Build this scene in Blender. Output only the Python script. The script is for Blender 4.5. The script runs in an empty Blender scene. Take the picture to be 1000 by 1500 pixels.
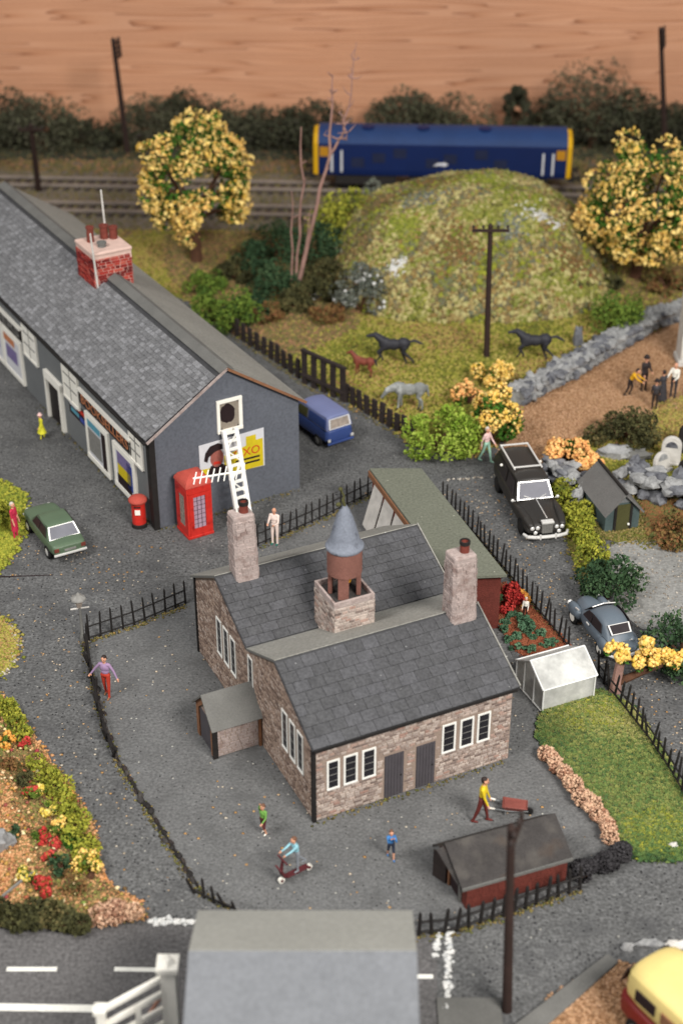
import bpy, bmesh, math, random
import numpy as np
from mathutils import Vector, Matrix, Euler

R = math.radians
random.seed(11)
rng = np.random.default_rng(11)
scene = bpy.context.scene
COL = scene.collection

# ------------------------------------------------------------------ camera, light, exposure
cam_d = bpy.data.cameras.new('camera')
cam = bpy.data.objects.new('camera', cam_d)
COL.objects.link(cam)
scene.camera = cam
cam.location = (0, 0, 32)
cam.rotation_euler = (R(90 - 31), 0, 0)
cam_d.sensor_fit = 'VERTICAL'
cam_d.sensor_height = 36.0
cam_d.lens = 36.0 * 2225 / 1500
cam_d.clip_end = 500
cam_d.dof.use_dof = True
cam_d.dof.focus_distance = 53.5
cam_d.dof.aperture_fstop = 0.155

world = bpy.data.worlds.new('World')
scene.world = world
world.use_nodes = True
bg = world.node_tree.nodes['Background']
bg.inputs[0].default_value = (0.95, 0.98, 1.0, 1)
bg.inputs[1].default_value = 0.36

def area(name, loc, target, size, watts, col):
    d = bpy.data.lights.new(name, 'AREA')
    d.shape = 'RECTANGLE'; d.size = size[0]; d.size_y = size[1]
    d.energy = watts; d.color = col
    o = bpy.data.objects.new(name, d); COL.objects.link(o)
    o.location = loc
    o.rotation_euler = (Vector(target) - Vector(loc)).to_track_quat('-Z', 'Y').to_euler()
    return o
# ceiling light bank of the exhibition hall, plus a fill on the left
area('hall_lamp', (40, -22, 66), (0, 62, 0), (34, 18), 121000, (1.0, 0.965, 0.91))
area('fill_lamp', (-48, 8, 78), (0, 62, 0), (30, 18), 60000, (1.0, 0.975, 0.94))  # added fill that brightens the left-facing walls

scene.view_settings.view_transform = 'Standard'
scene.view_settings.look = 'None'
scene.view_settings.exposure = 0.0
scene.view_settings.gamma = 1.0
scene.render.engine = 'CYCLES'

# ------------------------------------------------------------------ materials
def lin(c):
    return tuple((v / 12.92 if v <= 0.04045 else ((v + 0.055) / 1.055) ** 2.4) for v in [x / 255 for x in c])

class NT:
    def __init__(s, name):
        s.m = bpy.data.materials.new(name); s.m.use_nodes = True
        s.t = s.m.node_tree; s.b = s.t.nodes['Principled BSDF']
    def n(s, typ, **kw):
        nd = s.t.nodes.new(typ)
        for k, v in kw.items():
            if k.startswith('i_'):
                key = k[2:]
                nd.inputs[int(key) if key.isdigit() else key].default_value = v
            else: setattr(nd, k, v)
        return nd
    def l(s, a, b): s.t.links.new(a, b)

def noise_mul(nt, pos, base, terms):
    """base: colour socket or tuple; terms: (scale, amount, detail)"""
    tot = None
    for sc, am, det in terms:
        nz = nt.n('ShaderNodeTexNoise', i_Scale=sc, i_Detail=det)
        nt.l(pos, nz.inputs['Vector'])
        mr = nt.n('ShaderNodeMapRange', i_1=0.25, i_2=0.75, i_3=1 - am, i_4=1 + am)
        nt.l(nz.outputs['Fac'], mr.inputs[0])
        if tot is None: tot = mr.outputs[0]
        else:
            mm = nt.n('ShaderNodeMath', operation='MULTIPLY'); nt.l(tot, mm.inputs[0]); nt.l(mr.outputs[0], mm.inputs[1]); tot = mm.outputs[0]
    sc = nt.n('ShaderNodeVectorMath', operation='SCALE')
    if isinstance(base, tuple): sc.inputs[0].default_value = base[:3]
    else: nt.l(base, sc.inputs[0])
    nt.l(tot, sc.inputs[3])
    return sc.outputs[0]

def mat(name, col, rough=0.8, terms=((1.2, .12, 3), (30, .12, 2)), bump=0.0, bscale=30, metal=0, spec=0.3, speck=None, stain=None, tint=None, coat=0):
    nt = NT(name)
    geo = nt.n('ShaderNodeNewGeometry'); pos = geo.outputs['Position']
    base = tuple(col)
    if tint is not None:                       # per-piece colour spread carried by the 'tint' attribute
        at = nt.n('ShaderNodeAttribute', attribute_name='tint')
        cr = nt.n('ShaderNodeValToRGB'); el = cr.color_ramp.elements
        while len(el) > 1: el.remove(el[-1])
        for i, c in enumerate(tint):
            e = el[0] if i == 0 else el.new(i / (len(tint) - 1))
            e.position = i / (len(tint) - 1); e.color = tuple(c) + (1,)
        nt.l(at.outputs['Fac'], cr.inputs[0]); base = cr.outputs[0]
    c = noise_mul(nt, pos, base, terms)
    if stain:                                  # (colour, scale, threshold)
        for scol, ssc, th, soft in stain:
            nz = nt.n('ShaderNodeTexNoise', i_Scale=ssc, i_Detail=5.0); nt.l(pos, nz.inputs['Vector'])
            mr = nt.n('ShaderNodeMapRange', i_1=th, i_2=th + soft, i_3=0.0, i_4=1.0); nt.l(nz.outputs['Fac'], mr.inputs[0])
            mx = nt.n('ShaderNodeMix', data_type='RGBA'); nt.l(mr.outputs[0], mx.inputs[0]); nt.l(c, mx.inputs[6]); mx.inputs[7].default_value = tuple(scol) + (1,)
            c = mx.outputs[2]
    if speck:                                  # [(colour, voronoi scale, share, radius)]
        for scol, ssc, share, rad in speck:
            vo = nt.n('ShaderNodeTexVoronoi', i_Scale=ssc); nt.l(pos, vo.inputs['Vector'])
            sx = nt.n('ShaderNodeSeparateColor'); nt.l(vo.outputs['Color'], sx.inputs[0])
            a = nt.n('ShaderNodeMath', operation='LESS_THAN', i_1=share); nt.l(sx.outputs[0], a.inputs[0])
            b = nt.n('ShaderNodeMath', operation='LESS_THAN', i_1=rad); nt.l(vo.outputs['Distance'], b.inputs[0])
            m = nt.n('ShaderNodeMath', operation='MULTIPLY'); nt.l(a.outputs[0], m.inputs[0]); nt.l(b.outputs[0], m.inputs[1])
            mx = nt.n('ShaderNodeMix', data_type='RGBA'); nt.l(m.outputs[0], mx.inputs[0]); nt.l(c, mx.inputs[6]); mx.inputs[7].default_value = tuple(scol) + (1,)
            c = mx.outputs[2]
    nt.l(c, nt.b.inputs['Base Color'])
    nt.b.inputs['Roughness'].default_value = rough
    nt.b.inputs['Metallic'].default_value = metal
    nt.b.inputs['Specular IOR Level'].default_value = spec
    if coat: nt.b.inputs['Coat Weight'].default_value = coat
    if bump:
        nz = nt.n('ShaderNodeTexNoise', i_Scale=bscale, i_Detail=4.0); nt.l(pos, nz.inputs['Vector'])
        bp = nt.n('ShaderNodeBump', i_Strength=min(1, bump), i_Distance=0.05); nt.l(nz.outputs['Fac'], bp.inputs['Height'])
        nt.l(bp.outputs[0], nt.b.inputs['Normal'])
    return nt.m

def L(r, g, b, k=1.0):
    return tuple(v * k for v in lin((r, g, b)))

MT = {}
MT['tarmac'] = mat('tarmac_paper', L(93, 93, 93), .95, ((.12, .10, 3), (.8, .14, 4), (5, .22, 3), (10, .42, 2)), 1.0, 9, spec=.15,
    speck=[(L(160, 158, 150), 7, .05, .2), (L(40, 40, 42), 9, .16, .3), (L(150, 120, 90), 3, .03, .14)], stain=[(L(76, 76, 77), .9, .52, .25)])
MT['yard'] = mat('yard_paper', L(100, 100, 100), .95, ((.15, .08, 3), (.9, .12, 4), (5, .12, 3), (11, .3, 2)), .8, 10, spec=.15,
    speck=[(L(170, 168, 160), 6, .045, .18), (L(60, 60, 60), 8, .08, .25), (L(150, 118, 80), 2.5, .03, .12)], stain=[(L(84, 84, 84), .8, .54, .25)])
MT['road'] = mat('road_paper', L(94, 92, 92), .93, ((.3, .1, 3), (5, .14, 3), (10, .3, 2)), .6, 10, spec=.15)
MT['concrete'] = mat('pale_concrete', L(138, 137, 134), .93, ((.5, .14, 4), (5, .16, 3), (10, .2, 2)), .6, 12, spec=.15, stain=[(L(115, 114, 112), 1.6, .58, .1)], speck=[(L(70, 68, 64), 5, .06, .2)])
MT['earth'] = mat('brown_earth', L(158, 122, 92), .98, ((.6, .14, 4), (8, .2, 3), (22, .22, 2)), .8, 14, spec=.1)
MT['soil'] = mat('garden_soil', L(120, 66, 42), .98, ((1, .25, 4), (10, .3, 3)), .9, 12, spec=.1)
MT['tansoil'] = mat('tan_scatter', L(190, 132, 84), .98, ((.8, .15, 4), (9, .22, 3)), .8, 12, spec=.1)
MT['turf'] = mat('turf', L(112, 112, 52), .98, ((.35, .25, 4), (5, .22, 3)), .6, 8, spec=.1, stain=[(L(122, 96, 60), .35, .55, .15)])
MT['lawnbase'] = mat('lawn_base', L(92, 112, 52), .98, ((.8, .2, 4), (9, .2, 3)), .5, 12, spec=.1)
MT['ballast'] = mat('ballast', L(112, 104, 94), .97, ((.4, .12, 3), (6, .25, 3), (20, .2, 2)), .8, 9, spec=.1)
MT['black'] = mat('black_paint', L(34, 31, 30), .7, ((4, .2, 2),), .1, 20)
MT['darkwood'] = mat('creosoted_wood', L(50, 42, 40), .85, ((3, .25, 3), (20, .2, 2)), .4, 16)
MT['polewood'] = mat('pole_brown', L(48, 34, 30), .75, ((2, .2, 3),), .2, 14)
MT['white'] = mat('white_paint', L(234, 232, 226), .6, ((2, .04, 2), (14, .05, 2)), .15, 12, spec=.35)
MT['cream'] = mat('cream_paint', L(240, 236, 226), .55, ((2, .04, 2),), .1, 12)
MT['greywall'] = mat('slate_blue_card', L(97, 100, 108), .92, ((.6, .08, 3), (9, .16, 2)), .3, 40, spec=.15, speck=[(L(165, 165, 168), 2.6, .1, .06)])
MT['greyfront'] = mat('grey_card', L(114, 116, 117), .92, ((.6, .08, 3), (18, .1, 2)), .3, 40, spec=.15, speck=[(L(150, 150, 150), 2.6, .06, .06)])
MT['slate'] = mat('roof_slate', L(112, 112, 116), .9, ((10, .3, 3),), .6, 12, spec=.2, tint=[L(102, 102, 104), L(110, 110, 112), L(116, 116, 118), L(134, 134, 137)])
MT['slate_dark'] = mat('school_slate', L(88, 88, 92), .9, ((2, .1, 3), (11, .26, 2)), .7, 11, spec=.18, tint=[L(74, 74, 76), L(78, 78, 80), L(83, 83, 86)], speck=[(L(130, 130, 130), 5, .05, .12)])
MT['roofcard'] = mat('pale_roof_card', L(140, 138, 132), .95, ((.5, .08, 3), (10, .2, 2)), .4, 26, spec=.12, speck=[(L(185, 184, 180), 6, .05, .15)])
MT['ridgecard'] = mat('ridge_card', L(106, 105, 102), .95, ((1.2, .12, 3), (22, .12, 2)), .4, 26, spec=.12)
MT['slatejoint'] = mat('slate_joint', L(64, 64, 66), .95, ((3, .2, 3),))
MT['sage'] = mat('sage_felt', L(108, 110, 98), .95, ((.6, .07, 3), (10, .2, 2)), .4, 26, spec=.12, speck=[(L(165, 165, 150), 5, .05, .14), (L(70, 70, 62), 6, .05, .14)])
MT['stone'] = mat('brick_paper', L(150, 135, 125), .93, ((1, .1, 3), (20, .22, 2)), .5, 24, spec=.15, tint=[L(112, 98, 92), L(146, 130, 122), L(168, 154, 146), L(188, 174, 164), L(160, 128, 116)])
MT['stone_shade'] = mat('brick_paper_shaded', L(130, 108, 94), .93, ((1, .1, 3), (20, .22, 2)), .5, 24, spec=.15, tint=[L(104, 88, 80), L(136, 116, 104), L(154, 134, 120), L(170, 154, 144)])  # darker copy of the brick paper: gable shade put into the colour
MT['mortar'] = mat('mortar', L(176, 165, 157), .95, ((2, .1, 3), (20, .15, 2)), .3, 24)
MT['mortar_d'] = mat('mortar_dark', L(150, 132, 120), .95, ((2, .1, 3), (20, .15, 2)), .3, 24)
MT['chimstone'] = mat('pinkish_plaster', L(166, 151, 146), .92, ((2.2, .12, 3), (14, .14, 3)), .7, 10, spec=.15, stain=[(L(134, 114, 108), 3, .52, .2)])
MT['redbrick'] = mat('red_brick', L(140, 44, 38), .9, ((3, .25, 3), (20, .2, 2)), .5, 20, tint=[L(92, 26, 26), L(130, 38, 34), L(158, 52, 44), L(176, 84, 70)])
MT['rendercap'] = mat('pink_render', L(206, 176, 164), .92, ((3, .1, 3),), .5, 12)
MT['redshed'] = mat('red_shed_brick', L(98, 46, 38), .93, ((2, .2, 3), (18, .2, 2)), .4, 20)
MT['darkroof'] = mat('dark_felt', L(62, 59, 58), .93, ((1.2, .2, 4), (18, .18, 2)), .7, 12, spec=.15, stain=[(L(86, 82, 78), 1.6, .5, .3), (L(78, 64, 54), 1.1, .55, .3)])
MT['glass'] = mat('dark_glass', L(34, 33, 38), .25, ((3, .2, 2),), spec=.5)
MT['carglass'] = mat('car_glass', L(112, 112, 120), .5, ((3, .1, 2),), spec=.2)
MT['carglass_d'] = mat('car_glass_dark', L(46, 40, 42), .4, ((3, .15, 2),), spec=.25)
MT['chrome'] = mat('chrome', L(232, 230, 226), .32, ((5, .05, 2),), metal=.35, spec=.6)
MT['tyre'] = mat('tyre', L(26, 25, 25), .85, ((6, .1, 2),))
MT['red'] = mat('gloss_red', L(196, 44, 34), .42, ((2, .12, 3), (10, .1, 2)), .12, 14, spec=.5, stain=[(L(150, 26, 20), 2.5, .58, .1)])
MT['redtop'] = mat('dull_red', L(176, 74, 62), .75, ((2, .1, 3), (14, .1, 2)), .3, 14)  # paler, rougher red for the box roof and cap
MT['lilac'] = mat('lilac_panes', L(168, 142, 158), .4, ((6, .12, 2),))
MT['greypl'] = mat('warm_grey', L(150, 138, 128), .7, ((6, .3, 3),))
MT['blkpanel'] = mat('signboard_black', L(34, 28, 27), .6, ((4, .1, 2),))
MT['orange'] = mat('sign_orange', L(190, 122, 84), .7, ((8, .18, 2),))
MT['signgrey'] = mat('sign_grey', L(130, 128, 124), .7, ((8, .18, 2),))
MT['paper'] = mat('poster_paper', L(206, 206, 210), .8, ((4, .05, 2),))
MT['pyellow'] = mat('poster_yellow', L(206, 184, 30), .8, ((6, .08, 2),))
MT['pred'] = mat('poster_red', L(196, 50, 34), .8, ((6, .08, 2),))
MT['pblack'] = mat('poster_black', L(36, 22, 24), .8, ((6, .1, 2),))
MT['pskin'] = mat('poster_skin', L(150, 88, 78), .8, ((10, .2, 2),))
MT['pblue'] = mat('poster_blue', L(58, 78, 160), .6, ((8, .25, 2),))
MT['pviolet'] = mat('poster_violet', L(120, 108, 150), .6, ((8, .25, 2),))
MT['pteal'] = mat('poster_teal', L(88, 150, 170), .6, ((8, .2, 2),))
MT['belfry'] = mat('belfry_brown', L(124, 84, 74), .85, ((3, .12, 3), (18, .12, 2)), .3, 18)
MT['belfry_roof'] = mat('belfry_lead', L(116, 121, 132), .75, ((2.5, .12, 3), (14, .14, 2)), .4, 14, stain=[(L(84, 86, 96), 3, .6, .1)])
MT['gold'] = mat('bell_brass', L(196, 140, 40), .45, ((8, .2, 2),), metal=.4)
MT['oak'] = mat('orange_wood', L(132, 92, 66), .8, ((3, .15, 3), (20, .15, 2)), .3, 18)
MT['door'] = mat('grey_door', L(76, 72, 76), .8, ((3, .1, 2),), .2, 14)
MT['terracotta'] = mat('terracotta', L(112, 54, 44), .8, ((6, .2, 2),))
MT['rail'] = mat('rail_steel', L(150, 138, 128), .5, ((3, .1, 2),), metal=.3)
MT['sleeper'] = mat('sleeper', L(72, 64, 58), .9, ((3, .2, 2),))
MT['rock'] = mat('limestone', L(146, 146, 146), .93, ((1.2, .25, 4), (9, .2, 3)), .8, 9, spec=.15, stain=[(L(172, 172, 170), 1.7, .5, .3), (L(104, 104, 106), 2.6, .55, .2)])
MT['rockdark'] = mat('dark_rock', L(104, 105, 110), .93, ((1.2, .3, 4), (9, .22, 3)), .8, 9, spec=.15, stain=[(L(150, 151, 154), 1.9, .52, .3), (L(58, 58, 64), 2.4, .52, .2)])
MT['bark'] = mat('bark', L(86, 58, 42), .92, ((4, .25, 3),), .7, 14)
MT['barkgrey'] = mat('bare_bark', L(152, 118, 108), .9, ((2, .2, 3),), .5, 14)
MT['whitestone'] = mat('white_stone', L(196, 192, 186), .9, ((3, .15, 3),), .5, 12)
MT['linepaint'] = mat('road_paint', L(226, 224, 216), .85, ((3, .1, 3), (14, .12, 2)), .3, 14)
MT['greenhouse'] = None
MT['foreroof'] = mat('foreground_roof_card', L(112, 114, 118), .8, ((.35, .06, 3), (3, .07, 3), (8, .1, 2)), .1, 20, spec=.25)
MT['foreroof_lit'] = mat('foreground_roof_lit', L(140, 139, 133), .85, ((.5, .06, 3), (8, .1, 2)), .1, 20)  # paler copy of the roof card: light on the rear slope painted in
MT['gatebrown'] = mat('gate_weathering', L(158, 112, 92), .85, ((3, .2, 3),))

# wooden backboard with printed grain: bands of slightly different brown
def board_mat():
    nt = NT('backdrop_brown')
    geo = nt.n('ShaderNodeNewGeometry')
    mp = nt.n('ShaderNodeMapping'); mp.inputs['Scale'].default_value = (.045, 1, 1.0); nt.l(geo.outputs['Position'], mp.inputs[0])
    w1 = nt.n('ShaderNodeTexNoise', i_Scale=.75, i_Detail=2.0); nt.l(mp.outputs[0], w1.inputs['Vector'])
    ad = nt.n('ShaderNodeVectorMath', operation='SCALE'); nt.l(w1.outputs['Color'], ad.inputs[0]); ad.inputs[3].default_value = 4.2
    sm = nt.n('ShaderNodeVectorMath', operation='ADD'); nt.l(mp.outputs[0], sm.inputs[0]); nt.l(ad.outputs[0], sm.inputs[1])
    wv = nt.n('ShaderNodeTexWave', wave_type='BANDS', bands_direction='Z', wave_profile='SAW', i_Scale=1.05, i_Distortion=3.0, i_Detail=3.0)
    wv.inputs['Detail Scale'].default_value = .8
    nt.l(sm.outputs[0], wv.inputs['Vector'])
    cr = nt.n('ShaderNodeValToRGB'); el = cr.color_ramp.elements
    el[0].position = 0; el[0].color = L(202, 150, 118) + (1,)
    el[1].position = 1; el[1].color = L(132, 82, 54) + (1,)
    e = el.new(.6); e.color = L(196, 142, 108) + (1,)
    e = el.new(.88); e.color = L(182, 126, 92) + (1,)
    nt.l(wv.outputs['Fac'], cr.inputs[0])
    c = noise_mul(nt, geo.outputs['Position'], cr.outputs[0], ((.09, .12, 3), (6, .05, 2)))
    nt.l(c, nt.b.inputs['Base Color']); nt.b.inputs['Roughness'].default_value = .75
    return nt.m
MT['board'] = board_mat()

def gh_mat():
    nt = NT('milky_plastic')
    geo = nt.n('ShaderNodeNewGeometry')
    c = noise_mul(nt, geo.outputs['Position'], L(220, 220, 216), ((1.4, .16, 4), (7, .14, 3)))
    nt.l(c, nt.b.inputs['Base Color'])
    nt.b.inputs['Roughness'].default_value = .4
    nz = nt.n('ShaderNodeTexNoise', i_Scale=1.5, i_Detail=4.0); nt.l(geo.outputs['Position'], nz.inputs['Vector'])
    mr = nt.n('ShaderNodeMapRange', i_1=.35, i_2=.65, i_3=.7, i_4=.38); nt.l(nz.outputs['Fac'], mr.inputs[0])
    nt.l(mr.outputs[0], nt.b.inputs['Alpha'])
    return nt.m
MT['greenhouse'] = gh_mat()
MT['ghframe'] = mat('milky_frame', L(232, 232, 230), .4, ((2, .06, 2),), spec=.5)

# flock / foliage palettes (each piece picks its own colour)
def flock(name, cols, rough=.95):
    MT[name] = mat(name, (.1, .1, .1), rough, ((14, .12, 2),), spec=.12, tint=[L(*c) for c in cols])
flock('f_field', [(84, 88, 46), (116, 120, 50), (142, 138, 58), (164, 150, 84), (150, 116, 76), (104, 110, 58)])
flock('f_rough', [(80, 70, 48), (112, 90, 62), (100, 100, 58), (150, 112, 84), (76, 82, 50), (124, 114, 72)])
flock('f_hill', [(70, 68, 42), (142, 140, 70), (106, 114, 46), (180, 170, 118), (134, 110, 66), (100, 102, 84), (144, 146, 54), (84, 90, 40), (168, 158, 100)])
flock('f_lawn', [(46, 74, 50), (72, 98, 56), (98, 118, 64), (134, 136, 76), (168, 158, 104), (66, 92, 72)])
flock('f_earth', [(116, 84, 56), (150, 114, 84), (172, 138, 106), (188, 150, 120), (130, 106, 62)])
flock('f_tan', [(150, 104, 66), (190, 138, 96), (206, 160, 116), (176, 120, 82), (130, 118, 74), (120, 84, 60)])
flock('f_verge', [(74, 66, 44), (112, 96, 56), (140, 124, 80), (96, 100, 48), (60, 52, 40)])
flock('f_dark', [(44, 44, 40), (62, 60, 50), (74, 76, 58), (54, 56, 44), (86, 84, 64)])
flock('f_hedgerow', [(58, 56, 48), (78, 76, 62), (94, 94, 74), (70, 72, 54), (84, 78, 62)])
flock('f_olive', [(44, 44, 32), (66, 66, 42), (88, 86, 54), (104, 92, 60)])
flock('f_dgreen', [(36, 54, 38), (50, 72, 48), (64, 86, 58), (80, 98, 66)])
flock('f_mid', [(60, 84, 36), (84, 108, 44), (110, 128, 52), (70, 98, 40)])
flock('f_lime', [(84, 110, 36), (120, 146, 48), (152, 170, 72), (176, 188, 100)])
flock('f_ygreen', [(92, 104, 40), (130, 136, 50), (164, 160, 62), (120, 128, 48), (70, 84, 36)])
flock('f_blossom', [(200, 160, 70), (228, 192, 104), (240, 212, 134), (234, 184, 104), (216, 182, 80)])
flock('f_blossom_o', [(206, 140, 84), (232, 172, 108), (240, 196, 128), (220, 160, 92)])
flock('f_leaf', [(44, 78, 30), (62, 100, 36), (84, 120, 44)])
flock('f_redleaf', [(140, 40, 40), (176, 56, 52), (198, 84, 74)])
flock('f_orange', [(186, 118, 48), (214, 150, 70), (226, 176, 96)])
flock('f_yellow', [(196, 168, 60), (214, 188, 86), (222, 202, 130)])
flock('f_pinkbrown', [(104, 70, 56), (150, 108, 86), (196, 158, 132), (214, 180, 150), (120, 84, 66)])
flock('f_blackveg', [(38, 36, 38), (54, 52, 54), (74, 72, 74)])
flock('f_cabbage', [(56, 88, 66), (76, 108, 82), (104, 130, 102)])
flock('f_rust', [(92, 74, 50), (120, 98, 58), (132, 88, 60), (88, 92, 52), (106, 98, 58)])
flock('f_soil', [(86, 46, 32), (120, 66, 46), (140, 84, 60), (104, 56, 40)])
flock('f_bedmix', [(74, 82, 46), (104, 106, 60), (130, 110, 72), (96, 74, 52), (120, 122, 64), (150, 118, 84)])
flock('f_bits', [(176, 60, 52), (214, 190, 110), (226, 212, 170), (200, 140, 80), (120, 140, 70), (150, 60, 70), (210, 180, 60)])
flock('f_moss', [(96, 108, 40), (124, 132, 48), (146, 146, 66), (84, 92, 40)])
flock('f_grit', [(196, 188, 174), (160, 150, 136), (120, 110, 100), (214, 206, 194)])
flock('f_litter', [(150, 112, 70), (180, 140, 90), (196, 186, 170), (120, 96, 66)])
flock('f_grey', [(96, 100, 92), (120, 122, 110), (84, 92, 84), (140, 140, 130)])
flock('f_white', [(196, 196, 194), (216, 214, 210), (176, 178, 178)])

# ------------------------------------------------------------------ mesh helpers
class MB:
    """collects shapes, then links them as ONE mesh object"""
    def __init__(s): s.v = []; s.f = []; s.m = []; s.t = []
    def add(s, vs, fs, mi=0, tint=None):
        o = len(s.v); s.v += [tuple(p) for p in vs]; s.f += [tuple(i + o for i in f) for f in fs]; s.m += [mi] * len(fs)
        s.t += [tint if tint is not None else .5] * len(vs); return s
    def box(s, x0, x1, y0, y1, z0, z1, mi=0, tint=None, bottom=True):
        v = [(x0, y0, z0), (x1, y0, z0), (x1, y1, z0), (x0, y1, z0), (x0, y0, z1), (x1, y0, z1), (x1, y1, z1), (x0, y1, z1)]
        f = [(4, 5, 6, 7), (0, 1, 5, 4), (1, 2, 6, 5), (2, 3, 7, 6), (3, 0, 4, 7)]
        if bottom: f.append((0, 3, 2, 1))
        return s.add(v, f, mi, tint)
    def obox(s, c, ux, uy, uz, mi=0, tint=None):
        """box from centre and three half-axis vectors"""
        c, ux, uy, uz = map(Vector, (c, ux, uy, uz))
        v = [c + ux * a + uy * b + uz * d for d in (-1, 1) for a, b in ((-1, -1), (1, -1), (1, 1), (-1, 1))]
        return s.add(v, [(4, 5, 6, 7), (0, 1, 5, 4), (1, 2, 6, 5), (2, 3, 7, 6), (3, 0, 4, 7), (0, 3, 2, 1)], mi, tint)
    def tube(s, p0, p1, r0, r1=None, n=8, mi=0, cap=True, tint=None):
        r1 = r0 if r1 is None else r1
        p0, p1 = Vector(p0), Vector(p1); d = (p1 - p0)
        if d.length < 1e-6: return s
        d.normalize(); a = d.orthogonal().normalized(); b = d.cross(a)
        vs = []
        for p, r in ((p0, r0), (p1, r1)):
            for i in range(n):
                t = 2 * math.pi * i / n; vs.append(p + (a * math.cos(t) + b * math.sin(t)) * r)
        fs = [(i, (i + 1) % n, n + (i + 1) % n, n + i) for i in range(n)]
        if cap: fs += [tuple(range(n - 1, -1, -1)), tuple(range(n, 2 * n))]
        return s.add(vs, fs, mi, tint)
    def path(s, pts, rads, n=6, mi=0):
        for (p, q), (a, b) in zip(zip(pts, pts[1:]), zip(rads, rads[1:])): s.tube(p, q, a, b, n, mi)
        return s
    def lathe(s, prof, c=(0, 0, 0), n=16, mi=0, sx=1, sy=1):
        vs = []; fs = []
        for r, z in prof:
            for i in range(n):
                t = 2 * math.pi * i / n; vs.append((c[0] + r * sx * math.cos(t), c[1] + r * sy * math.sin(t), c[2] + z))
        for k in range(len(prof) - 1):
            for i in range(n): fs.append((k * n + i, k * n + (i + 1) % n, (k + 1) * n + (i + 1) % n, (k + 1) * n + i))
        fs.append(tuple(range(n - 1, -1, -1))); fs.append(tuple(range((len(prof) - 1) * n, len(prof) * n)))
        return s.add(vs, fs, mi)
    def prism(s, poly, a, b, plane='xz', mi=0):
        """polygon (2-D) pushed from a to b along the third axis"""
        n = len(poly)
        def pt(p, w):
            return {'xz': (p[0], w, p[1]), 'yz': (w, p[0], p[1]), 'xy': (p[0], p[1], w)}[plane]
        vs = [pt(p, a) for p in poly] + [pt(p, b) for p in poly]
        fs = [tuple(range(n)), tuple(range(2 * n - 1, n - 1, -1))] + [(i, n + i, n + (i + 1) % n, (i + 1) % n) for i in range(n)]
        return s.add(vs, fs, mi)
    def quad(s, a, b, c, d, mi=0, tint=None): return s.add([a, b, c, d], [(0, 1, 2, 3)], mi, tint)
    def slab(s, a, b, c, d, t, mi=0, tint=None):
        """a four-cornered plate with thickness t on its back side"""
        a, b, c, d = map(Vector, (a, b, c, d)); n = (b - a).cross(d - a).normalized() * t
        return s.add([a, b, c, d, a - n, b - n, c - n, d - n], [(0, 1, 2, 3), (7, 6, 5, 4), (0, 4, 5, 1), (1, 5, 6, 2), (2, 6, 7, 3), (3, 7, 4, 0)], mi, tint)
    def ball(s, c, r, n=8, m=6, sc=(1, 1, 1), jit=0, mi=0, tint=None):
        vs = [(c[0], c[1], c[2] - r * sc[2])]
        for k in range(1, m):
            ph = math.pi * k / m
            for i in range(n):
                t = 2 * math.pi * i / n; q = r * (1 + random.uniform(-jit, jit))
                vs.append((c[0] + q * sc[0] * math.sin(ph) * math.cos(t), c[1] + q * sc[1] * math.sin(ph) * math.sin(t), c[2] - q * sc[2] * math.cos(ph)))
        vs.append((c[0], c[1], c[2] + r * sc[2]))
        fs = [(0, 1 + (i + 1) % n, 1 + i) for i in range(n)]
        for k in range(m - 2):
            for i in range(n): fs.append((1 + k * n + i, 1 + k * n + (i + 1) % n, 1 + (k + 1) * n + (i + 1) % n, 1 + (k + 1) * n + i))
        e = len(vs) - 1; o = 1 + (m - 2) * n
        fs += [(o + i, o + (i + 1) % n, e) for i in range(n)]
        return s.add(vs, fs, mi, tint)
    def build(s, name, mats, parent=None, smooth=False, bevel=0, angle=35, fix=True, seg=2):
        me = bpy.data.meshes.new(name)
        me.from_pydata(s.v, [], s.f)
        for m in (mats if isinstance(mats, (list, tuple)) else [mats]): me.materials.append(MT[m] if isinstance(m, str) else m)
        if len(set(s.m)) > 1: me.polygons.foreach_set('material_index', s.m)
        at = me.attributes.new('tint', 'FLOAT', 'POINT'); at.data.foreach_set('value', s.t)
        if fix:
            bm = bmesh.new(); bm.from_mesh(me); bmesh.ops.recalc_face_normals(bm, faces=bm.faces); bm.to_mesh(me); bm.free()
        if smooth:
            me.polygons.foreach_set('use_smooth', [True] * len(me.polygons)); me.set_sharp_from_angle(angle=R(angle))
        me.update()
        o = bpy.data.objects.new(name, me); COL.objects.link(o)
        if parent: o.parent = parent
        if bevel:
            b = o.modifiers.new('bevel', 'BEVEL'); b.width = bevel; b.segments = seg; b.limit_method = 'ANGLE'; b.angle_limit = R(40)
        return o

def thing(name, label, cat, loc=(0, 0, 0), rz=0, group=None):
    o = bpy.data.objects.new(name, None); COL.objects.link(o)
    o.empty_display_size = .2
    if len(loc) == 2: loc = (loc[0], loc[1], 0)
    o.location = loc; o.rotation_euler = (0, 0, rz)
    return tag(o, label, cat, group)
def tag(o, label, cat, group=None):
    o['label'] = label; o['category'] = cat
    if group: o['group'] = group
    return o
def struct(o): o['kind'] = 'structure'; return o
def stuff(o, label=None, cat=None):
    o['kind'] = 'stuff'
    if label: o['label'] = label
    if cat: o['category'] = cat
    return o
def copy_part(src, parent, loc=None, rot=None, scale=None):
    o = src.copy(); COL.objects.link(o); o.parent = parent
    if loc is not None: o.location = loc
    if rot is not None: o.rotation_euler = rot
    if scale is not None: o.scale = scale
    return o

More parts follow.
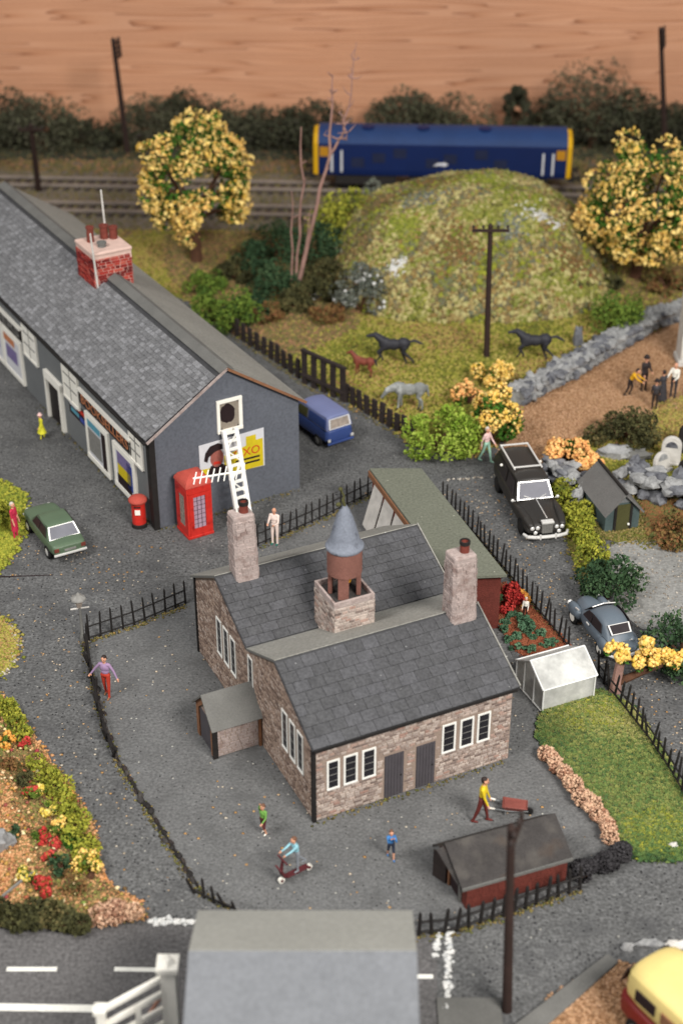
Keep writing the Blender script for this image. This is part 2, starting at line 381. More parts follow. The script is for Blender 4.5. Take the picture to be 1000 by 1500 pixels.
# many small pieces in one mesh
T_OCT = (np.array([(1, 0, 0), (-1, 0, 0), (0, 1, 0), (0, -1, 0), (0, 0, 1), (0, 0, -1)], float) * .5,
         [(0, 2, 4), (2, 1, 4), (1, 3, 4), (3, 0, 4), (2, 0, 5), (1, 2, 5), (3, 1, 5), (0, 3, 5)])
T_LEAF = (np.array([(-.5, 0, 0), (0, -.3, .12), (.5, 0, 0), (0, .3, .12)], float), [(0, 1, 2), (0, 2, 3)])
T_BLADE = (np.array([(-.16, 0, -.1), (.16, 0, -.1), (.05, .12, 1), (0, -.16, -.1), (0, .16, -.1), (-.1, .03, .9)], float), [(0, 1, 2), (3, 4, 5)])
T_BOX = (np.array([(x, y, z) for z in (-.5, .5) for x, y in ((-.5, -.5), (.5, -.5), (.5, .5), (-.5, .5))], float),
         [(4, 5, 6, 7), (0, 1, 5, 4), (1, 2, 6, 5), (2, 3, 7, 6), (3, 0, 4, 7), (0, 3, 2, 1)])
def rotmats(n, upright=False):
    if upright:
        a = rng.uniform(0, 2 * np.pi, n); c, s = np.cos(a), np.sin(a); z = np.zeros(n); o = np.ones(n)
        tl = rng.normal(0, .3, (n, 2))
        m = np.stack([np.stack([c, -s, tl[:, 0]], -1), np.stack([s, c, tl[:, 1]], -1), np.stack([z, z, o], -1)], 1)
        return m
    q = rng.normal(size=(n, 4)); q /= np.linalg.norm(q, axis=1)[:, None]; w, x, y, z = q.T
    return np.stack([np.stack([1 - 2 * (y * y + z * z), 2 * (x * y - z * w), 2 * (x * z + y * w)], -1),
                     np.stack([2 * (x * y + z * w), 1 - 2 * (x * x + z * z), 2 * (y * z - x * w)], -1),
                     np.stack([2 * (x * z - y * w), 2 * (y * z + x * w), 1 - 2 * (x * x + y * y)], -1)], 1)
def pieces(name, tpl, pos, size, mats, parent=None, tint=None, upright=False, jit=.25, rot=None, mi=None, stretch=None):
    tv, tf = tpl; pos = np.asarray(pos, float); n = len(pos); k = len(tv)
    v = np.repeat(tv[None], n, 0)
    if jit: v = v * (1 + rng.uniform(-jit, jit, (n, k, 1)))
    size = np.asarray(size, float) * np.ones(n) if np.ndim(size) < 2 else np.asarray(size)
    v = v * (size[:, None, None] if size.ndim == 1 else size[:, None, :])
    if rot is None: rot = rotmats(n, upright)
    if rot is not False: v = np.einsum('nij,nkj->nki', rot, v)
    v = v + pos[:, None, :]
    fl = np.array([i for f in tf for i in f]); lens = np.array([len(f) for f in tf])
    loops = (fl[None] + (np.arange(n) * k)[:, None]).ravel()
    tot = np.tile(lens, n)
    me = bpy.data.meshes.new(name)
    me.vertices.add(n * k); me.vertices.foreach_set('co', v.ravel())
    me.loops.add(len(loops)); me.loops.foreach_set('vertex_index', loops.astype(np.int32))
    me.polygons.add(len(tot)); me.polygons.foreach_set('loop_start', np.concatenate([[0], np.cumsum(tot)[:-1]]).astype(np.int32))
    me.polygons.foreach_set('loop_total', tot.astype(np.int32))
    if tint is None: tint = rng.uniform(0, 1, n)
    at = me.attributes.new('tint', 'FLOAT', 'POINT'); at.data.foreach_set('value', np.repeat(np.asarray(tint, float), k).astype(np.float32))
    for m in (mats if isinstance(mats, (list, tuple)) else [mats]): me.materials.append(MT[m])
    if mi is not None: me.polygons.foreach_set('material_index', np.repeat(np.asarray(mi), len(tf)).astype(np.int32))
    me.update(calc_edges=True); me.validate()
    o = bpy.data.objects.new(name, me); COL.objects.link(o)
    if parent: o.parent = parent
    return o

def in_poly(pts, poly):
    x, y = pts[:, 0], pts[:, 1]; r = np.zeros(len(pts), bool); n = len(poly); j = n - 1
    for i in range(n):
        xi, yi = poly[i]; xj, yj = poly[j]
        c = ((yi > y) != (yj > y)) & (x < (xj - xi) * (y - yi) / (yj - yi + 1e-12) + xi)
        r ^= c; j = i
    return r
def rand_in(poly, n):
    p = np.array(poly); lo, hi = p.min(0), p.max(0); out = np.zeros((0, 2))
    while len(out) < n:
        c = rng.uniform(lo, hi, (n * 2, 2)); out = np.vstack([out, c[in_poly(c, poly)]])
    return out[:n]
def area_of(poly):
    p = np.array(poly); x, y = p.T; return .5 * abs(np.dot(x, np.roll(y, -1)) - np.dot(y, np.roll(x, -1)))
def smooth_poly(poly, it=2, wob=0.0):
    p = [tuple(q) for q in poly]
    for _ in range(it):
        q = []
        for a, b in zip(p, p[1:] + p[:1]):
            q += [(a[0] * .75 + b[0] * .25, a[1] * .75 + b[1] * .25), (a[0] * .25 + b[0] * .75, a[1] * .25 + b[1] * .75)]
        p = q
    if wob: p = [(a + random.uniform(-wob, wob), b + random.uniform(-wob, wob)) for a, b in p]
    return p
def sheet(name, poly, z, m, wob=0.0, it=2):
    me = bpy.data.meshes.new(name); bm = bmesh.new()
    vs = [bm.verts.new((x, y, z)) for x, y in (smooth_poly(poly, it, wob) if it else poly)]
    f = bm.faces.new(vs); bm.normal_update()
    if f.normal.z < 0: f.normal_flip()
    bmesh.ops.triangulate(bm, faces=bm.faces); bm.to_mesh(me); bm.free(); me.materials.append(MT[m])
    o = bpy.data.objects.new(name, me); COL.objects.link(o); return struct(o)
def vnoise(x, y, s=1.0, seed=0):
    """cheap smooth pseudo-noise for numpy arrays, about -1..1"""
    x = x * s; y = y * s; r = np.random.default_rng(seed); v = 0
    for k in range(5):
        a, b, c = r.uniform(-1.6, 1.6, 3); d, e = r.uniform(0, 6, 2)
        v = v + np.sin(x * a + y * b + d + 1.3 * np.sin(y * c + e))
    return v / 3.2
def scatter(name, poly, n, size, m, label, cat, tpl=T_OCT, z=0.0, flat=.6, upright=False, hf=None, spill=.15, patch=.35, seed=1):
    p = rand_in(poly, n) + rng.normal(0, spill, (n, 2))
    zz = np.full(n, z) if hf is None else hf(p[:, 0], p[:, 1]) + z
    sz = rng.uniform(size[0], size[1], n)
    s3 = np.stack([sz, sz, sz * (flat if not upright else rng.uniform(.7, 1.3, n))], -1)
    t = np.clip(rng.uniform(0, 1, n) * (1 - patch) + patch * (.5 + .6 * vnoise(p[:, 0], p[:, 1], .5, seed)), 0, 1)
    o = pieces(name, tpl, np.column_stack([p, zz + (sz * .2 if not upright else 0)]), s3, m, None, t, upright=upright, rot=None if upright else rotmats(n, True))
    return stuff(o, label, cat)
def text_mesh(body, size, name, m, parent, depth=.01, squash=1.0):
    cu = bpy.data.curves.new(name, 'FONT'); cu.body = body; cu.size = size; cu.extrude = depth; cu.align_x = 'CENTER'; cu.align_y = 'CENTER'
    cu.resolution_u = 3
    t = bpy.data.objects.new(name, cu); COL.objects.link(t)
    bpy.context.view_layer.update()
    me = bpy.data.meshes.new_from_object(t.evaluated_get(bpy.context.evaluated_depsgraph_get()))
    bpy.data.objects.remove(t)
    me.materials.clear(); me.materials.append(MT[m])
    o = bpy.data.objects.new(name, me); COL.objects.link(o); o.parent = parent; o.scale = (squash, 1, 1); return o
def head(a, b): return math.atan2(b[1] - a[1], b[0] - a[0])

# ================================================================== SETTING
mb = MB(); mb.quad((-46, 12, 0), (46, 12, 0), (46, 106.2, 0), (-46, 106.2, 0)); struct(mb.build('ground', 'tarmac', fix=False))
mb = MB(); mb.box(-60, 60, 105.0, 105.6, -.5, 26); struct(mb.build('backdrop_board', 'board'))

yard = [(-9.17, 44.45), (-8.47, 41.84), (-7.8, 39.44), (-7.15, 37.88), (-6.02, 35.62), (-5.01, 33.82), (-3.96, 32.13), (-3.03, 31.54), (-0.97, 30.93), (2.16, 30.75), (3.88, 31.19), (6.23, 32.13), (7.46, 33.1), (8.28, 33.82), (7.5, 35.62), (6.6, 37.88), (6.46, 39.61), (6.31, 41.46), (5.97, 44.03), (4.9, 47.75), (3.82, 51.67), (2.82, 54.08), (1.28, 54.81), (-2.19, 51.93), (-5.58, 46.56), (-7.47, 45.42)]
sheet('school_yard', yard, .004, 'yard', .05)
field = [(-21.75, 85.32), (-15.34, 85.54), (-8.07, 85.54), (4.03, 85.32), (21.63, 84.76), (20.49, 72.46), (17.8, 73.16), (12.82, 68.32), (8.23, 62.97), (7.45, 59.76), (5.63, 57.75), (3.02, 59.12), (1.86, 61.4), (-0.64, 64.17), (-3.37, 68.32), (-5.94, 71.43), (-9.27, 77.01), (-20.02, 77.01)]
sheet('grass_field', field, .006, 'turf', .1)
path = [(6.97, 57.75), (7.64, 61.74), (8.6, 63.46), (13.13, 68.16), (19.63, 75.14), (18.23, 65.26), (15.73, 62.42), (14.47, 62.42), (13.08, 59.76), (11.17, 59.12), (9.88, 58.49), (8.48, 56.66), (7.46, 56.66)]
sheet('earth_path', path, .012, 'earth', .06)
church = [(8.92, 57.99), (10.95, 59.76), (13.08, 59.76), (14.75, 63.11), (18.23, 65.26), (16, 54.92), (11.6, 56.07), (10.23, 56.66)]
sheet('churchyard_turf', church, .018, 'turf', .05)
waste = [(9.28, 56.07), (10.82, 56.66), (16.06, 55.21), (15.07, 50.64), (12.11, 50.64), (10.3, 51.15), (9.56, 51.67), (9.87, 48.21), (9.03, 47.75), (8.87, 52.72)]
sheet('rough_ground', waste, .014, 'turf', .08)
drive = [(10.4, 50.9), (12.47, 51.15), (15.07, 50.64), (14.01, 45.73), (11.68, 45.29), (10.74, 44.87), (10.24, 46.39), (10.13, 48.21)]
sheet('concrete_drive', drive, .02, 'concrete', .08)
lawn = [(6.61, 39.97), (6.91, 40.52), (8.87, 41.38), (9.78, 40.52), (10.27, 38.73), (10.59, 36.89), (11.07, 35), (10.76, 33.47), (9.79, 33.18), (8.78, 33.18), (8.33, 34.17), (7.67, 36.09), (6.62, 38.05), (6.42, 39.08)]
sheet('lawn', lawn, .010, 'lawnbase', .04)
bed = [(5.13, 47.38), (5.72, 48.21), (6.33, 47.84), (8.16, 44.03), (6.5, 43.22), (6.12, 43.82), (5.52, 45.94)]
sheet('vegetable_bed', bed, .014, 'soil', .03)
fbed = [(-13.08, 41.38), (-11.65, 41.27), (-10.25, 39.26), (-9.32, 37.71), (-8.31, 36.09), (-7.46, 34.55), (-6.96, 32.4), (-5.77, 31.54), (-5.57, 30.93), (-7.1, 30.6), (-9.64, 30.8), (-11.21, 30.93)]
sheet('flower_bed', fbed, .016, 'tansoil', .05)
sheet('grass_verge', [(-14.06, 45.94), (-12.51, 45.73), (-11.68, 44.74), (-11.48, 43.09), (-11.75, 42.03), (-13.17, 41.84)], .012, 'turf', .05)
sheet('bank_turf', [(-16.37, 56.66), (-14.5, 56.07), (-13.25, 54.92), (-12.66, 52.19), (-12.73, 49.9), (-13.08, 48.69), (-14.55, 48.21)], .012, 'turf', .05)
sheet('road', [(-30, 24), (-14.37, 30.5), (-6.71, 30.55), (-5.49, 30.75), (-4.13, 30.6), (2.3, 30.5), (2.68, 30.5), (2.5, 27.21), (3, 24)], .008, 'road', 0, 0)
sheet('earth_corner', [(4.7, 26.77), (5.47, 28.07), (6.68, 28.94), (7.58, 29.35), (10.26, 28.35), (9.74, 25.91), (4.87, 25.91)], .014, 'earth', .03)
sheet('trackbed', [(-46, 85.2), (46, 82.6), (46, 97.6), (-46, 99.8)], .01, 'ballast', 0, 0)
# kerb along the earth corner
k = MB(); k.slab((*(4.3, 26.94), .11), (*(4.8, 26.55), .11), (*(7.56, 29.25), .11), (*(7.29, 29.54), .11), .1)
struct(k.build('kerb', 'ridgecard', bevel=.03))
k = MB(); k.box((2.52, 27.43)[0], (4.22, 27.43)[0], 25.6, (2.55, 28.05)[1], .012, .06)
struct(k.build('pavement_slab', 'ridgecard', bevel=.02))

# painted marks on the road
def mark(name, a, b, w, label=None):
    m = MB(); d = Vector((b[0] - a[0], b[1] - a[1], 0)); n = Vector((-d.y, d.x, 0)).normalized() * w / 2
    A = Vector((*a, .012)); B = Vector((*b, .012)); m.quad(A - n, B - n, B + n, A + n)
    return struct(m.build(name, 'linepaint', fix=False))
for a, b in (((-9.11, 29.06), (-7.74, 29.06)), ((-6.18, 29.06), (-4.74, 29.03)), ((1.96, 28.8), (2.48, 28.8))): mark('lane_dash', a, b, .15)
mark('edge_line', (-9.6, 27.77), (-6.22, 27.7), .24)
def lumps_line(name, pts, n, size, m, label, cat, wid=.05):
    pts = [Vector((p[0], p[1], 0)) for p in pts]; out = []
    seg = [(b - a).length for a, b in zip(pts, pts[1:])]; tot = sum(seg)
    for i in range(n):
        t = random.uniform(0, tot)
        for (a, b), l in zip(zip(pts, pts[1:]), seg):
            if t <= l: q = a + (b - a) * (t / l); break
            t -= l
        out.append((q.x + random.gauss(0, wid), q.y + random.gauss(0, wid), .02))
    sz = rng.uniform(size[0], size[1], n)
    return stuff(pieces(name, T_OCT, out, np.stack([sz, sz, sz * .5], -1), m, rot=rotmats(n, True)), label, cat)
lumps_line('stop_line', [(-5.36, 30.8), (-4.14, 30.78)], 70, (.1, .26), 'f_white', 'broken white stop line beside the flower bed corner', 'road marking', .06)
lumps_line('give_way_line', [(3.03, 30.5), (2.93, 29.54), (2.75, 27.66)], 110, (.1, .24), 'f_white', 'worn white junction line running towards the camera', 'road marking', .05)
lumps_line('give_way_stub', [(2.73, 30.34), (2.57, 29.5)], 40, (.1, .2), 'f_white', 'short worn white line left of the longer junction line', 'road marking', .04)
lumps_line('lane_line', [(4.48, 55.84), (6.83, 56.25)], 40, (.06, .16), 'f_grit', 'broken white line across the lane behind the hearse', 'road marking', .05)
lumps_line('edging_grit', [(-12.08, 45.29), (-11.56, 44.24), (-11.52, 43.09), (-11.79, 42.23)], 150, (.06, .2), 'f_grit', 'pale gravel edging round the left grass verge', 'gravel', .08)

# grassy hill
def hill_h(x, y):
    r = ((np.abs(x - 6.9) / 8.1) ** 3.2 + (np.abs(y - 80.3) / 8.2) ** 2.4) ** (1 / 2.6)
    h = np.where(r < 1, 4.55 * (1 - r ** 2.7), -0.15)
    return np.where(r < 1, h + (.3 * vnoise(x, y, .55, 4) + .16 * vnoise(x, y, 1.7, 14)) * np.clip((1 - r) * 3, 0, 1), h)
gx = np.linspace(-1.4, 15.2, 70); gy = np.linspace(71.8, 88.8, 70)
X, Y = np.meshgrid(gx, gy); Z = hill_h(X, Y)
m = MB(); m.add(list(zip(X.ravel(), Y.ravel(), Z.ravel())), [(j * 70 + i, j * 70 + i + 1, (j + 1) * 70 + i + 1, (j + 1) * 70 + i) for j in range(69) for i in range(69)])
struct(m.build('grassy_hill', 'turf', smooth=True, angle=80, fix=False))
def field_h(x, y): return np.maximum(hill_h(x, y), 0)

# flock and scatter on the ground
hp = [(-1.2, 72), (15, 72), (15, 88.6), (-1.2, 88.6)]
pts = rand_in(hp, 62000); hz = hill_h(pts[:, 0], pts[:, 1]); keep = hz > 0; pts = pts[keep]; hz = hz[keep]
sz = rng.uniform(.08, .34, len(pts)) * rng.choice([.7, 1, 1, 1.5], len(pts))
tt = np.clip(rng.uniform(0, 1, len(pts)) * .35 + .65 * (.5 + .45 * vnoise(pts[:, 0], pts[:, 1], .8, 8) + .35 * vnoise(pts[:, 0], pts[:, 1], 2.2, 18)), 0, 1)
o = pieces('hill_grass', T_OCT, np.column_stack([pts, hz + .03]), sz, 'f_hill', tint=tt)
stuff(o, 'mottled green and brown flock covering the hill', 'grass')
scatter('field_grass', field, 62000, (.08, .24), 'f_field', 'yellow green flock of the paddock around the horses', 'grass', hf=lambda x, y: np.zeros_like(x), patch=.5, seed=3)
rough = [(-10.42, 84.76), (2.42, 85.32), (0.7, 71.6), (-2.67, 67.53), (-5.95, 71.6), (-9.36, 77.98)]
scatter('scrub_litter', rough, 20000, (.08, .3), 'f_rough', 'brown scrubby undergrowth behind the long roof', 'undergrowth', patch=.5, seed=5)
scatter('rough_right', [(13.29, 85.32), (21.63, 84.76), (19.78, 72.46), (16.25, 72.46), (13.58, 76.07)], 9000, (.08, .28), 'f_rough', 'brown scrub below the right blossom tree', 'undergrowth', seed=6)
scatter('path_scatter', path, 24000, (.05, .13), 'f_earth', 'brown sawdust scatter of the churchyard path', 'scatter', patch=.3)
scatter('churchyard_grass', church, 9000, (.06, .2), 'f_field', 'green grass between the gravestones', 'grass', patch=.5)
scatter('lawn_grass', lawn, 52000, (.06, .13), 'f_lawn', 'thick green grass of the small lawn', 'grass', tpl=T_BLADE, upright=True, spill=.06, patch=.45, seed=9)
scatter('bed_crumbs', bed, 5000, (.05, .14), 'f_soil', 'reddish crumbs of the vegetable bed soil', 'soil', spill=.05)
scatter('flowerbed_scatter', fbed, 22000, (.05, .16), 'f_tan', 'orange tan scatter of the left flower bed', 'scatter', spill=.07)
scatter('verge_grass', [(-14.06, 45.94), (-12.51, 45.73), (-11.71, 44.66), (-11.52, 43.09), (-11.79, 42.23), (-13.17, 41.84)], 4500, (.06, .2), 'f_field', 'grass of the verge at the left edge', 'grass')
scatter('bank_grass', [(-16.37, 56.66), (-14.45, 55.78), (-13.29, 54.81), (-12.76, 52.45), (-12.81, 50.04), (-13.13, 48.92), (-14.55, 48.21)], 5500, (.08, .24), 'f_ygreen', 'moss green bank behind the green car', 'grass')
scatter('rust_scrub', [(12.43, 54.08), (15.81, 54.08), (15.07, 50.64), (13.46, 50.64), (12.25, 51.41)], 6000, (.08, .26), 'f_rust', 'rusty brown low scrub right of the green shed', 'undergrowth', spill=.1)
scatter('shed_litter', waste, 7000, (.05, .18), 'f_verge', 'leaf litter round the dark green shed', 'scatter')
scatter('corner_scatter', [(4.7, 26.77), (5.47, 28.07), (6.68, 28.94), (7.58, 29.35), (10.26, 28.35), (9.74, 25.91), (4.87, 25.91)], 9000, (.05, .15), 'f_earth', 'brown scatter on the corner by the yellow van', 'scatter', spill=.03)
scatter('trackside_grass', [(-40, 97), (40, 94.6), (40, 102.5), (-40, 103)], 20000, (.1, .34), 'f_rough', 'dry grass between track and hedgerow', 'grass', seed=12)
scatter('ballast_stones', [(-32, 86), (32, 83.2), (32, 95), (-32, 97.5)], 22000, (.07, .18), 'f_grit', 'grey ballast of the double track', 'ballast', patch=.2)
bpy.data.objects['ballast_stones'].data.materials.clear(); bpy.data.objects['ballast_stones'].data.materials.append(MT['f_verge'])
scatter('yard_litter', yard, 260, (.05, .13), 'f_litter', 'tiny leaves and crumbs lying about the school yard', 'litter', spill=0, flat=.3)
scatter('lane_litter', [(-13.46, 50.64), (-7, 50.64), (-6.11, 46.83), (-9.79, 45.94), (-7.75, 38.22), (-4.31, 31.59), (-5.87, 31.59), (-9.85, 38.91), (-11.34, 43.42)], 200, (.05, .12), 'f_litter', 'crumbs lying on the lane beside the verge', 'litter', spill=0, flat=.3)
scatter('road_litter', [(4, 54.92), (6.53, 56.07), (8.08, 50.64), (8.4, 46.83), (11.69, 41.46), (10.87, 37.21), (9.93, 40.7), (8.12, 44.66)], 260, (.05, .12), 'f_litter', 'crumbs lying on the lane with the hearse', 'litter', spill=0, flat=.3)

# double track: rails and sleepers
def track(label, y0, y1, name='railway_track'):
    t = thing(name, label, 'railway track')
    A = Vector((-40, y0, .05)); B = Vector((40, y1, .05)); d = (B - A).normalized(); n = Vector((-d.y, d.x, 0))
    for s in (-1, 1):
        r = MB(); c = (A + B) / 2 + n * s * .72 + Vector((0, 0, .17)); r.obox(c, d * 40, n * .05, Vector((0, 0, .08))); r.build('rail', 'rail', t)
    m = MB(); m.obox((0, 0, 0), d * .13, n * 1.25, Vector((0, 0, .06))); first = None
    for i in range(110):
        x = 3 + i * .68
        if x > 78: break
        p = A + d * x + Vector((0, 0, .03))
        if first is None: first = m.build('sleeper', 'sleeper', t); first.location = p
        else: copy_part(first, t, p)
    return t
track('far railway track carrying the blue locomotive', 95.0, 90.6)
track('near railway track in front of the locomotive', 90.4, 86.2)

scatter('lawn_fronds', lawn, 9000, (.1, .24), 'f_lawn', 'longer curled fronds on the small lawn', 'grass', tpl=T_LEAF, spill=.05, patch=.6, seed=33, flat=1.0, z=.03)
scatter('lawn_yellow', [(6.86, 40.15), (8.83, 41.08), (9.64, 40.34), (9.1, 39.08), (7.66, 39.26)], 1300, (.08, .18), 'f_ygreen', 'yellowed grass at the far end of the lawn', 'grass', tpl=T_LEAF, spill=.12, flat=1.0, z=.04)
scatter('lawn_yellow_near', [(8.36, 35), (9.72, 35.62), (10.65, 35), (9.86, 33.53), (8.84, 33.53)], 1500, (.08, .18), 'f_ygreen', 'yellowed grass at the near end of the lawn', 'grass', tpl=T_LEAF, spill=.15, flat=1.0, z=.04)
scatter('lawn_tufts', lawn, 3400, (.1, .24), 'f_dgreen', 'darker tufts on the small lawn', 'grass', tpl=T_LEAF, spill=.05, patch=.6, seed=34, flat=1.0, z=.02)
scatter('flower_bits', fbed, 420, (.08, .19), 'f_bits', 'single small flower heads scattered over the left bed', 'flowers', spill=.02, z=.12)
# pale lichen patches on the hill and stone crumbs on the concrete
PATCHES = {'brown': 'f_rough', 'earthy': 'f_rust', 'moss': 'f_moss', 'white': 'f_white', 'grey': 'f_grey'}
for lb, cx, cy, r, n in (('brown patch low on the left flank of the hill', .6, 76.6, 1.7, 1500), ('brown patch high on the left shoulder of the hill', 2.2, 80.2, 1.5, 1200), ('earthy bare patch in the middle of the hill front', 6.2, 75.2, 1.2, 600), ('earthy bare patch near the hill crest', 5.2, 82.0, 1.3, 700), ('moss patch on the hill crest', 7.8, 81.0, 1.5, 1000), ('moss patch right of the telegraph pole top', 9.6, 79.0, 1.2, 800), ('brown patch on the right flank of the hill', 12.6, 79.5, 1.4, 1000), ('earthy patch at the right foot of the hill', 12.0, 75.5, 1.2, 600), ('moss patch on the left hill front', 3.4, 76.8, 1.1, 700), ('white lichen patch on the right side of the hill', 10.6, 77.4, .95, 420), ('smaller white patch at the front left of the hill', 2.9, 74.6, .5, 160), ('white patch by the bare tree foot', -1.6, 75.6, .45, 120), ('grey patch low on the right of the hill', 8.9, 76.0, .8, 260), ('grey mossy patch near the hill top', 4.3, 78.4, .9, 300)):
    q = rng.normal(0, r * .5, (n, 2)) * [1, .8] + [cx, cy]; z = np.maximum(hill_h(q[:, 0], q[:, 1]), 0) + .1
    stuff(pieces('lichen', T_OCT, np.column_stack([q, z]), rng.uniform(.1, .3, n), PATCHES[lb.split()[0] if lb.split()[0] in PATCHES else 'white']), lb, 'lichen')
scatter('drive_pebbles', drive, 500, (.05, .14), 'f_grit', 'pebbles lying on the pale concrete drive', 'pebbles', spill=0, flat=.5)
scatter('bed_undergrowth', [(-12.47, 40.7), (-10.56, 39.08), (-9.24, 37.21), (-7.77, 34.55), (-7.16, 32.4), (-6.05, 31.46), (-7.73, 30.93), (-8.96, 31.33), (-9.04, 33.53), (-10.32, 36.56), (-11.74, 37.21)], 7000, (.07, .2), 'f_bedmix', 'mixed olive and brown undergrowth of the flower bed', 'undergrowth', patch=.5, seed=21)
scatter('hedge_foot', [(-40, 98.6), (40, 98.6), (40, 103), (-40, 103)], 9000, (.2, .5), 'f_dark', 'dark undergrowth at the foot of the hedgerow', 'undergrowth', patch=.3, seed=22)

# ================================================================== BUILDINGS
def wall_stones(name, W, H, orient, m, parent, sw=.3, sh=.125, top=None, holes=(), out=.02, rng_t=(0, 1)):
    """coursed stones standing proud of a wall sheet; orient maps (s,z,d) to a point, d = outwards"""
    b = MB(); z = .02; row = 0
    while z < H - .03:
        h = sh * random.uniform(.85, 1.15); s = -random.uniform(0, sw)
        while s < W:
            w = sw * random.uniform(.55, 1.35); a, e = max(.01, s + .012), min(W - .01, s + w - .012)
            zt = min(z + h - .014, H - .02)
            if e - a > .05:
                mid = (a + e) / 2; ok = top is None or zt < min(top(a), top(e)) - .03
                for (h0, h1, g0, g1) in holes:
                    if e > h0 and a < h1 and zt > g0 and z < g1: ok = False
                if ok:
                    d = out * random.uniform(.4, 1.2)
                    c = [(a, z, 0), (e, z, 0), (e, zt, 0), (a, zt, 0), (a + .01, z + .01, d), (e - .01, z + .01, d), (e - .01, zt - .01, d), (a + .01, zt - .01, d)]
                    b.add([orient(*q) for q in c], [(4, 5, 6, 7), (0, 1, 5, 4), (1, 2, 6, 5), (2, 3, 7, 6), (3, 0, 4, 7)], 0, random.random())
            s += w
        z += h; row += 1
    return stuff(b.build(name, m, parent))

def framed_window(parent, orient, s0, s1, z0, z1, fr=.06, cols=1, rows=4, depth=.05, frame='white', pane='glass', bar=.018, name='window', proud=.03):
    """window = frame mesh with pane and glazing bars as sub-parts; orient(s,z,d)"""
    def bx(b, a0, a1, c0, c1, d0, d1): 
        b.add([orient(*q) for q in [(a0, c0, d0), (a1, c0, d0), (a1, c1, d0), (a0, c1, d0), (a0, c0, d1), (a1, c0, d1), (a1, c1, d1), (a0, c1, d1)]],
              [(4, 5, 6, 7), (0, 1, 5, 4), (1, 2, 6, 5), (2, 3, 7, 6), (3, 0, 4, 7), (0, 3, 2, 1)])
    f = MB()
    bx(f, s0, s1, z0, z0 + fr, -.02, proud + .01); bx(f, s0, s1, z1 - fr, z1, -.02, proud)
    bx(f, s0, s0 + fr, z0 + fr, z1 - fr, -.02, proud); bx(f, s1 - fr, s1, z0 + fr, z1 - fr, -.02, proud)
    o = f.build(name, frame, parent, bevel=.008, seg=1)
    g = MB(); bx(g, s0 + fr, s1 - fr, z0 + fr, z1 - fr, -.02, proud - .022); g.build('pane', pane, o)
    if bar:
        b = MB(); ws = (s1 - s0 - 2 * fr); hs = (z1 - z0 - 2 * fr)
        for i in range(1, cols): a = s0 + fr + ws * i / cols; bx(b, a - bar / 2, a + bar / 2, z0 + fr, z1 - fr, -.02, proud - .012)
        for i in range(1, rows): c = z0 + fr + hs * i / rows; bx(b, s0 + fr, s1 - fr, c - bar / 2, c + bar / 2, -.02, proud - .0135)
        if b.v: stuff(b.build('glazing_bars', 'signgrey', o))
    return o

# ---------------------------------------------------------------- village school
SA = (-.83, 34.91); SR = R(25.6)
sch = thing('village_school', 'stone village school with twin slate roofs, belfry and two chimneys', 'school', SA, SR)
SW, SD = 6.85, 9.72
prof = [(0, 2.95), (2.6, 4.3), (4.85, 3.25), (7.5, 4.45), (SD, 3.12)]
def topz(y):
    for (a, b), (c, d) in zip(prof, prof[1:]):
        if a <= y <= c: return b + (d - b) * (y - a) / (c - a)
    return 2.9
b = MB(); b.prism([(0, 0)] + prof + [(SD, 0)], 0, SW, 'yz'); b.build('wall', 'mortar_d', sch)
of = lambda s, z, d: (s, -d, z)                    # front wall
ol = lambda s, z, d: (-d, s, z)                    # left gable wall, s = distance from the front corner
orr = lambda s, z, d: (SW + d, s, z)
wf = [(.42, .86), (.98, 1.46), (1.6, 2.08), (4.36, 4.86), (5.0, 5.5), (5.62, 6.1)]
fz = (1.06, 2.2)
holes_f = [(a - .02, c + .02, fz[0] - .02, fz[1] + .02) for a, c in wf] + [(2.36, 3.06, 0, 1.72), (3.46, 4.16, 0, 1.72)]
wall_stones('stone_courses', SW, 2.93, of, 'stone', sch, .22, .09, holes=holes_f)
for a, c in wf: framed_window(sch, of, a, c, fz[0], fz[1], .07)
for a in (2.38, 3.48):
    d = MB(); d.box(a, a + .66, -.015, .05, .01, 1.68); o = d.build('door', 'door', sch)
    d = MB()
    for i in range(6): d.box(a + .02 + i * .106, a + .115 + i * .106, -.03, -.0155, .03, 1.66)
    d.build('door_boards', 'door', o); 
    d = MB(); d.ball((a + .56, -.045, .8), .03, 6, 5); d.build('handle', 'black', o)
wl = [(.72, 1.16), (1.3, 1.74), (1.88, 2.32), (6.1, 6.56), (6.72, 7.18), (7.34, 7.8)]
lz = (1.25, 2.75)
holes_l = [(a - .02, c + .02, lz[0] - .02, lz[1] + .02) for a, c in wl] + [(4.62, 5.02, 1.8, 3.05), (4.0, 5.5, 0, 1.4)]
wall_stones('stone_courses', SD, 4.5, ol, 'stone_shade', sch, .2, .09, top=topz, holes=holes_l)
wall_stones('stone_courses', SD, 4.5, orr, 'stone_shade', sch, .26, .115, top=topz)
for a, c in wl: framed_window(sch, ol, a, c, *lz, .07)
framed_window(sch, ol, 4.62, 5.02, 1.85, 3.0, .06)
# corner posts and gutters
d = MB(); d.box(-.07, .05, -.07, .05, 0, 2.9); d.build('corner_post', 'black', sch)
d = MB(); d.box(-.06, .05, SD - .05, SD + .06, 0, 3.1); d.build('corner_post', 'black', sch)
d = MB(); d.box(-.05, SW + .1, -.16, -.03, 2.76, 2.88); d.build('gutter', 'black', sch, bevel=.02)
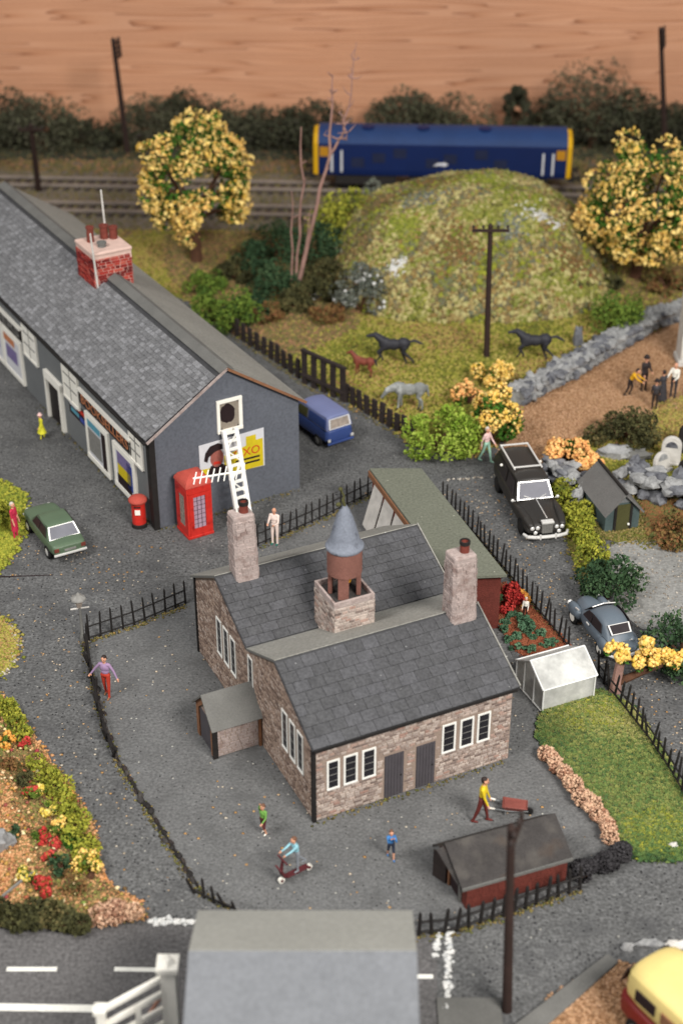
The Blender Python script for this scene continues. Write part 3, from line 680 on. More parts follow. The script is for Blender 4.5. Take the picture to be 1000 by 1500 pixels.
# roof slopes: backing boards plus single slates on the two slopes one sees
def roof_plane(p0, p1, x0, x1, m, t=.07, name='roof_board', par=sch):
    q = MB(); q.slab((x0, p0[0], p0[1]), (x1, p0[0], p0[1]), (x1, p1[0], p1[1]), (x0, p1[0], p1[1]), t)
    return q.build(name, m, par)
over = .12
fe = (prof[0][0] - .2, prof[0][1] - .03); re = (prof[4][0] + .2, prof[4][1] - .06)
up = .09
P1 = (prof[1][0], prof[1][1] + up); P2 = (prof[2][0], prof[2][1] + up); P3 = (prof[3][0], prof[3][1] + up)
rb1 = roof_plane((fe[0], fe[1] + .04), P1, -over, SW + over, 'slatejoint')
rb2 = roof_plane(P1, P2, -over, SW + over, 'ridgecard')
rb3 = roof_plane(P2, P3, -over, SW + .55, 'slatejoint')
rb4 = roof_plane(P3, (re[0], re[1] + .06), -over, SW + .55, 'ridgecard')
def slates(root, e, r, x0, x1, n_c, w, m, lift=.012, th=.022, limit=10**9, jit=1.0, name='slate', flip=False, gap=.006):
    """courses of single slates from eave e=(y,z) to ridge r"""
    e = Vector((0, e[0], e[1])); r = Vector((0, r[0], r[1])); d = (r - e); Ls = d.length; d.normalize()
    nrm = Vector((1, 0, 0)).cross(d); nrm = nrm if nrm.z > 0 else -nrm
    c = Ls / n_c; out = []
    for k in range(n_c):
        x = x0 - (k % 2) * w * .5
        while x < x1 - .02:
            ww = w * random.uniform(.92, 1.08); a, q = max(x0, x + gap), min(x1, x + ww - gap)
            if q - a > .04: out.append((a, q, k, random.random()))
            x += ww
    return out, e, d, nrm, c, lift, th
def slate_geo(b, s, e, d, nrm, c, lift, th, jit):
    a, q, k, t = s; j = random.uniform(0, .012) * jit
    p = lambda x, u, h: Vector((x, 0, 0)) + e + d * u + nrm * h
    u0, u1 = k * c - .01 + random.uniform(-.012, .012) * jit, (k + 1) * c + .02
    h0, h1 = lift + th + j, lift * .5
    vs = [p(a, u0, h0), p(q, u0, h0 + j * .5), p(q, u1, h1 + th * .4), p(a, u1, h1 + th * .4), p(a, u0, h0 - th), p(q, u0, h0 - th), p(q, u1, h1 - .004), p(a, u1, h1 - .004)]
    b.add(vs, [(0, 1, 2, 3), (0, 4, 5, 1), (1, 5, 6, 2), (3, 2, 6, 7), (0, 3, 7, 4)], 0, t)
def lay_slates(par, e, r, x0, x1, n_c, w, m, keep=10**9, key=None, jit=1.0, **kw):
    ls, ee, d, nrm, c, lift, th = slates(par, e, r, x0, x1, n_c, w, m, **kw)
    if key: ls.sort(key=key)
    rest = MB()
    for i, s in enumerate(ls):
        if i < keep:
            q = MB(); slate_geo(q, s, ee, d, nrm, c, lift, th, jit); q.build('slate', m, par, fix=False)
        else: slate_geo(rest, s, ee, d, nrm, c, lift, th, jit)
    if rest.v: stuff(rest.build('slates', m, par, fix=False))
s1 = thing  # alias kept short for the slate roots below
lay_slates(sch, (fe[0], fe[1] + .05), (P1[0] - .12, P1[1] - .05), -over + .02, SW + over - .02, 8, .52, 'slate_dark', jit=.5, lift=.012, th=.03)
lay_slates(sch, (P2[0] + .05, P2[1] + .02), (P3[0] - .12, P3[1] - .05), -over + .02, SW + .53, 8, .52, 'slate_dark', jit=.5, lift=.012, th=.03)
# plain pale strips: rear slopes and ridge rolls as card
for p, q, x1 in ((P1, P2, SW + over), (P3, (re[0], re[1] + .06), SW + .55)):
    st = MB(); a, c = Vector((0, *p)), Vector((0, *q)); dd = (c - a).normalized(); nn = Vector((1, 0, 0)).cross(dd); nn = nn if nn.z > 0 else -nn
    a = a + nn * .02 - dd * .04; c = c + nn * .02
    st.slab((-over + .01, a.y, a.z), (x1 - .01, a.y, a.z), (x1 - .01, c.y, c.z), (-over + .01, c.y, c.z), .03); st.build('ridge_strip', 'roofcard', sch)
for (p, q, x1) in (((fe[0], fe[1] + .04), P1, SW + over), (P2, P3, SW + .55)):
    v = MB(); v.slab((x1 + .002, p[0], p[1] + .06), (x1 + .045, p[0], p[1] + .06), (x1 + .045, q[0], q[1] + .06), (x1 + .002, q[0], q[1] + .06), .1); v.build('verge_edge', 'roofcard', sch)
# rear block end wall to the right (the rear roof runs further out)
b = MB(); b.prism([(4.9, 0), (4.9, 3.15), (7.5, 4.38), (SD - .02, 3.05), (SD - .02, 0)], SW - .1, SW + .42, 'yz'); b.build('wall', 'mortar_d', sch)

# chimneys (plastered stone), pot on each
def stone_chimney(x, y, z0, z1, w, d, lean):
    c = MB(); n = 7; rings = []
    for k in range(n + 1):
        t = k / n; z = z0 + (z1 - z0) * t; ww = w * (1 - .1 * t) / 2 * random.uniform(.96, 1.04); dd = d * (1 - .1 * t) / 2 * random.uniform(.96, 1.04)
        cx = x + lean * t; ch = .07
        rings.append([(cx - ww + ch, y - dd, z), (cx + ww - ch, y - dd, z), (cx + ww, y - dd + ch, z), (cx + ww, y + dd - ch, z), (cx + ww - ch, y + dd, z), (cx - ww + ch, y + dd, z), (cx - ww, y + dd - ch, z), (cx - ww, y - dd + ch, z)])
    vs = [p for r in rings for p in r]; fs = [(k * 8 + i, k * 8 + (i + 1) % 8, (k + 1) * 8 + (i + 1) % 8, (k + 1) * 8 + i) for k in range(n) for i in range(8)]
    fs += [tuple(range(7, -1, -1)), tuple(range(n * 8, n * 8 + 8))]
    c.add(vs, fs); o = c.build('chimney', 'chimstone', sch, smooth=True, angle=30)
    # coursed faces
    for sd, W, orf in ((0, w * .8, lambda s, zz, dd: (x - w * .4 + s + lean * (zz / (z1 - z0)), y - d / 2 * (1 - .1 * zz / (z1 - z0)) - dd + .01, z0 + zz)), (1, d * .8, lambda s, zz, dd: (x - w / 2 * (1 - .1 * zz / (z1 - z0)) - dd + .01 + lean * (zz / (z1 - z0)), y - d * .4 + s, z0 + zz)),
                       (2, d * .8, lambda s, zz, dd: (x + w / 2 * (1 - .1 * zz / (z1 - z0)) + dd - .01 + lean * (zz / (z1 - z0)), y - d * .4 + s, z0 + zz))):
        wall_stones('stone_courses', W, z1 - z0 - .12, orf, 'chimstone', o, .3, .15, out=.035)
    cp = MB(); cp.box(x + lean - w * .42, x + lean + w * .42, y - d * .42, y + d * .42, z1 - .04, z1 + .05); cp.build('cap', 'chimstone', o, bevel=.04)
    p = MB(); p.lathe([(.15, 0), (.15, .3), (.17, .3), (.17, .36), (.11, .36), (.11, .3)], (x + lean + w * .12, y - .02, z1 + .05), 12); p.build('chimney_pot', 'terracotta', o, smooth=True)
    p = MB(); p.lathe([(.172, 0), (.172, .12), (.12, .12), (.12, 0)], (x + lean + w * .12, y - .02, z1 + .33), 12); p.build('soot_ring', 'black', o, smooth=True)
    return o
stone_chimney(.92, 7.38, 4.1, 6.75, .82, .7, -.06)
stone_chimney(6.28, 2.5, 3.85, 6.55, .9, .78, -.04)

# belfry: square stone tank, legs, drum, lead cone, bird finial
tb = MB(); bx0, bx1, by0, by1, bz0, bz1 = 2.45, 3.88, 3.72, 5.22, 3.2, 4.78
tb.box(bx0, bx1, by0, by1, bz0, bz1); bel = tb.build('belfry_base', 'mortar', sch, bevel=.05)
wall_stones('stone_courses', bx1 - bx0, bz1 - bz0, lambda s, z, d: (bx0 + s, by0 - d, bz0 + z), 'stone', bel, .24, .1)
wall_stones('stone_courses', by1 - by0, bz1 - bz0, lambda s, z, d: (bx0 - d, by0 + s, bz0 + z), 'stone', bel, .24, .1)
wall_stones('stone_courses', by1 - by0, bz1 - bz0, lambda s, z, d: (bx1 + d, by0 + s, bz0 + z), 'stone', bel, .24, .1)
rm = MB(); w = .08
rm.box(bx0, bx1, by0, by0 + w, bz1, bz1 + .22); rm.box(bx0, bx1, by1 - w, by1, bz1, bz1 + .22); rm.box(bx0, bx0 + w, by0 + w, by1 - w, bz1, bz1 + .22); rm.box(bx1 - w, bx1, by0 + w, by1 - w, bz1, bz1 + .22)
rm.build('parapet', 'chimstone', bel, bevel=.02)
rm = MB(); rm.box(bx0 + w, bx1 - w, by0 + w, by1 - w, bz1, bz1 + .03); rm.build('lead_flat', 'darkroof', bel)
tcx, tcy, tz = 3.17, 4.47, bz1 + .03
for i, (sx, sy) in enumerate(((-1, -1), (1, -1), (1, 1), (-1, 1))):
    a = R(45 + 90 * i + 15); l = MB(); r_ = .45
    l.obox((tcx + r_ * math.cos(a), tcy + r_ * math.sin(a), tz + .5), (.07 * math.cos(a), .07 * math.sin(a), 0), (-.17 * math.sin(a), .17 * math.cos(a), 0), (0, 0, .5)); l.build('belfry_leg', 'belfry', sch, bevel=.02)
dr = MB(); n = 24; rings = [(.6, 0), (.6, .95)]
dr.lathe([(.46, .82), (.56, .82), (.56, 1.72), (.46, 1.72)], (tcx, tcy, tz), 24); dr.build('belfry_drum', 'belfry', sch, smooth=True)
c = MB(); c.lathe([(.6, 1.7), (.62, 1.76), (.59, 1.82), (.5, 1.86), (.45, 2.12), (.37, 2.45), (.27, 2.78), (.16, 3.05), (.08, 3.2)], (tcx, tcy, tz), 20); cone = c.build('belfry_roof', 'belfry_roof', sch, smooth=True, angle=60)
c = MB(); c.lathe([(.03, 0), (.22, .02), (.2, .12), (.12, .34), (.05, .42)], (tcx, tcy, tz + .42), 12); c.tube((tcx, tcy, tz + .8), (tcx, tcy, tz + 1.0), .03); c.build('bell', 'gold', sch, smooth=True)
c = MB(); p0 = Vector((tcx, tcy, tz + 3.18)); c.path([p0, p0 + Vector((-.06, 0, .22)), p0 + Vector((-.02, 0, .36))], [.05, .05, .03], 6)
c.path([p0 + Vector((-.02, 0, .36)), p0 + Vector((-.12, .02, .6))], [.035, .03], 6); c.ball(p0 + Vector((-.13, .02, .63)), .07, 8, 6); c.ball(p0 + Vector((-.2, .02, .1)), .09, 8, 6, (1, .8, .8)); c.build('finial', 'f_olive', cone, smooth=True)

# porch on the left wall
px0, px1, py0, py1 = -1.62, -.03, 4.08, 5.5
pw = MB(); pw.prism([(py0, 0), (py0, 1.28), ((py0 + py1) / 2, 1.95), (py1, 1.28), (py1, 0)], px0, px1, 'yz'); por = pw.build('porch', 'mortar_d', sch)
wall_stones('stone_courses', px1 - px0, 1.27, lambda s, z, d: (px0 + s, py0 - d, z), 'chimstone', por, .26, .115)
fr = MB(); y0, y1 = py0 - .03, py1 + .03; ym = (y0 + y1) / 2
fr.box(px0 - .06, px0 + .04, y0, y0 + .22, 0, 1.3); fr.box(px0 - .06, px0 + .04, y1 - .22, y1, 0, 1.3); 
fr.prism([(y0, 1.3), (ym, 1.98), (y1, 1.3), (y1 - .25, 1.25), (ym, 1.7), (y0 + .25, 1.25)], px0 - .06, px0 + .04, 'yz'); fr.build('porch_front', 'oak', por)
fr = MB(); fr.box(px0 - .015, px0 + .06, py0 + .2, py1 - .2, .01, 1.25); fr.build('porch_door', 'door', por)
fr = MB(); fr.box(px0 - .1, px0 + .08, py0 - .09, py0 - .032, 0, 1.25); fr.build('porch_post', 'black', por)
fr = MB(); fr.box(-.12, -.03, py0 - .1, py0 - .03, 0, 1.2); fr.build('porch_edge', 'oak', por)
for sgn, ye in ((-1, py0 - .2), (1, py1 + .2)):
    rf = MB(); a = (px0 - .14, ye, 1.2); b2 = (.0, ye, 1.2); c2 = (.0, ym, 2.08); d2 = (px0 - .14, ym, 2.08)
    rf.slab(*( (a, b2, c2, d2) if sgn < 0 else (d2, c2, b2, a)), .06); rf.build('porch_roof', 'ridgecard', por)

# aerial on the left chimney
ae = thing('tv_aerial', 'white toothed television aerial on the left school chimney', 'aerial')
M4 = Matrix.Translation((*SA, 0)) @ Matrix.Rotation(SR, 4, 'Z')
base = M4 @ Vector((.76, 7.44, 6.79))
q = MB(); mast_top = base + Vector((-.1, 0, 1.3)); q.path([base, mast_top], [.035, .03], 6); q.build('mast', 'white', ae)
q = MB(); a0 = mast_top + Vector((-1.25, -.06, -.02)); a1 = mast_top + Vector((.4, .25, .1)); q.tube(a0, a1, .03, .03, 6); q.build('boom', 'white', ae)
for i in range(9):
    t = i / 8; p = a0 + (a1 - a0) * (.04 + .92 * t); l = .26 + .1 * t
    e = MB(); e.tube(p + Vector((.05, .1, l * .75)) * .9, p - Vector((.05, .1, l * .75)) * .9, .022, .022, 5); e.build('element', 'white', ae)

# ---------------------------------------------------------------- flat-roofed annexe behind the school
an = thing('flat_roof_annexe', 'long low annexe with sage felt flat roof beside the railings', 'shed', (0, 0, 0))
q0, q1, q2, q3 = Vector((*(1.11, 52.46), 2.5)), Vector((*(3.16, 52.46), 2.5)), Vector((*(5.83, 44.79), 2.5)), Vector((*(4.11, 44.36), 2.5))
q3 = q0 + (q2 - q1)*1.02
b = MB(); b.slab(q0, q3, q2, q1, .1) if (q3 - q0).cross(q1 - q0).z > 0 else b.slab(q0, q1, q2, q3, .1); b.build('roof', 'sage', an)
cen = (q0 + q1 + q2 + q3) / 4
ins = [cen + (p - cen) * .93 for p in (q0, q1, q2, q3)]
b = MB(); vs = [(p.x, p.y, 0) for p in ins] + [(p.x, p.y, 2.38) for p in ins]
b.add(vs, [(0, 1, 5, 4), (1, 2, 6, 5), (2, 3, 7, 6), (3, 0, 4, 7), (4, 5, 6, 7)]); b.build('wall', 'redshed', an)
e0, e1 = ins[0], ins[3]; dv = (e1 - e0).normalized(); nv = Vector((-dv.y, dv.x, 0)); nv = nv if nv.x < 0 else -nv
f0, f1 = q0, q3
b = MB(); b.slab((f0.x, f0.y, 2.4), (f1.x, f1.y, 2.4), (f1.x, f1.y, 2.16), (f0.x, f0.y, 2.16), .06); b.build('fascia', 'oak', an)
for i in range(7):
    t = .03 + i * .15; p = e0 + (e1 - e0) * t + nv * .05; pe = p + dv * .98
    b = MB(); b.slab((p.x + nv.x * .5, p.y + nv.y * .5, .3), (pe.x + nv.x * .5, pe.y + nv.y * .5, .3), (pe.x, pe.y, 2.1), (p.x, p.y, 2.1), .05); b.build('white_panel', 'whitestone', an)
    b = MB(); s_ = p - dv * .06; b.box(s_.x - .06, s_.x + .06, s_.y - .06, s_.y + .06, 0, 2.15); b.build('post', 'terracotta', an)

# ---------------------------------------------------------------- long grey shop
HO = (-7.4, 51.93); HR = R(30.4)
shop = thing('shop_building', 'long slate-roofed grey shop with white framed shopfront windows', 'shop', HO, HR)
HW, HL, HE, HG = 6.55, 25.2, 4.12, 6.3
b = MB(); b.prism([(0, 0), (HW, 0), (HW, HE), (HW / 2 + .05, HG), (0, HE)], .0, HL, 'xz'); b.build('wall', ['greywall'], shop)
b = MB(); b.box(-.012, 0, .06, HL, 0, HE - .02); b.build('shopfront_wall', 'greyfront', shop)
osf = lambda s, z, d: (-d - .012, s, z)
og = lambda s, z, d: (s, -d, z)
# roof: front slope of single slates, plain rear slope
rx, rz_ = HW / 2 + .05, HG + .1
class _T: pass
sl = bpy.data.objects.new('roof', None); COL.objects.link(sl); sl.parent = shop; sl.rotation_euler = (0, 0, R(90)); sl.location = (0, 0, 0)
# in the slate frame x runs up the building, y = -shop x
b = MB(); b.slab((-.24, -.18, HE - .04), (-.24, HL, HE - .04), (rx, HL, rz_), (rx, -.18, rz_), -.08); 
b.build('roof_board', 'slatejoint', shop)
b = MB(); b.slab((rx + .005, -.18, rz_), (rx + .005, HL, rz_), (HW + .28, HL, HE - .06), (HW + .28, -.18, HE - .06), -.09); b.build('rear_roof', 'roofcard', shop)
b = MB(); b.slab((rx - .34, -.2, rz_ - .12), (rx - .34, HL, rz_ - .12), (rx + .02, HL, rz_ + .075), (rx + .02, -.2, rz_ + .075), -.04); b.build('ridge_board', 'ridgecard', shop)
b = MB(); b.slab((rx + .02, -.2, rz_ + .075), (rx + .02, HL, rz_ + .075), (rx + .3, HL, rz_ - .09), (rx + .3, -.2, rz_ - .09), -.04); b.build('ridge_board', 'ridgecard', shop)
b = MB(); b.slab((-.27, -.22, HE - .05), (-.27, -.17, HE - .05), (rx, -.17, rz_ + .03), (rx, -.22, rz_ + .03), -.1); b.build('verge_strip', 'chimstone', shop)
b = MB(); b.slab((rx, -.22, rz_ + .03), (rx, -.17, rz_ + .03), (HW + .3, -.17, HE - .06), (HW + .3, -.22, HE - .06), -.1); b.build('verge_strip', 'oak', shop)
lay_slates(sl, (.25, HE + .02), (-rx + .5, rz_ - .27), -.16, HL - .05, 18, .27, 'slate', keep=300, key=lambda s: s[0] * 1.0 + s[2] * .02, jit=1.0, lift=.014, th=.034, gap=.012)
b = MB(); b.box(-.36, -.24, -.15, HL, HE - .17, HE - .05); b.build('gutter', 'black', shop, bevel=.02)
b = MB(); b.box(-.12, .12, -.1, .0, 0, HE - .05); b.build('corner_post', 'black', shop)
b = MB(); b.box(-.1, -.013, 0.02, .3, 0, HE - .05); b.build('corner_post', 'black', shop)

def shop_window(s0, s1, z0, z1, deep=.12, upper=False, art=None):
    if upper:
        o = framed_window(shop, osf, s0, s1, z0, z1, .12, 2, 3, frame='cream', pane='cream', bar=.07, proud=deep)
        return o
    o = framed_window(shop, osf, s0, s1, z0, z1, .24, 1, 1, frame='cream', pane='paper', bar=0, proud=deep)
    for (a0, a1, c0, c1, m) in art or []:
        q = MB(); sa, sb = s0 + .24 + (s1 - s0 - .48) * a0, s0 + .24 + (s1 - s0 - .48) * a1; za, zb = z0 + .24 + (z1 - z0 - .48) * c0, z0 + .24 + (z1 - z0 - .48) * c1
        q.quad(osf(sa, za, deep - .016), osf(sb, za, deep - .016), osf(sb, zb, deep - .016), osf(sa, zb, deep - .016)); q.build('display', m, o)
    return o
SV = []
def sv(tl, br):      # (s,z) of a corner on the shopfront and the opposite one
    return sorted((tl[0], br[0])) + sorted((tl[1], br[1]))
a = sv((1.64, 2.16), (3.85, 0.21)); 
shop_window(a[0], a[1], .22, 2.3, art=[(.1, .9, .62, 1, 'pviolet'), (.1, .9, .3, .62, 'pyellow'), (.0, .35, .15, .9, 'pblue'), (.1, .95, .0, .3, 'pblack')])
a = sv((4.38, 2.27), (6.85, 1.04)); shop_window(a[0], a[1], .12, 2.35, art=[(.0, .25, .0, 1, 'pblack'), (.3, 1, .8, 1, 'pteal'), (.3, 1, .1, .75, 'signgrey')])
a = sv((14.69, 2.28), (17.31, 0.7)); shop_window(a[0], a[1], .12, 2.35, art=[(.3, 1, .78, 1, 'orange'), (.2, .9, .3, .7, 'pviolet')])
a = sv((17.25, 1.45), (19.72, 0.47)); shop_window(a[0], a[1], .12, 2.35, art=[(.2, .9, .3, .7, 'pblue')])
for p, q in (((0.79, 3.74), (2.03, 2.63)), ((7.5, 3.86), (9.27, 2.63)), ((12.5, 3.79), (14.26, 2.79))):
    a = sv(p, q); shop_window(a[0], a[1], 2.28 if a[0] < 2 else 2.0, 3.92, .1, True)
# doorway
a = sv((9.59, 1.99), (11.58, 1.31))
d = MB(); s0, s1 = a[0], a[1]
for q in ((s0, s0 + .28, 0, 2.25), (s1 - .16, s1, 0, 2.25), (s0, s1, 2.0, 2.35)):
    d.add([osf(u, z, dd) for dd in (-.01, .16 + (.01 if q[2] else 0)) for u, z in ((q[0], q[2]), (q[1], q[2]), (q[1], q[3]), (q[0], q[3]))], [(4, 5, 6, 7), (0, 1, 5, 4), (1, 2, 6, 5), (2, 3, 7, 6), (3, 0, 4, 7)])
do = d.build('doorway', 'cream', shop)
d = MB(); d.quad(osf(s0 + .28, .01, .02), osf(s1 - .16, .01, .02), osf(s1 - .16, 2.0, .02), osf(s0 + .28, 2.0, .02)); d.build('door', 'blkpanel', do)
# fascia signs
def fascia(s0, s1, z0, z1, body, m, size):
    d = MB(); d.add([osf(u, z, dd) for dd in (0, .1) for u, z in ((s0, z0), (s1, z0), (s1, z1), (s0, z1))], [(4, 5, 6, 7), (0, 1, 5, 4), (1, 2, 6, 5), (2, 3, 7, 6), (3, 0, 4, 7)]); o = d.build('shop_sign', 'blkpanel', shop)
    d = MB(); d.add([osf(u, z, dd) for dd in (0, .16) for u, z in ((s0 - .03, z1), (s1 + .03, z1), (s1 + .03, z1 + .09), (s0 - .03, z1 + .09))], [(4, 5, 6, 7), (0, 1, 5, 4), (1, 2, 6, 5), (2, 3, 7, 6), (3, 0, 4, 7)]); d.build('sign_cornice', 'cream', o)
    t = text_mesh(body, size, 'lettering', m, o, .004); w = max(v.co.x for v in t.data.vertices) * 2
    t.scale = ((s1 - s0 - .5) / w, 1.15, 1); t.location = osf((s0 + s1) / 2, (z0 + z1) / 2 - .01, .106); t.rotation_euler = (R(90), 0, R(-90))
a = sv((1.97, 2.97), (7.37, 2.78)); fascia(a[0] - .1, a[1], 2.5, 3.12, 'BOOKSELLERS', 'orange', .52)
a = sv((14.43, 3.11), (23.72, 1.94)); fascia(a[0], a[1], 2.5, 3.1, 'STATIONERS', 'signgrey', .52)
a = sv((6.87, 1.62), (8.93, 1.44))
po = None
for (u0, u1, c0, c1, m) in ((0, 1, 0, 1, 'pblack'), (.55, .95, .55, .9, 'paper'), (.1, .5, .6, .85, 'pred'), (.45, .9, .2, .45, 'pteal'), (.05, .4, .1, .4, 'pblue')):
    q = MB(); f = lambda t, A, B: A + (B - A) * t; dd = .012 if m == 'pblack' else .018
    q.quad(osf(f(u0, a[0], a[1]), f(c0, 1.35, 2.15), dd), osf(f(u1, a[0], a[1]), f(c0, 1.35, 2.15), dd), osf(f(u1, a[0], a[1]), f(c1, 1.35, 2.15), dd), osf(f(u0, a[0], a[1]), f(c1, 1.35, 2.15), dd))
    o = q.build('poster' if po is None else 'poster_patch', m, shop if po is None else po); po = po or o

# gable window with the broken pane
def gv(p): return p
w0, w1, g0, g1 = 2.86, 3.98, 3.55, 5.0
gw = MB()
for (a0, a1, c0, c1, e) in ((w0, w1, g0, g0 + .14, .02), (w0, w1, g1 - .14, g1, .01), (w0, w0 + .13, g0 + .14, g1 - .14, 0), (w1 - .15, w1, g0 + .14, g1 - .14, 0)):
    gw.box(a0, a1, -.08 - e, .02, c0, c1)
gwo = gw.build('gable_window', 'cream', shop, bevel=.01)
b = MB(); b.quad((w0 + .13, -.012, g0 + .14), (w1 - .15, -.012, g0 + .14), (w1 - .15, -.012, g1 - .14), (w0 + .13, -.012, g1 - .14)); b.build('dark_opening', 'pblack', gwo)
sh = MB()
ring = []
cx, cz = 3.33, 4.36
outer = [(w0 + .13, g0 + .14), (w1 - .15, g0 + .14), (w1 - .15, g1 - .14), (w0 + .13, g1 - .14)]
N = 22; inn = []; out = []
for i in range(N):
    t = 2 * math.pi * i / N; rr = .34 + random.uniform(-.03, .03); inn.append((cx + rr * math.cos(t), -.035, cz + rr * 1.25 * math.sin(t)))
    s_ = max(abs(math.cos(t)) / .42, abs(math.sin(t)) / .585); out.append((3.41 + math.cos(t) / s_, -.02, 4.275 + math.sin(t) / s_))
sh.add(inn + out, [(i, (i + 1) % N, N + (i + 1) % N, N + i) for i in range(N)]); sh.build('broken_pane', 'f_grit', gwo)

# brick chimney stack astride the ridge
bc = MB(); c0, c1, d0, d1, z0, z1 = 2.42, 4.22, 10.9, 12.9, 5.3, 7.45
bc.box(c0, c1, d0, d1, z0, z1); bco = bc.build('chimney_stack', 'rendercap', shop)
for W, orf in ((c1 - c0, lambda s, z, d: (c0 + s, d0 - d, z0 + z)), (d1 - d0, lambda s, z, d: (c0 - d, d0 + s, z0 + z)), (d1 - d0, lambda s, z, d: (c1 + d, d0 + s, z0 + z))):
    wall_stones('bricks', W, z1 - z0 - .2, orf, 'redbrick', bco, .36, .14, out=.03)
bc = MB(); rows = 9; vs = []
bc.box(c0 - .05, c1 + .05, d0 - .05, d1 + .05, z1 - .06, z1 + .1); bc.build('mortar_cap', 'rendercap', bco, bevel=.06)
for (x, y, h, r) in ((2.9, 12.3, .7, .17), (3.6, 12.4, .62, .19), (3.95, 12.2, .55, .19), (3.1, 11.5, .22, .2)):
    p = MB(); p.lathe([(r, 0), (r * .9, h - .08), (r * 1.1, h - .08), (r * 1.1, h), (r * .7, h), (r * .65, h - .1)], (x, y, z1 + .1), 12); p.build('chimney_pot', 'terracotta' if h > .3 else 'ridgecard', bco, smooth=True)
for (p0, p1, r) in (((2.52, 10.85, 5.7), (2.36, 10.83, 8.5), .05), ((3.75, 12.6, 7.9), (3.7, 12.6, 9.7), .05)):
    p = MB(); p.tube(p0, p1, r, r * .8, 7); p.build('flue_rod', 'whitestone', bco)

# poster on the gable
ps = thing('wall_poster', 'torn advertising poster with a man in black cap, yellow right end', 'poster', HO, HR)
def gq(name, pts, m, d, par=ps):
    q = MB(); q.add([(x, -d, z) for x, z in pts], [tuple(range(len(pts)))]); return q.build(name, m, par, fix=False)
pl, pr, pb, pt = 2.02, 4.92, 1.55, 3.3
q = MB(); q.slab((pl, -.03, pb + .18), (pr, -.03, pb), (pr, -.03, pt), (pl, -.03, pt - .06), .02); q.build('sheet', 'paper', ps)
gq('yellow_block', [(3.1, 1.62), (pr - .06, 1.58), (pr - .06, 2.85), (4.55, 2.85), (4.55, 3.1), (4.1, 3.1), (4.1, 2.7), (3.1, 2.5)], 'pyellow', .036)
gq('yellow_block', [(2.06, 1.75), (2.7, 1.75), (2.6, 2.1), (2.1, 2.15)], 'pyellow', .036)
gq('shoulders', [(2.25, 1.74), (3.3, 1.72), (3.25, 2.0), (2.9, 2.25), (2.5, 2.2)], 'pblack', .038)
gq('face', [(2.78 + .3 * math.cos(t * math.pi / 8), 2.5 + .4 * math.sin(t * math.pi / 8)) for t in range(16)], 'pskin', .040)
gq('cap', [(2.2, 2.5), (2.28, 2.85), (2.5, 3.1), (2.85, 3.16), (3.05, 3.05), (3.05, 2.85), (2.7, 2.8), (2.42, 2.62), (2.35, 2.4)], 'pblack', .043)
gq('lips', [(2.6, 2.24), (2.95, 2.2), (2.9, 2.32), (2.65, 2.36)], 'pred', .043)
t = text_mesh('OXO', .52, 'lettering', 'pred', ps, .002); t.location = (4.12, -.04, 2.4); t.rotation_euler = (R(90), 0, 0)
for z in (2.05, 1.86): gq('text_line', [(3.6, z), (4.7, z - .02), (4.7, z + .07), (3.6, z + .09)], 'pblack', .0385)

# white lattice ladder from the broken window down to the yard
la = thing('ladder', 'white lattice ladder hanging from the broken gable window', 'ladder', HO, HR)
top = Vector((3.3, -.25, 3.75)); bot = Vector((2.95, -2.1, .02)); side = Vector((.27, 0, 0))
for s_ in (-1, 1):
    q = MB(); c = (top + bot) / 2 + side * s_; dv = (bot - top) / 2; q.obox(c, dv, Vector((.075, 0, 0)), Vector((0, .09, 0))); q.build('rail', 'white', la, bevel=.01)
for i in range(13):
    p = top + (bot - top) * (.03 + i * .078); q = MB(); q.obox(p, side, Vector((0, .05, 0)), Vector((0, 0, .045))); q.build('rung', 'white', la)
for i in range(6):
    p = top + (bot - top) * (.1 + i * .15); q = MB(); q.obox(p + Vector((0, -.06, 0)), side * .75 + (bot - top) * (.05 if i % 2 else -.05), Vector((0, .02, 0)), Vector((0, 0, .04))); q.build('brace', 'white', la)

# ================================================================== SMALL BUILDINGS
# ---- greenhouse of milky plastic
ga, gb, gc = (6.23, 41.53), (6.71, 40.23), (8.54, 41.04)
GR = head(gb, gc); GX = math.dist(gb, gc); GY = 1.75
gh = thing('greenhouse', 'milky clear plastic greenhouse beside the lawn', 'greenhouse', gb, GR)
hz, rz2 = .95, 1.55
def plate(name, pts, m, par, t=.035):
    q = MB(); q.slab(*pts, t); return q.build(name, m, par)
plate('side_panel', ((0, 0, .02), (GX, 0, .02), (GX, 0, hz), (0, 0, hz)), 'greenhouse', gh)
plate('side_panel', ((GX, GY, .02), (0, GY, .02), (0, GY, hz), (GX, GY, hz)), 'greenhouse', gh)
plate('roof_panel', ((-.04, -.05, hz), (GX + .04, -.05, hz), (GX + .04, GY / 2, rz2), (-.04, GY / 2, rz2)), 'greenhouse', gh)
plate('roof_panel', ((-.04, GY / 2, rz2), (GX + .04, GY / 2, rz2), (GX + .04, GY + .05, hz), (-.04, GY + .05, hz)), 'greenhouse', gh)
for x, e in ((0, 0), (GX, 1)):
    q = MB(); q.prism([(0.04, .02), (GY - .04, .02), (GY - .04, hz), (GY / 2, rz2 - .05), (.04, hz)], x + (.0 if e else .0), x + (-.035 if e else .035), 'yz'); q.build('end_panel', 'greenhouse', gh)
def bar(name, p, q, r, m, par, n=5):
    b = MB(); b.tube(p, q, r, r, n); return b.build(name, m, par)
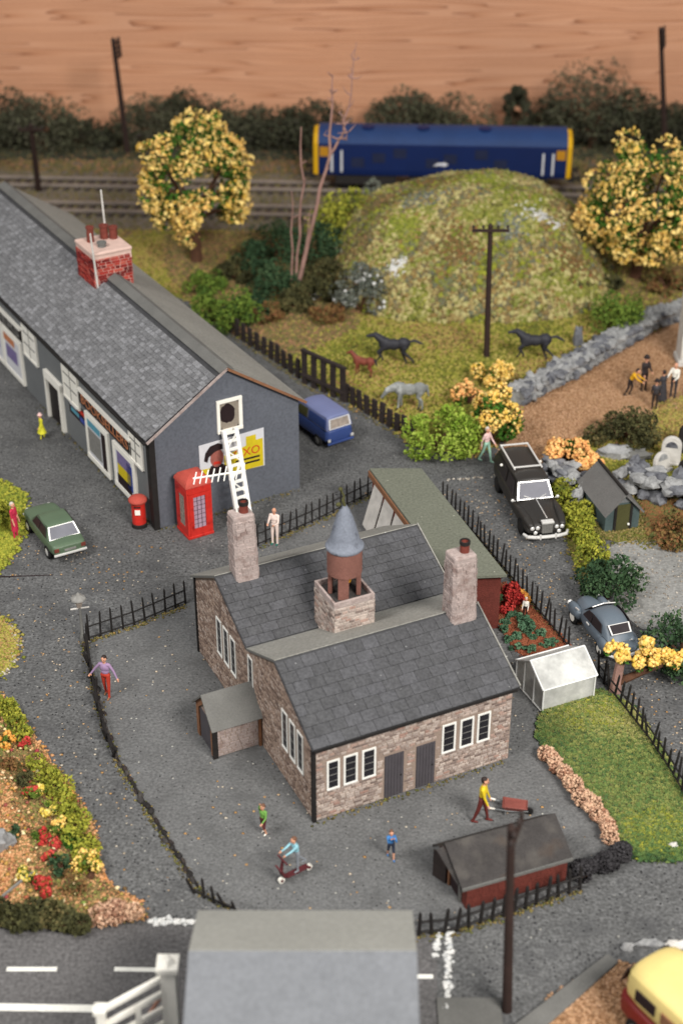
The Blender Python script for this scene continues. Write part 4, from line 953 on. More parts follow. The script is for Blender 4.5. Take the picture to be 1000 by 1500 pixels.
for p, q in (((-.05, -.06, hz), (GX + .05, -.06, hz)), ((-.05, GY / 2, rz2 + .01), (GX + .05, GY / 2, rz2 + .01)), ((-.05, GY + .06, hz), (GX + .05, GY + .06, hz)),
             ((-.05, -.06, hz), (-.05, GY / 2, rz2)), ((-.05, GY + .06, hz), (-.05, GY / 2, rz2)), ((GX + .05, -.06, hz), (GX + .05, GY / 2, rz2)),
             ((0, -.02, 0), (0, -.02, hz)), ((GX, -.02, 0), (GX, -.02, hz)), ((-.02, GY, 0), (-.02, GY, hz)), ((0, -.03, .05), (GX, -.03, .05)), ((-.03, 0, .05), (-.03, GY, .05)),
             ((-.03, .55, .05), (-.03, .55, 1.25)), ((-.03, 1.2, .05), (-.03, 1.2, 1.25))):
    bar('frame_bar', p, q, .028, 'ghframe', gh)

# ---- dark green shed near the gravestones
sa, sb_ = (10.49, 51.67), (12.09, 52.08)
DR = head(sa, sb_); DX = math.dist(sa, sb_)
ds = thing('garden_shed', 'dark green gabled shed with open door below the gravestones', 'shed', sa, DR)
DL = 3.0; he, hr = 1.05, 1.85
q = MB(); q.prism([(0, 0), (DX, 0), (DX, he), (DX / 2, hr), (0, he)], 0, DL, 'xz'); q.build('wall', mat('shed_green', L(74, 88, 88), .85, ((2, .12, 3), (14, .1, 2)), .3, 16), ds)
for sgn in (-1, 1):
    e = -.15 if sgn < 0 else DX + .15
    q = MB(); a = (e, -.2, he - .14); b = (e, DL + .1, he - .14); c = (DX / 2, DL + .1, hr + .06); d = (DX / 2, -.2, hr + .06)
    q.slab(*((a, d, c, b) if sgn < 0 else (a, b, c, d)), .08); q.build('roof', mat('shed_felt', L(106, 104, 102), .95, ((1.5, .1, 3), (20, .16, 2)), .5, 22) if sgn < 0 else bpy.data.materials['shed_felt'], ds)
q = MB(); q.slab((DX / 2 - .06, -.22, hr + .12), (DX / 2 + .06, -.22, hr + .12), (DX / 2 + .06, DL + .1, hr + .12), (DX / 2 - .06, DL + .1, hr + .12), .08); q.build('ridge_cap', 'black', ds)
q = MB(); q.box(DX * .3, DX * .72, -.03, .02, .04, 1.3); o = q.build('door', 'f_olive', ds); 
for x in (DX * .24, DX * .7): q = MB(); q.box(x, x + .12, -.06, .01, 0, 1.38); q.build('door_post', 'black', ds)
q = MB(); q.slab((DX * .26, -.03, 1.4), (DX * .74, -.03, 1.4), (DX * .6, -.03, 1.62), (DX * .4, -.03, 1.62), .03); q.build('gable_panel', 'greyfront', ds)
q = MB(); q.ball((DX * .68, -.07, .3), .06); q.build('door_stop', 'white', ds)

# ---- red brick lean-to shed with dark roof (foreground)
ra, rb_ = (3.54, 31.27), (6.52, 32.4)
RR = head(ra, rb_); RX = math.dist(ra, rb_)
rs = thing('brick_shed', 'low red brick shed with worn dark roof behind the front railings', 'shed', ra, RR)
RY, re_, rr_ = 1.9, .95, 1.5
q = MB(); q.prism([(0, 0), (RY, 0), (RY, .8), (RY * .62, rr_), (0, re_)], 0, RX, 'yz'); q.build('wall', 'redshed', rs)
wall_stones('bricks', RX, re_ - .05, lambda s, z, d: (s, -d, z), 'redshed', rs, .26, .09, out=.012)
bpy.data.objects['bricks'].data.materials
q = MB(); q.slab((-.2, -.08, re_ - .0), (RX + .12, -.08, re_ - .0), (RX + .15, RY * .62, rr_ + .06), (-.2, RY * .62, rr_ + .06), .07); q.build('roof', 'darkroof', rs)
q = MB(); q.slab((-.2, RY * .62, rr_ + .06), (RX + .15, RY * .62, rr_ + .06), (RX + .15, RY + .1, .78), (-.2, RY + .1, .78), .07); q.build('roof', 'darkroof', rs)
q = MB(); q.box(-.2, RX + .1, -.12, -.08, re_ - .1, re_ + .0); q.build('eaves_board', 'ridgecard', rs)
q = MB(); q.box(-.03, .02, .4, 1.0, .02, .95); q.build('doorway', 'pblack', rs)
for y in (.3, 1.02): q = MB(); q.box(-.08, .0, y, y + .09, 0, 1.02); q.build('door_post', 'oak' if y > 1 else 'ridgecard', rs)
q = MB(); q.slab((-.1, 1.14, 0), (-.3, 1.6, 0), (-.3, 1.6, 1.0), (-.1, 1.14, 1.0), .05); o = q.build('open_door', 'darkwood', rs)
q = MB(); q.slab((-.2, .2, .82), (-.42, 1.2, 1.35), (-.2, 1.22, 1.42), (-.05, .2, .9), .05); q.build('door_hood', 'darkroof', rs)

# ---- foreground building, mostly its grey roof
fb = thing('foreground_building', 'out of focus building with plain blue-grey card roof at the bottom', 'building')
zr, zl = 4.6, 3.7
A0, A1 = (-3.62, 27.75), (1.84, 27.52); B0, B1 = (-3.62, 25.51), (1.73, 25.42)
yb, ym_, yf = (A0[1] + A1[1]) / 2, (B0[1] + B1[1]) / 2, 21.0
xl, xr = (A0[0] + B0[0]) / 2, (A1[0] + B1[0]) / 2
q = MB(); q.slab((xl, ym_, zr), (xr, ym_, zr), (xr, yb, zl), (xl, yb, zl), .09); q.build('rear_roof', 'foreroof_lit', fb, bevel=.02)
q = MB(); q.slab((xl, yf, zl - .4), (xr, yf, zl - .4), (xr, ym_ - .005, zr), (xl, ym_ - .005, zr), .09); q.build('front_roof', 'foreroof', fb, bevel=.02)
q = MB(); q.prism([(yf + .2, 0), (yb - .2, 0), (yb - .2, zl - .14), (ym_, zr - .12), (yf + .2, zl - .5)], xl + .1, xr - .1, 'yz'); q.build('wall', 'foreroof', fb)

# ---- white five-bar gate
ge, gs = (-4.3, 26.48), (-5.84, 25.33)
gt = thing('field_gate', 'white five-bar gate with stout post in the blurred foreground', 'gate')
hp, hs = 2.95, 3.0
def post(x, y, w, h, m='cream', cap=True, par=None, name='gate_post'):
    q = MB(); q.box(x - w, x + w, y - w, y + w, 0, h); o = q.build(name, m, par, bevel=.03)
    if cap: c = MB(); c.box(x - w * 1.35, x + w * 1.35, y - w * 1.35, y + w * 1.35, h, h + .14); c.lathe([(w * 1.2, 0), (w * .4, .12)], (x, y, h + .14), 4); c.build('post_cap', m, o)
    return o
post(ge[0], ge[1], .2, hp, par=gt); post(gs[0], gs[1], .11, hs - .35, par=gt)
dv = (Vector((*gs, 0)) - Vector((*ge, 0))); nd = Vector((-dv.y, dv.x, 0)).normalized()
for i in range(5):
    z = .5 + i * .54; q = MB(); c = Vector((*ge, z)) + dv * .5; q.obox(c, dv * .48, nd * .05, Vector((0, 0, .085))); q.build('gate_bar', 'cream', gt, bevel=.01)
for t in (.08, .5, .92): q = MB(); c = Vector((*ge, 1.27)) + dv * t + nd * .07; q.obox(c, dv.normalized() * .07, nd * .03, Vector((0, 0, 1.0))); q.build('upright', 'cream', gt)
q = MB(); c = Vector((*ge, 1.2)) + dv * .5 - nd * .075; q.obox(c, dv * .44 + Vector((0, 0, -.85)), nd * .02, Vector((0, 0, .06))); q.build('brace', 'gatebrown', gt)

# ---- pale stone column at the right edge
cp = (16.48, 66, 0.62)
pc = (16.73, 67.3)
col = thing('stone_pillar', 'pale stone buttress at the right edge by the churchyard', 'pillar', pc)
q = MB(); q.box(-.32, 1.4, -.3, .8, 0, 4.6); q.build('shaft', 'whitestone', col, bevel=.04)
q = MB(); q.box(-.4, 1.5, -.38, .9, 0, .3); q.build('plinth', 'whitestone', col, bevel=.04)

# ================================================================== STREET FURNITURE
# ---- telephone box
pc = (-6.62, 51.77); 
pb_ = thing('telephone_box', 'red telephone box against the grey gable', 'telephone box', ((-6.04, 51.05)[0], (-6.04, 51.05)[1], 0), HR)
W = 1.12; Hh = 2.42
q = MB(); q.box(-.0, W, 0, W, 0, .12); q.build('plinth', 'red', pb_, bevel=.02)
for x, y in ((.0, 0), (W - .14, 0), (0, W - .14), (W - .14, W - .14)):
    q = MB(); q.box(x + .02, x + .12, y + .02, y + .12, .12, 2.1); q.build('corner_post', 'red', pb_, bevel=.02)
q = MB(); q.box(.02, W - .02, .02, W - .02, 2.0, 2.32); q.build('head', 'red', pb_, bevel=.03)
q = MB(); n = 8; vs = []; ring = [(0.0, 2.32), (.03, 2.44), (.14, 2.6), (.32, 2.72), (.5, 2.76)]
for ins_, z in ring: vs += [(ins_ - .02, ins_ - .02, z), (W - ins_ + .02, ins_ - .02, z), (W - ins_ + .02, W - ins_ + .02, z), (ins_ - .02, W - ins_ + .02, z)]
q.add(vs, [(k * 4 + i, k * 4 + (i + 1) % 4, (k + 1) * 4 + (i + 1) % 4, (k + 1) * 4 + i) for k in range(4) for i in range(4)] + [(16, 17, 18, 19), (3, 2, 1, 0)]); q.build('domed_roof', 'redtop', pb_, smooth=True, angle=50, bevel=.02)
for nm, f in (('front', lambda s, z, d: (s, -d + .04, z)), ('left', lambda s, z, d: (-d + .04, s, z)), ('right', lambda s, z, d: (W + d - .04, s, z)), ('rear', lambda s, z, d: (s, W + d - .04, z))):
    def bx(b, a0, a1, c0, c1, d0, d1): b.add([f(*q_) for q_ in [(a0, c0, d0), (a1, c0, d0), (a1, c1, d0), (a0, c1, d0), (a0, c0, d1), (a1, c0, d1), (a1, c1, d1), (a0, c1, d1)]], [(4, 5, 6, 7), (0, 1, 5, 4), (1, 2, 6, 5), (2, 3, 7, 6), (3, 0, 4, 7), (0, 3, 2, 1)])
    b = MB(); bx(b, .12, W - .12, .12, .42, -.04, .02); bx(b, .12, .3, .42, 2.0, -.04, .02); bx(b, W - .3, W - .12, .42, 2.0, -.04, .02); bx(b, .3, W - .3, 1.86, 2.0, -.04, .02); fr = b.build('glazed_side', 'red', pb_)
    for r_ in range(7):
        for c_ in range(3):
            w = (W - .6) / 3; h = (1.86 - .42) / 7; b = MB(); bx(b, .3 + c_ * w + .014, .3 + (c_ + 1) * w - .014, .42 + r_ * h + .014, .42 + (r_ + 1) * h - .014, -.035, -.012); b.build('pane', 'lilac' if nm != 'left' else 'greypl', fr)  # left panes greyer and darker than on the other sides
    b = MB(); bx(b, .3, W - .3, .42, 1.86, -.038, -.028); b.build('glazing_bars', 'pblack', fr)
    b = MB(); bx(b, .2, W - .2, 2.1, 2.24, -.06, -.005); b.build('opal_panel', 'cream' if nm in ('left',) else 'pred', fr)

# ---- pillar box
pp = (-8.12, 52.19)
bx_ = thing('pillar_box', 'round red pillar box at the shop corner', 'post box', pp)
q = MB(); q.lathe([(.36, 0), (.36, .18), (.32, .2)], (0, 0, 0), 20); q.build('base', 'black', bx_, smooth=True)
q = MB(); q.lathe([(.32, .18), (.32, 1.32)], (0, 0, 0), 20); bod = q.build('body', 'red', bx_, smooth=True)
q = MB(); q.lathe([(.4, 1.3), (.43, 1.36), (.43, 1.42), (.36, 1.5), (.2, 1.57), (.05, 1.6)], (0, 0, 0), 20); q.build('cap', 'redtop', bx_, smooth=True, angle=50)
q = MB(); q.box(-.15, .15, -.345, -.3, 1.12, 1.18); q.build('slot', 'black', bod)
q = MB(); q.box(-.12, .12, -.335, -.3, .75, 1.0); q.build('plate', 'cream', bod)

# ---- gas lamp
lp = (-9.25, 44.32)
lm = thing('street_lamp', 'grey gas lamp post with white lantern at the yard corner', 'street lamp', lp)
q = MB(); q.lathe([(.16, 0), (.14, .3), (.09, .4), (.065, 1.3), (.05, 1.85)], (0, 0, 0), 10); q.build('post', 'ridgecard', lm, smooth=True)
q = MB(); q.tube((-.42, 0, 1.72), (.42, .1, 1.8), .04, .04, 6); q.build('ladder_bar', 'whitestone', lm)
q = MB(); q.lathe([(.1, 1.85), (.24, 2.3)], (-.02, 0, 0), 6); q.build('lantern', 'greypl', lm)
q = MB(); q.lathe([(.36, 2.3), (.34, 2.36), (.12, 2.5), (.05, 2.62)], (-.02, 0, 0), 8); q.build('lantern_cap', 'signgrey', lm)

# ---- telegraph poles
def telegraph_pole(label, base, top, r, arms, arm_w, arm_dir=(1, 0, 0), m='polewood', dz=.35):
    base, top = Vector(base), Vector(top); t = thing('telegraph_pole', label, 'telegraph pole', base, group='telegraph poles')
    q = MB(); q.tube((0, 0, 0), top - base, r, r * .72, 10); q.build('pole', m, t, smooth=True)
    ad = Vector(arm_dir).normalized(); d = (top - base).normalized(); fw = ad.cross(d)
    for k in range(arms):
        c = top - base - d * (.18 + k * dz) + fw * (r * .9)
        q = MB(); q.obox(c, ad * arm_w / 2, fw * .05, d * .07); a = q.build('crossarm', m, t)
        for s in ((-.46, -.2, .2, .46)):
            q = MB(); p = c + ad * arm_w * s + d * .07; q.tube(p, p + d * .06, .025, .025, 6); q.lathe([(.06, .0), (.07, .08), (.04, .14)], p + d * .06, 8); q.build('insulator', 'darkwood', a)
    q = MB(); q.lathe([(r * .8, 0), (r * .3, .12)], top - base, 8); q.build('pole_cap', m, t)
    return t
telegraph_pole('leaning telegraph pole in front of the brown board, left', (-14.15, 98.5, 0.66), (-14.39, 97.5, 8.19), .2, 4, 1.0, (.35, 1, 0), dz=.32)
telegraph_pole('short dark telegraph pole beside the track, far left', (*(-19.08, 92.55), 0), (-18.71, 90.6, 4.77), .2, 1, 1.5)
telegraph_pole('dark telegraph pole at the far right before the board', (21.24, 98, 1.14), (19.94, 97, 8.98), .2, 4, 1.0, (.3, 1, 0), dz=.32)
telegraph_pole('thin telegraph pole with one crossarm in front of the hill', (*(7.14, 68.16), 0), (7.02, 68.4, 6.65), .16, 1, 1.75)
telegraph_pole('blurred dark telegraph pole in the foreground by the kerb', (*(4.37, 27.66), 0), (4.15, 27.9, 6.21), .14, 1, 1.2, (.35, 1, 0))

# ---- fences
def rail_fence(name, label, pts, n, h, r, m='black', rails=(.25, .75), cat='fence', jit=.04, w=None, group=None, sink=0):
    pts = [Vector((p[0], p[1], 0)) for p in pts]; t = thing(name, label, cat, pts[0], group=group)
    seg = [(b - a).length for a, b in zip(pts, pts[1:])]; tot = sum(seg)
    def at(u):
        u *= tot
        for (a, b), l in zip(zip(pts, pts[1:]), seg):
            if u <= l + 1e-6: return a + (b - a) * (u / l), (b - a).normalized()
            u -= l
        return pts[-1], (pts[-1] - pts[-2]).normalized()
    for i in range(n):
        p, d = at(i / (n - 1)); p = p - pts[0]; hh = h * random.uniform(.93, 1.07); ln = Vector((random.gauss(0, jit), random.gauss(0, jit), 0))
        q = MB()
        if w: q.obox(p + Vector((0, 0, hh / 2)) + ln / 2, d * w / 2, Vector((-d.y, d.x, 0)) * .05, Vector((ln.x / 2, ln.y / 2, hh / 2)))
        else: q.tube(p, p + Vector((0, 0, hh)) + ln, r, r * .85, 6); q.lathe([(r * .9, 0), (r * .2, .09)], p + Vector((0, 0, hh)) + ln, 6)
        q.build('paling', m, t)
    for f in rails:
        for a, b in zip(pts, pts[1:]):
            q = MB(); q.tube(a - pts[0] + Vector((0, 0, h * f)), b - pts[0] + Vector((0, 0, h * f)), r * .62, r * .62, 6); q.build('rail', m, t)
    return t
G_ = 'black iron railings round the school'
rail_fence('iron_railing', 'black railing from the street lamp to the school corner', [(-9.03, 44.32), (-7.46, 45.29), (-5.79, 46.65)], 10, 1.0, .045, rails=(.12, .6))
rail_fence('iron_railing', 'black railing between the telephone box and the annexe', [(-3.28, 50.64), (-1.1, 52.45), (1.37, 54.81)], 17, .95, .042, rails=(.12, .6))
rail_fence('iron_railing', 'long black railing between the hearse lane and the annexe', [(4.18, 54.08), (5.42, 51.15), (6.7, 47.65), (8.06, 43.82)], 30, .95, .042, rails=(.12,))
rail_fence('iron_railing', 'dark railing along the right side of the lawn', [(8.89, 42.15), (9.36, 40.78), (9.66, 39.9), (10.05, 38.73), (10.44, 37.21), (10.79, 35.46)], 19, .95, .045, rails=(.12, .5), jit=.08)
rail_fence('iron_railing', 'short black railing in front of the brick shed', [(2.16, 30.29), (3.06, 30.39), (4.24, 30.86), (6.29, 31.8), (6.88, 32.07)], 15, .85, .06, rails=(.15, .6))
rail_fence('iron_railing', 'leaning black railing posts at the yard end beside the blurred roof', [(-4.24, 31.91), (-3.68, 31.54), (-3.01, 31.19)], 5, .6, .05, rails=(.2,), jit=.1)
rail_fence('broken_railing', 'collapsed black railing beside the person in red trousers', [(-9.1, 44.24), (-8.56, 41.84), (-7.92, 39.54), (-7.36, 37.95)], 9, .75, .06, rails=(.2, .5), jit=.18)
t = rail_fence('timber_fence', 'dark stained paling fence behind the blue van', [(-5.63, 70.92), (-3.35, 67.69), (-1.76, 65.26)], 12, .95, .06, 'darkwood', w=.3, rails=(.35, .6))
t = rail_fence('timber_fence', 'dark stained paling fence between the van and the lime bush', [(0.19, 63.25), (1.86, 61.06), (3.15, 59.44)], 10, .95, .06, 'darkwood', w=.3, rails=(.35, .6))
ga, gb = Vector((*(-1.75, 65.12), 0)), Vector((*(0.06, 63.25), 0))
t = thing('paddock_gate', 'tall dark slatted gate in the paling fence behind the van', 'gate', ga)
dv = gb - ga
for i in range(5): q = MB(); p = dv * (i / 4); q.obox(p + Vector((0, 0, .85)), dv.normalized() * .15, Vector((-dv.y, dv.x, 0)).normalized() * .05, (0, 0, .85)); q.build('slat', 'darkwood', t)
for z in (1.72, .45): q = MB(); q.obox(dv / 2 + Vector((0, 0, z)), dv * .56, Vector((-dv.y, dv.x, 0)).normalized() * .09, (0, 0, .07)); q.build('gate_rail', 'darkwood', t)

# ---- low edging along the yard (dark broken kerb)
ek = thing('yard_edging', 'dark broken kerb stones edging the yard by the lane', 'kerb', (0, 0, 0))
pts = [(-9.16, 44.03), (-8.42, 41.46), (-7.68, 39.08), (-7.21, 37.81), (-6.01, 35.55), (-4.99, 33.67), (-4.15, 32.13)]
pts_edge = pts
protos = []
for i in range(5):
    q = MB(); q.ball((0, 0, .03), .15, 7, 5, (1.1, .45, .5), .2); o = q.build('edging_stone', ['darkroof', 'black', 'darkroof', 'black', 'darkwood'][i], ek); protos.append(o)
k = 0
for a, b in zip(pts, pts[1:]):
    a, b = Vector((*a, 0)), Vector((*b, 0)); n = int((b - a).length / .26)
    for i in range(n):
        p = a + (b - a) * (i / n) + Vector((random.gauss(0, .04), random.gauss(0, .04), 0)); rot = (0, 0, head(a, b) + random.gauss(0, .2))
        if k < 5: o = protos[k]; o.location = p; o.rotation_euler = rot
        else: copy_part(random.choice(protos), ek, p, rot, (random.uniform(.7, 1.1), random.uniform(.8, 1.5), random.uniform(.6, 1.3)))
        k += 1

# ================================================================== VEHICLES
def loft(secs, name, m, parent, angle=35, ns=1):
    """secs: (x, half width, z bottom, z top, shoulder radius, crown, tuck)"""
    b = MB(); rings = []
    for x, w, z0, z1, r, cr, tk in secs:
        pts = [(-w * (1 - tk), z0), (-w, z0 + (z1 - z0) * .3), (-w, z0 + (z1 - z0) * .62), (-w + r * .3, z1 - r * .6), (-w + r, z1 - r * .12), (-w * .5, z1 + cr * .7), (0, z1 + cr)]
        pts = pts + [(-a, c) for a, c in reversed(pts[:-1])]
        rings.append([(x, a, c) for a, c in pts])
    n = len(rings[0]); vs = [p for r in rings for p in r]
    fs = [(k * n + i, k * n + (i + 1) % n, (k + 1) * n + (i + 1) % n, (k + 1) * n + i) for k in range(len(rings) - 1) for i in range(n)]
    fs += [tuple(range(n - 1, -1, -1)), tuple(range((len(rings) - 1) * n, len(rings) * n))]
    b.add(vs, fs); o = b.build(name, m, parent, smooth=True, angle=angle)
    s = o.modifiers.new('sub', 'SUBSURF'); s.levels = ns; s.render_levels = ns
    return o
def wheel(par, x, y, r, w, hub='chrome', hr=.5):
    s = 1 if y > 0 else -1
    q = MB(); n = 18; prof_ = [(r * .6, -w / 2), (r * .95, -w / 2), (r, -w / 3), (r, w / 3), (r * .95, w / 2), (r * .6, w / 2)]; vs = []
    for rr, ww in prof_:
        for i in range(n): t = 2 * math.pi * i / n; vs.append((x + rr * math.cos(t), y + ww, r + rr * math.sin(t)))
    q.add(vs, [(k * n + i, k * n + (i + 1) % n, (k + 1) * n + (i + 1) % n, (k + 1) * n + i) for k in range(5) for i in range(n)]); o = q.build('wheel', 'tyre', par, smooth=True)
    q = MB(); vs = []
    for rr, ww in ((r * .62, s * w * .3), (r * .62, s * w * .46), (r * hr, s * w * .56), (r * .1, s * w * .6)):
        for i in range(n): t = 2 * math.pi * i / n; vs.append((x + rr * math.cos(t), y + ww, r + rr * math.sin(t)))
    q.add(vs, [(k * n + i, k * n + (i + 1) % n, (k + 1) * n + (i + 1) % n, (k + 1) * n + i) for k in range(3) for i in range(n)] + [tuple(range(3 * n, 4 * n))]); q.build('hub', hub, o, smooth=True)
    return o
def cabin(par, xs, zb, zt, wb, wt, m, name='cabin', roof_cr=.05, r=.12):
    """xs = windscreen foot, roof front, roof rear, rear window foot"""
    x0, x1, x2, x3 = xs; b = MB()
    def ring(x, w, z, cr): return [(x, -w, z), (x, -w * .5, z + cr * .75), (x, 0, z + cr), (x, w * .5, z + cr * .75), (x, w, z)]
    lo = lambda x, z: [(x, -wb, z), (x, wb, z)]
    mids = [x1 + (x2 - x1) * t for t in (0, .06, .33, .66, .94, 1)]
    top = [ring(x, wt - (.05 if i in (0, 5) else 0), zt - (.03 if i in (0, 5) else 0), roof_cr) for i, x in enumerate(mids)]
    vs = [(x0, -wb, zb), (x0, wb, zb), (x3, -wb, zb), (x3, wb, zb)]
    for r_ in top: vs += r_
    fs = []
    for k in range(5):
        for i in range(4): a = 4 + k * 5 + i; fs.append((a, a + 1, a + 6, a + 5))
    fs.append((0, 4, 5, 6, 7, 8, 1)); e = 4 + 25; fs.append((2, 3, e + 4, e + 3, e + 2, e + 1, e))
    fs.append((0, 2, e, e - 5, e - 10, e - 15, e - 20, 4)); fs.append((1, 8, 13, 18, 23, 28, e + 4, 3)); fs.append((0, 1, 3, 2))
    b.add(vs, fs); return b.build(name, m, par, smooth=True, angle=30, bevel=.05)
def panel(par, name, pts, m, t=.02, bev=0):
    q = MB(); q.slab(*pts, t); return q.build(name, m, par, bevel=bev)
def ring_frame(par, name, pts, w, m, t=.03):
    """frame round a four-cornered opening"""
    p = [Vector(a) for a in pts]; c = sum(p, Vector()) / 4; n = (p[1] - p[0]).cross(p[3] - p[0]).normalized(); q = MB()
    inn = [a + (c - a).normalized() * w * 1.35 for a in p]
    for i in range(4):
        j = (i + 1) % 4; q.slab(p[i], p[j], inn[j], inn[i], t)
    o = q.build(name, m, par); return o
def lerp3(a, b, t): return tuple(x + (y - x) * t for x, y in zip(a, b))
def side_windows(par, xs, zb, zt, wb, wt, spans, m, off=.012, lo=.12, hi=.84):
    x0, x1, x2, x3 = xs
    for s in (-1, 1):
        for (u0, u1) in spans:
            def pt(u, v):
                xb = x0 + (x3 - x0) * u; xt = x1 + (x2 - x1) * u
                xb = max(min(xb, max(x0, x3)), min(x0, x3)); x = xb + (xt - xb) * v; y = wb + (wt - wb) * v + off; return (x, s * y, zb + (zt - zb) * v)
            pts = (pt(u0, lo), pt(u1, lo), pt(u1, hi), pt(u0, hi)); pts = pts if s * (u1 - u0) * (x3 - x0) > 0 else tuple(reversed(pts))
            panel(par, 'side_window', pts, m, .02)
def screen(par, name, xa, za, wa, xb, zb, wb, m, frame=None, off=.015, lo=.12, hi=.88, fw=.05):
    """window in the sloping plane from (xa,za) foot to (xb,zb) head"""
    a = Vector((xa, 0, za)); b = Vector((xb, 0, zb)); d = b - a; n = Vector((d.z, 0, -d.x)).normalized(); 
    if (xa > xb) != (n.x > 0): n = -n
    pl = a + d * lo + n * off; ph = a + d * hi + n * off; wl = wa + (wb - wa) * lo; wh = wa + (wb - wa) * hi
    s = 1 if n.x > 0 else -1
    pts = ((pl.x, -s * wl, pl.z), (pl.x, s * wl, pl.z), (ph.x, s * wh, ph.z), (ph.x, -s * wh, ph.z))
    o = panel(par, name, pts, m, .02)
    if frame: pp = [tuple(Vector(p) + n * .015) for p in pts]; ring_frame(o, 'window_frame', pp, fw, frame)
    return o
def paint(name, c, rough=.45): return mat(name, L(*c), rough, ((1.5, .06, 3), (30, .06, 2)), .06, 30, spec=.45)

# ---- green saloon (rear to the camera)
a, b = (-12.07, 52.29), (-10.63, 49.75)
MT['cargreen'] = paint('car_green', (84, 102, 80), .5)
c1 = thing('parked_car', 'sage green saloon car parked by the mossy bank', 'car', ((a[0] + b[0]) / 2, (a[1] + b[1]) / 2 + .1, 0), head(b, a), 'parked cars')
wl = .8
body = loft([(-2.02, .66, .42, .82, .1, .0, .05), (-1.95, .76, .34, .9, .1, .01, .06), (-1.2, .8, .28, .93, .1, .02, .06), (0, .82, .26, .92, .1, .02, .06), (1.0, .81, .27, .9, .1, .03, .06), (1.8, .76, .32, .84, .1, .03, .06), (1.98, .7, .38, .76, .1, 0, .05)], 'body', 'cargreen', c1)
xs = (.75, .2, -1.0, -1.42); cabin(c1, xs, .88, 1.38, .76, .6, 'cargreen')
side_windows(c1, xs, .88, 1.38, .76, .6, ((.08, .46), (.5, .9)), 'carglass_d')
screen(c1, 'windscreen', .75, .88, .7, .2, 1.36, .56, 'carglass_d'); screen(c1, 'rear_window', -1.42, .88, .7, -1.0, 1.36, .58, 'carglass', 'chrome', .02, .02, .95, .05)
for x in (-1.25, 1.2):
    for y in (-.74, .74): wheel(c1, x, y, .3, .17)
panel(c1, 'bumper', ((-2.06, .74, .42), (-2.06, -.74, .42), (-2.06, -.74, .52), (-2.06, .74, .52)), 'chrome', .08, .02); panel(c1, 'bumper', ((2.04, -.72, .42), (2.04, .72, .42), (2.04, .72, .52), (2.04, -.72, .52)), 'chrome', .08, .02)
for y in (-.6, .6): panel(c1, 'tail_light', ((-2.03, y + .1, .62), (-2.03, y - .1, .62), (-2.03, y - .1, .78), (-2.03, y + .1, .78)), 'terracotta', .05)
panel(c1, 'number_plate', ((-2.04, .26, .6), (-2.04, -.26, .6), (-2.04, -.26, .7), (-2.04, .26, .7)), 'signgrey', .03)
for y in (-.5, .5): q = MB(); q.ball((1.97, y, .64), .11); q.build('headlight', 'chrome', c1)

# ---- blue van
MT['vanblue'] = paint('van_blue', (52, 72, 128), .5); MT['vanroof'] = paint('van_roof_blue', (104, 112, 150), .6)
rr = (0.09, 59.12); fr_ = (-2.2, 62.42)
hd = head((-0.24, 58.86), (-1.86, 61.26))
van = thing('parked_van', 'small blue van half hidden behind the grey gable', 'van', ((-0.97, 59.76)[0] - .1, (-0.97, 59.76)[1] + .45, 0), hd, 'parked cars')
body = loft([(-1.9, .62, .4, 1.0, .08, 0, .04), (-1.85, .72, .3, 1.05, .1, .02, .05), (-.8, .75, .26, 1.05, .1, .02, .05), (.6, .75, .26, 1.02, .1, .02, .05), (1.5, .72, .3, .92, .1, .03, .05), (1.8, .66, .36, .84, .1, 0, .05)], 'body', 'vanblue', van)
xs = (.95, .5, -1.72, -1.84); cabin(van, xs, 1.0, 1.62, .71, .62, 'vanroof', roof_cr=.07)
for s in (-1, 1):
    y = lambda z: s * (.71 + (.62 - .71) * (z - 1.0) / .62 + .012)
    pts = ((-.35, y(1.08), 1.08), (-1.72, y(1.08), 1.08), (-1.66, y(1.5), 1.5), (-.35, y(1.5), 1.5)); panel(van, 'side_panel', pts if s > 0 else tuple(reversed(pts)), 'vanblue', .02)
    pts = ((.7, y(1.08), 1.08), (-.2, y(1.08), 1.08), (-.2, y(1.5), 1.5), (.45, y(1.5), 1.5)); panel(van, 'side_window', pts if s > 0 else tuple(reversed(pts)), 'f_olive', .02)
screen(van, 'windscreen', .95, 1.0, .64, .5, 1.6, .56, 'carglass_d'); screen(van, 'rear_window', -1.84, 1.0, .6, -1.72, 1.6, .54, 'greypl', 'paper', .03, .1, .9, .06)
for x in (-1.1, 1.1):
    for y in (-.68, .68): wheel(van, x, y, .29, .16, 'ridgecard')
panel(van, 'bumper', ((-1.95, .7, .34), (-1.95, -.7, .34), (-1.95, -.7, .44), (-1.95, .7, .44)), 'vanblue', .08, .02)
for y in (-.62, .62): panel(van, 'tail_light', ((-1.93, y + .07, .5), (-1.93, y - .07, .5), (-1.93, y - .07, .62), (-1.93, y + .07, .62)), 'chrome', .04)

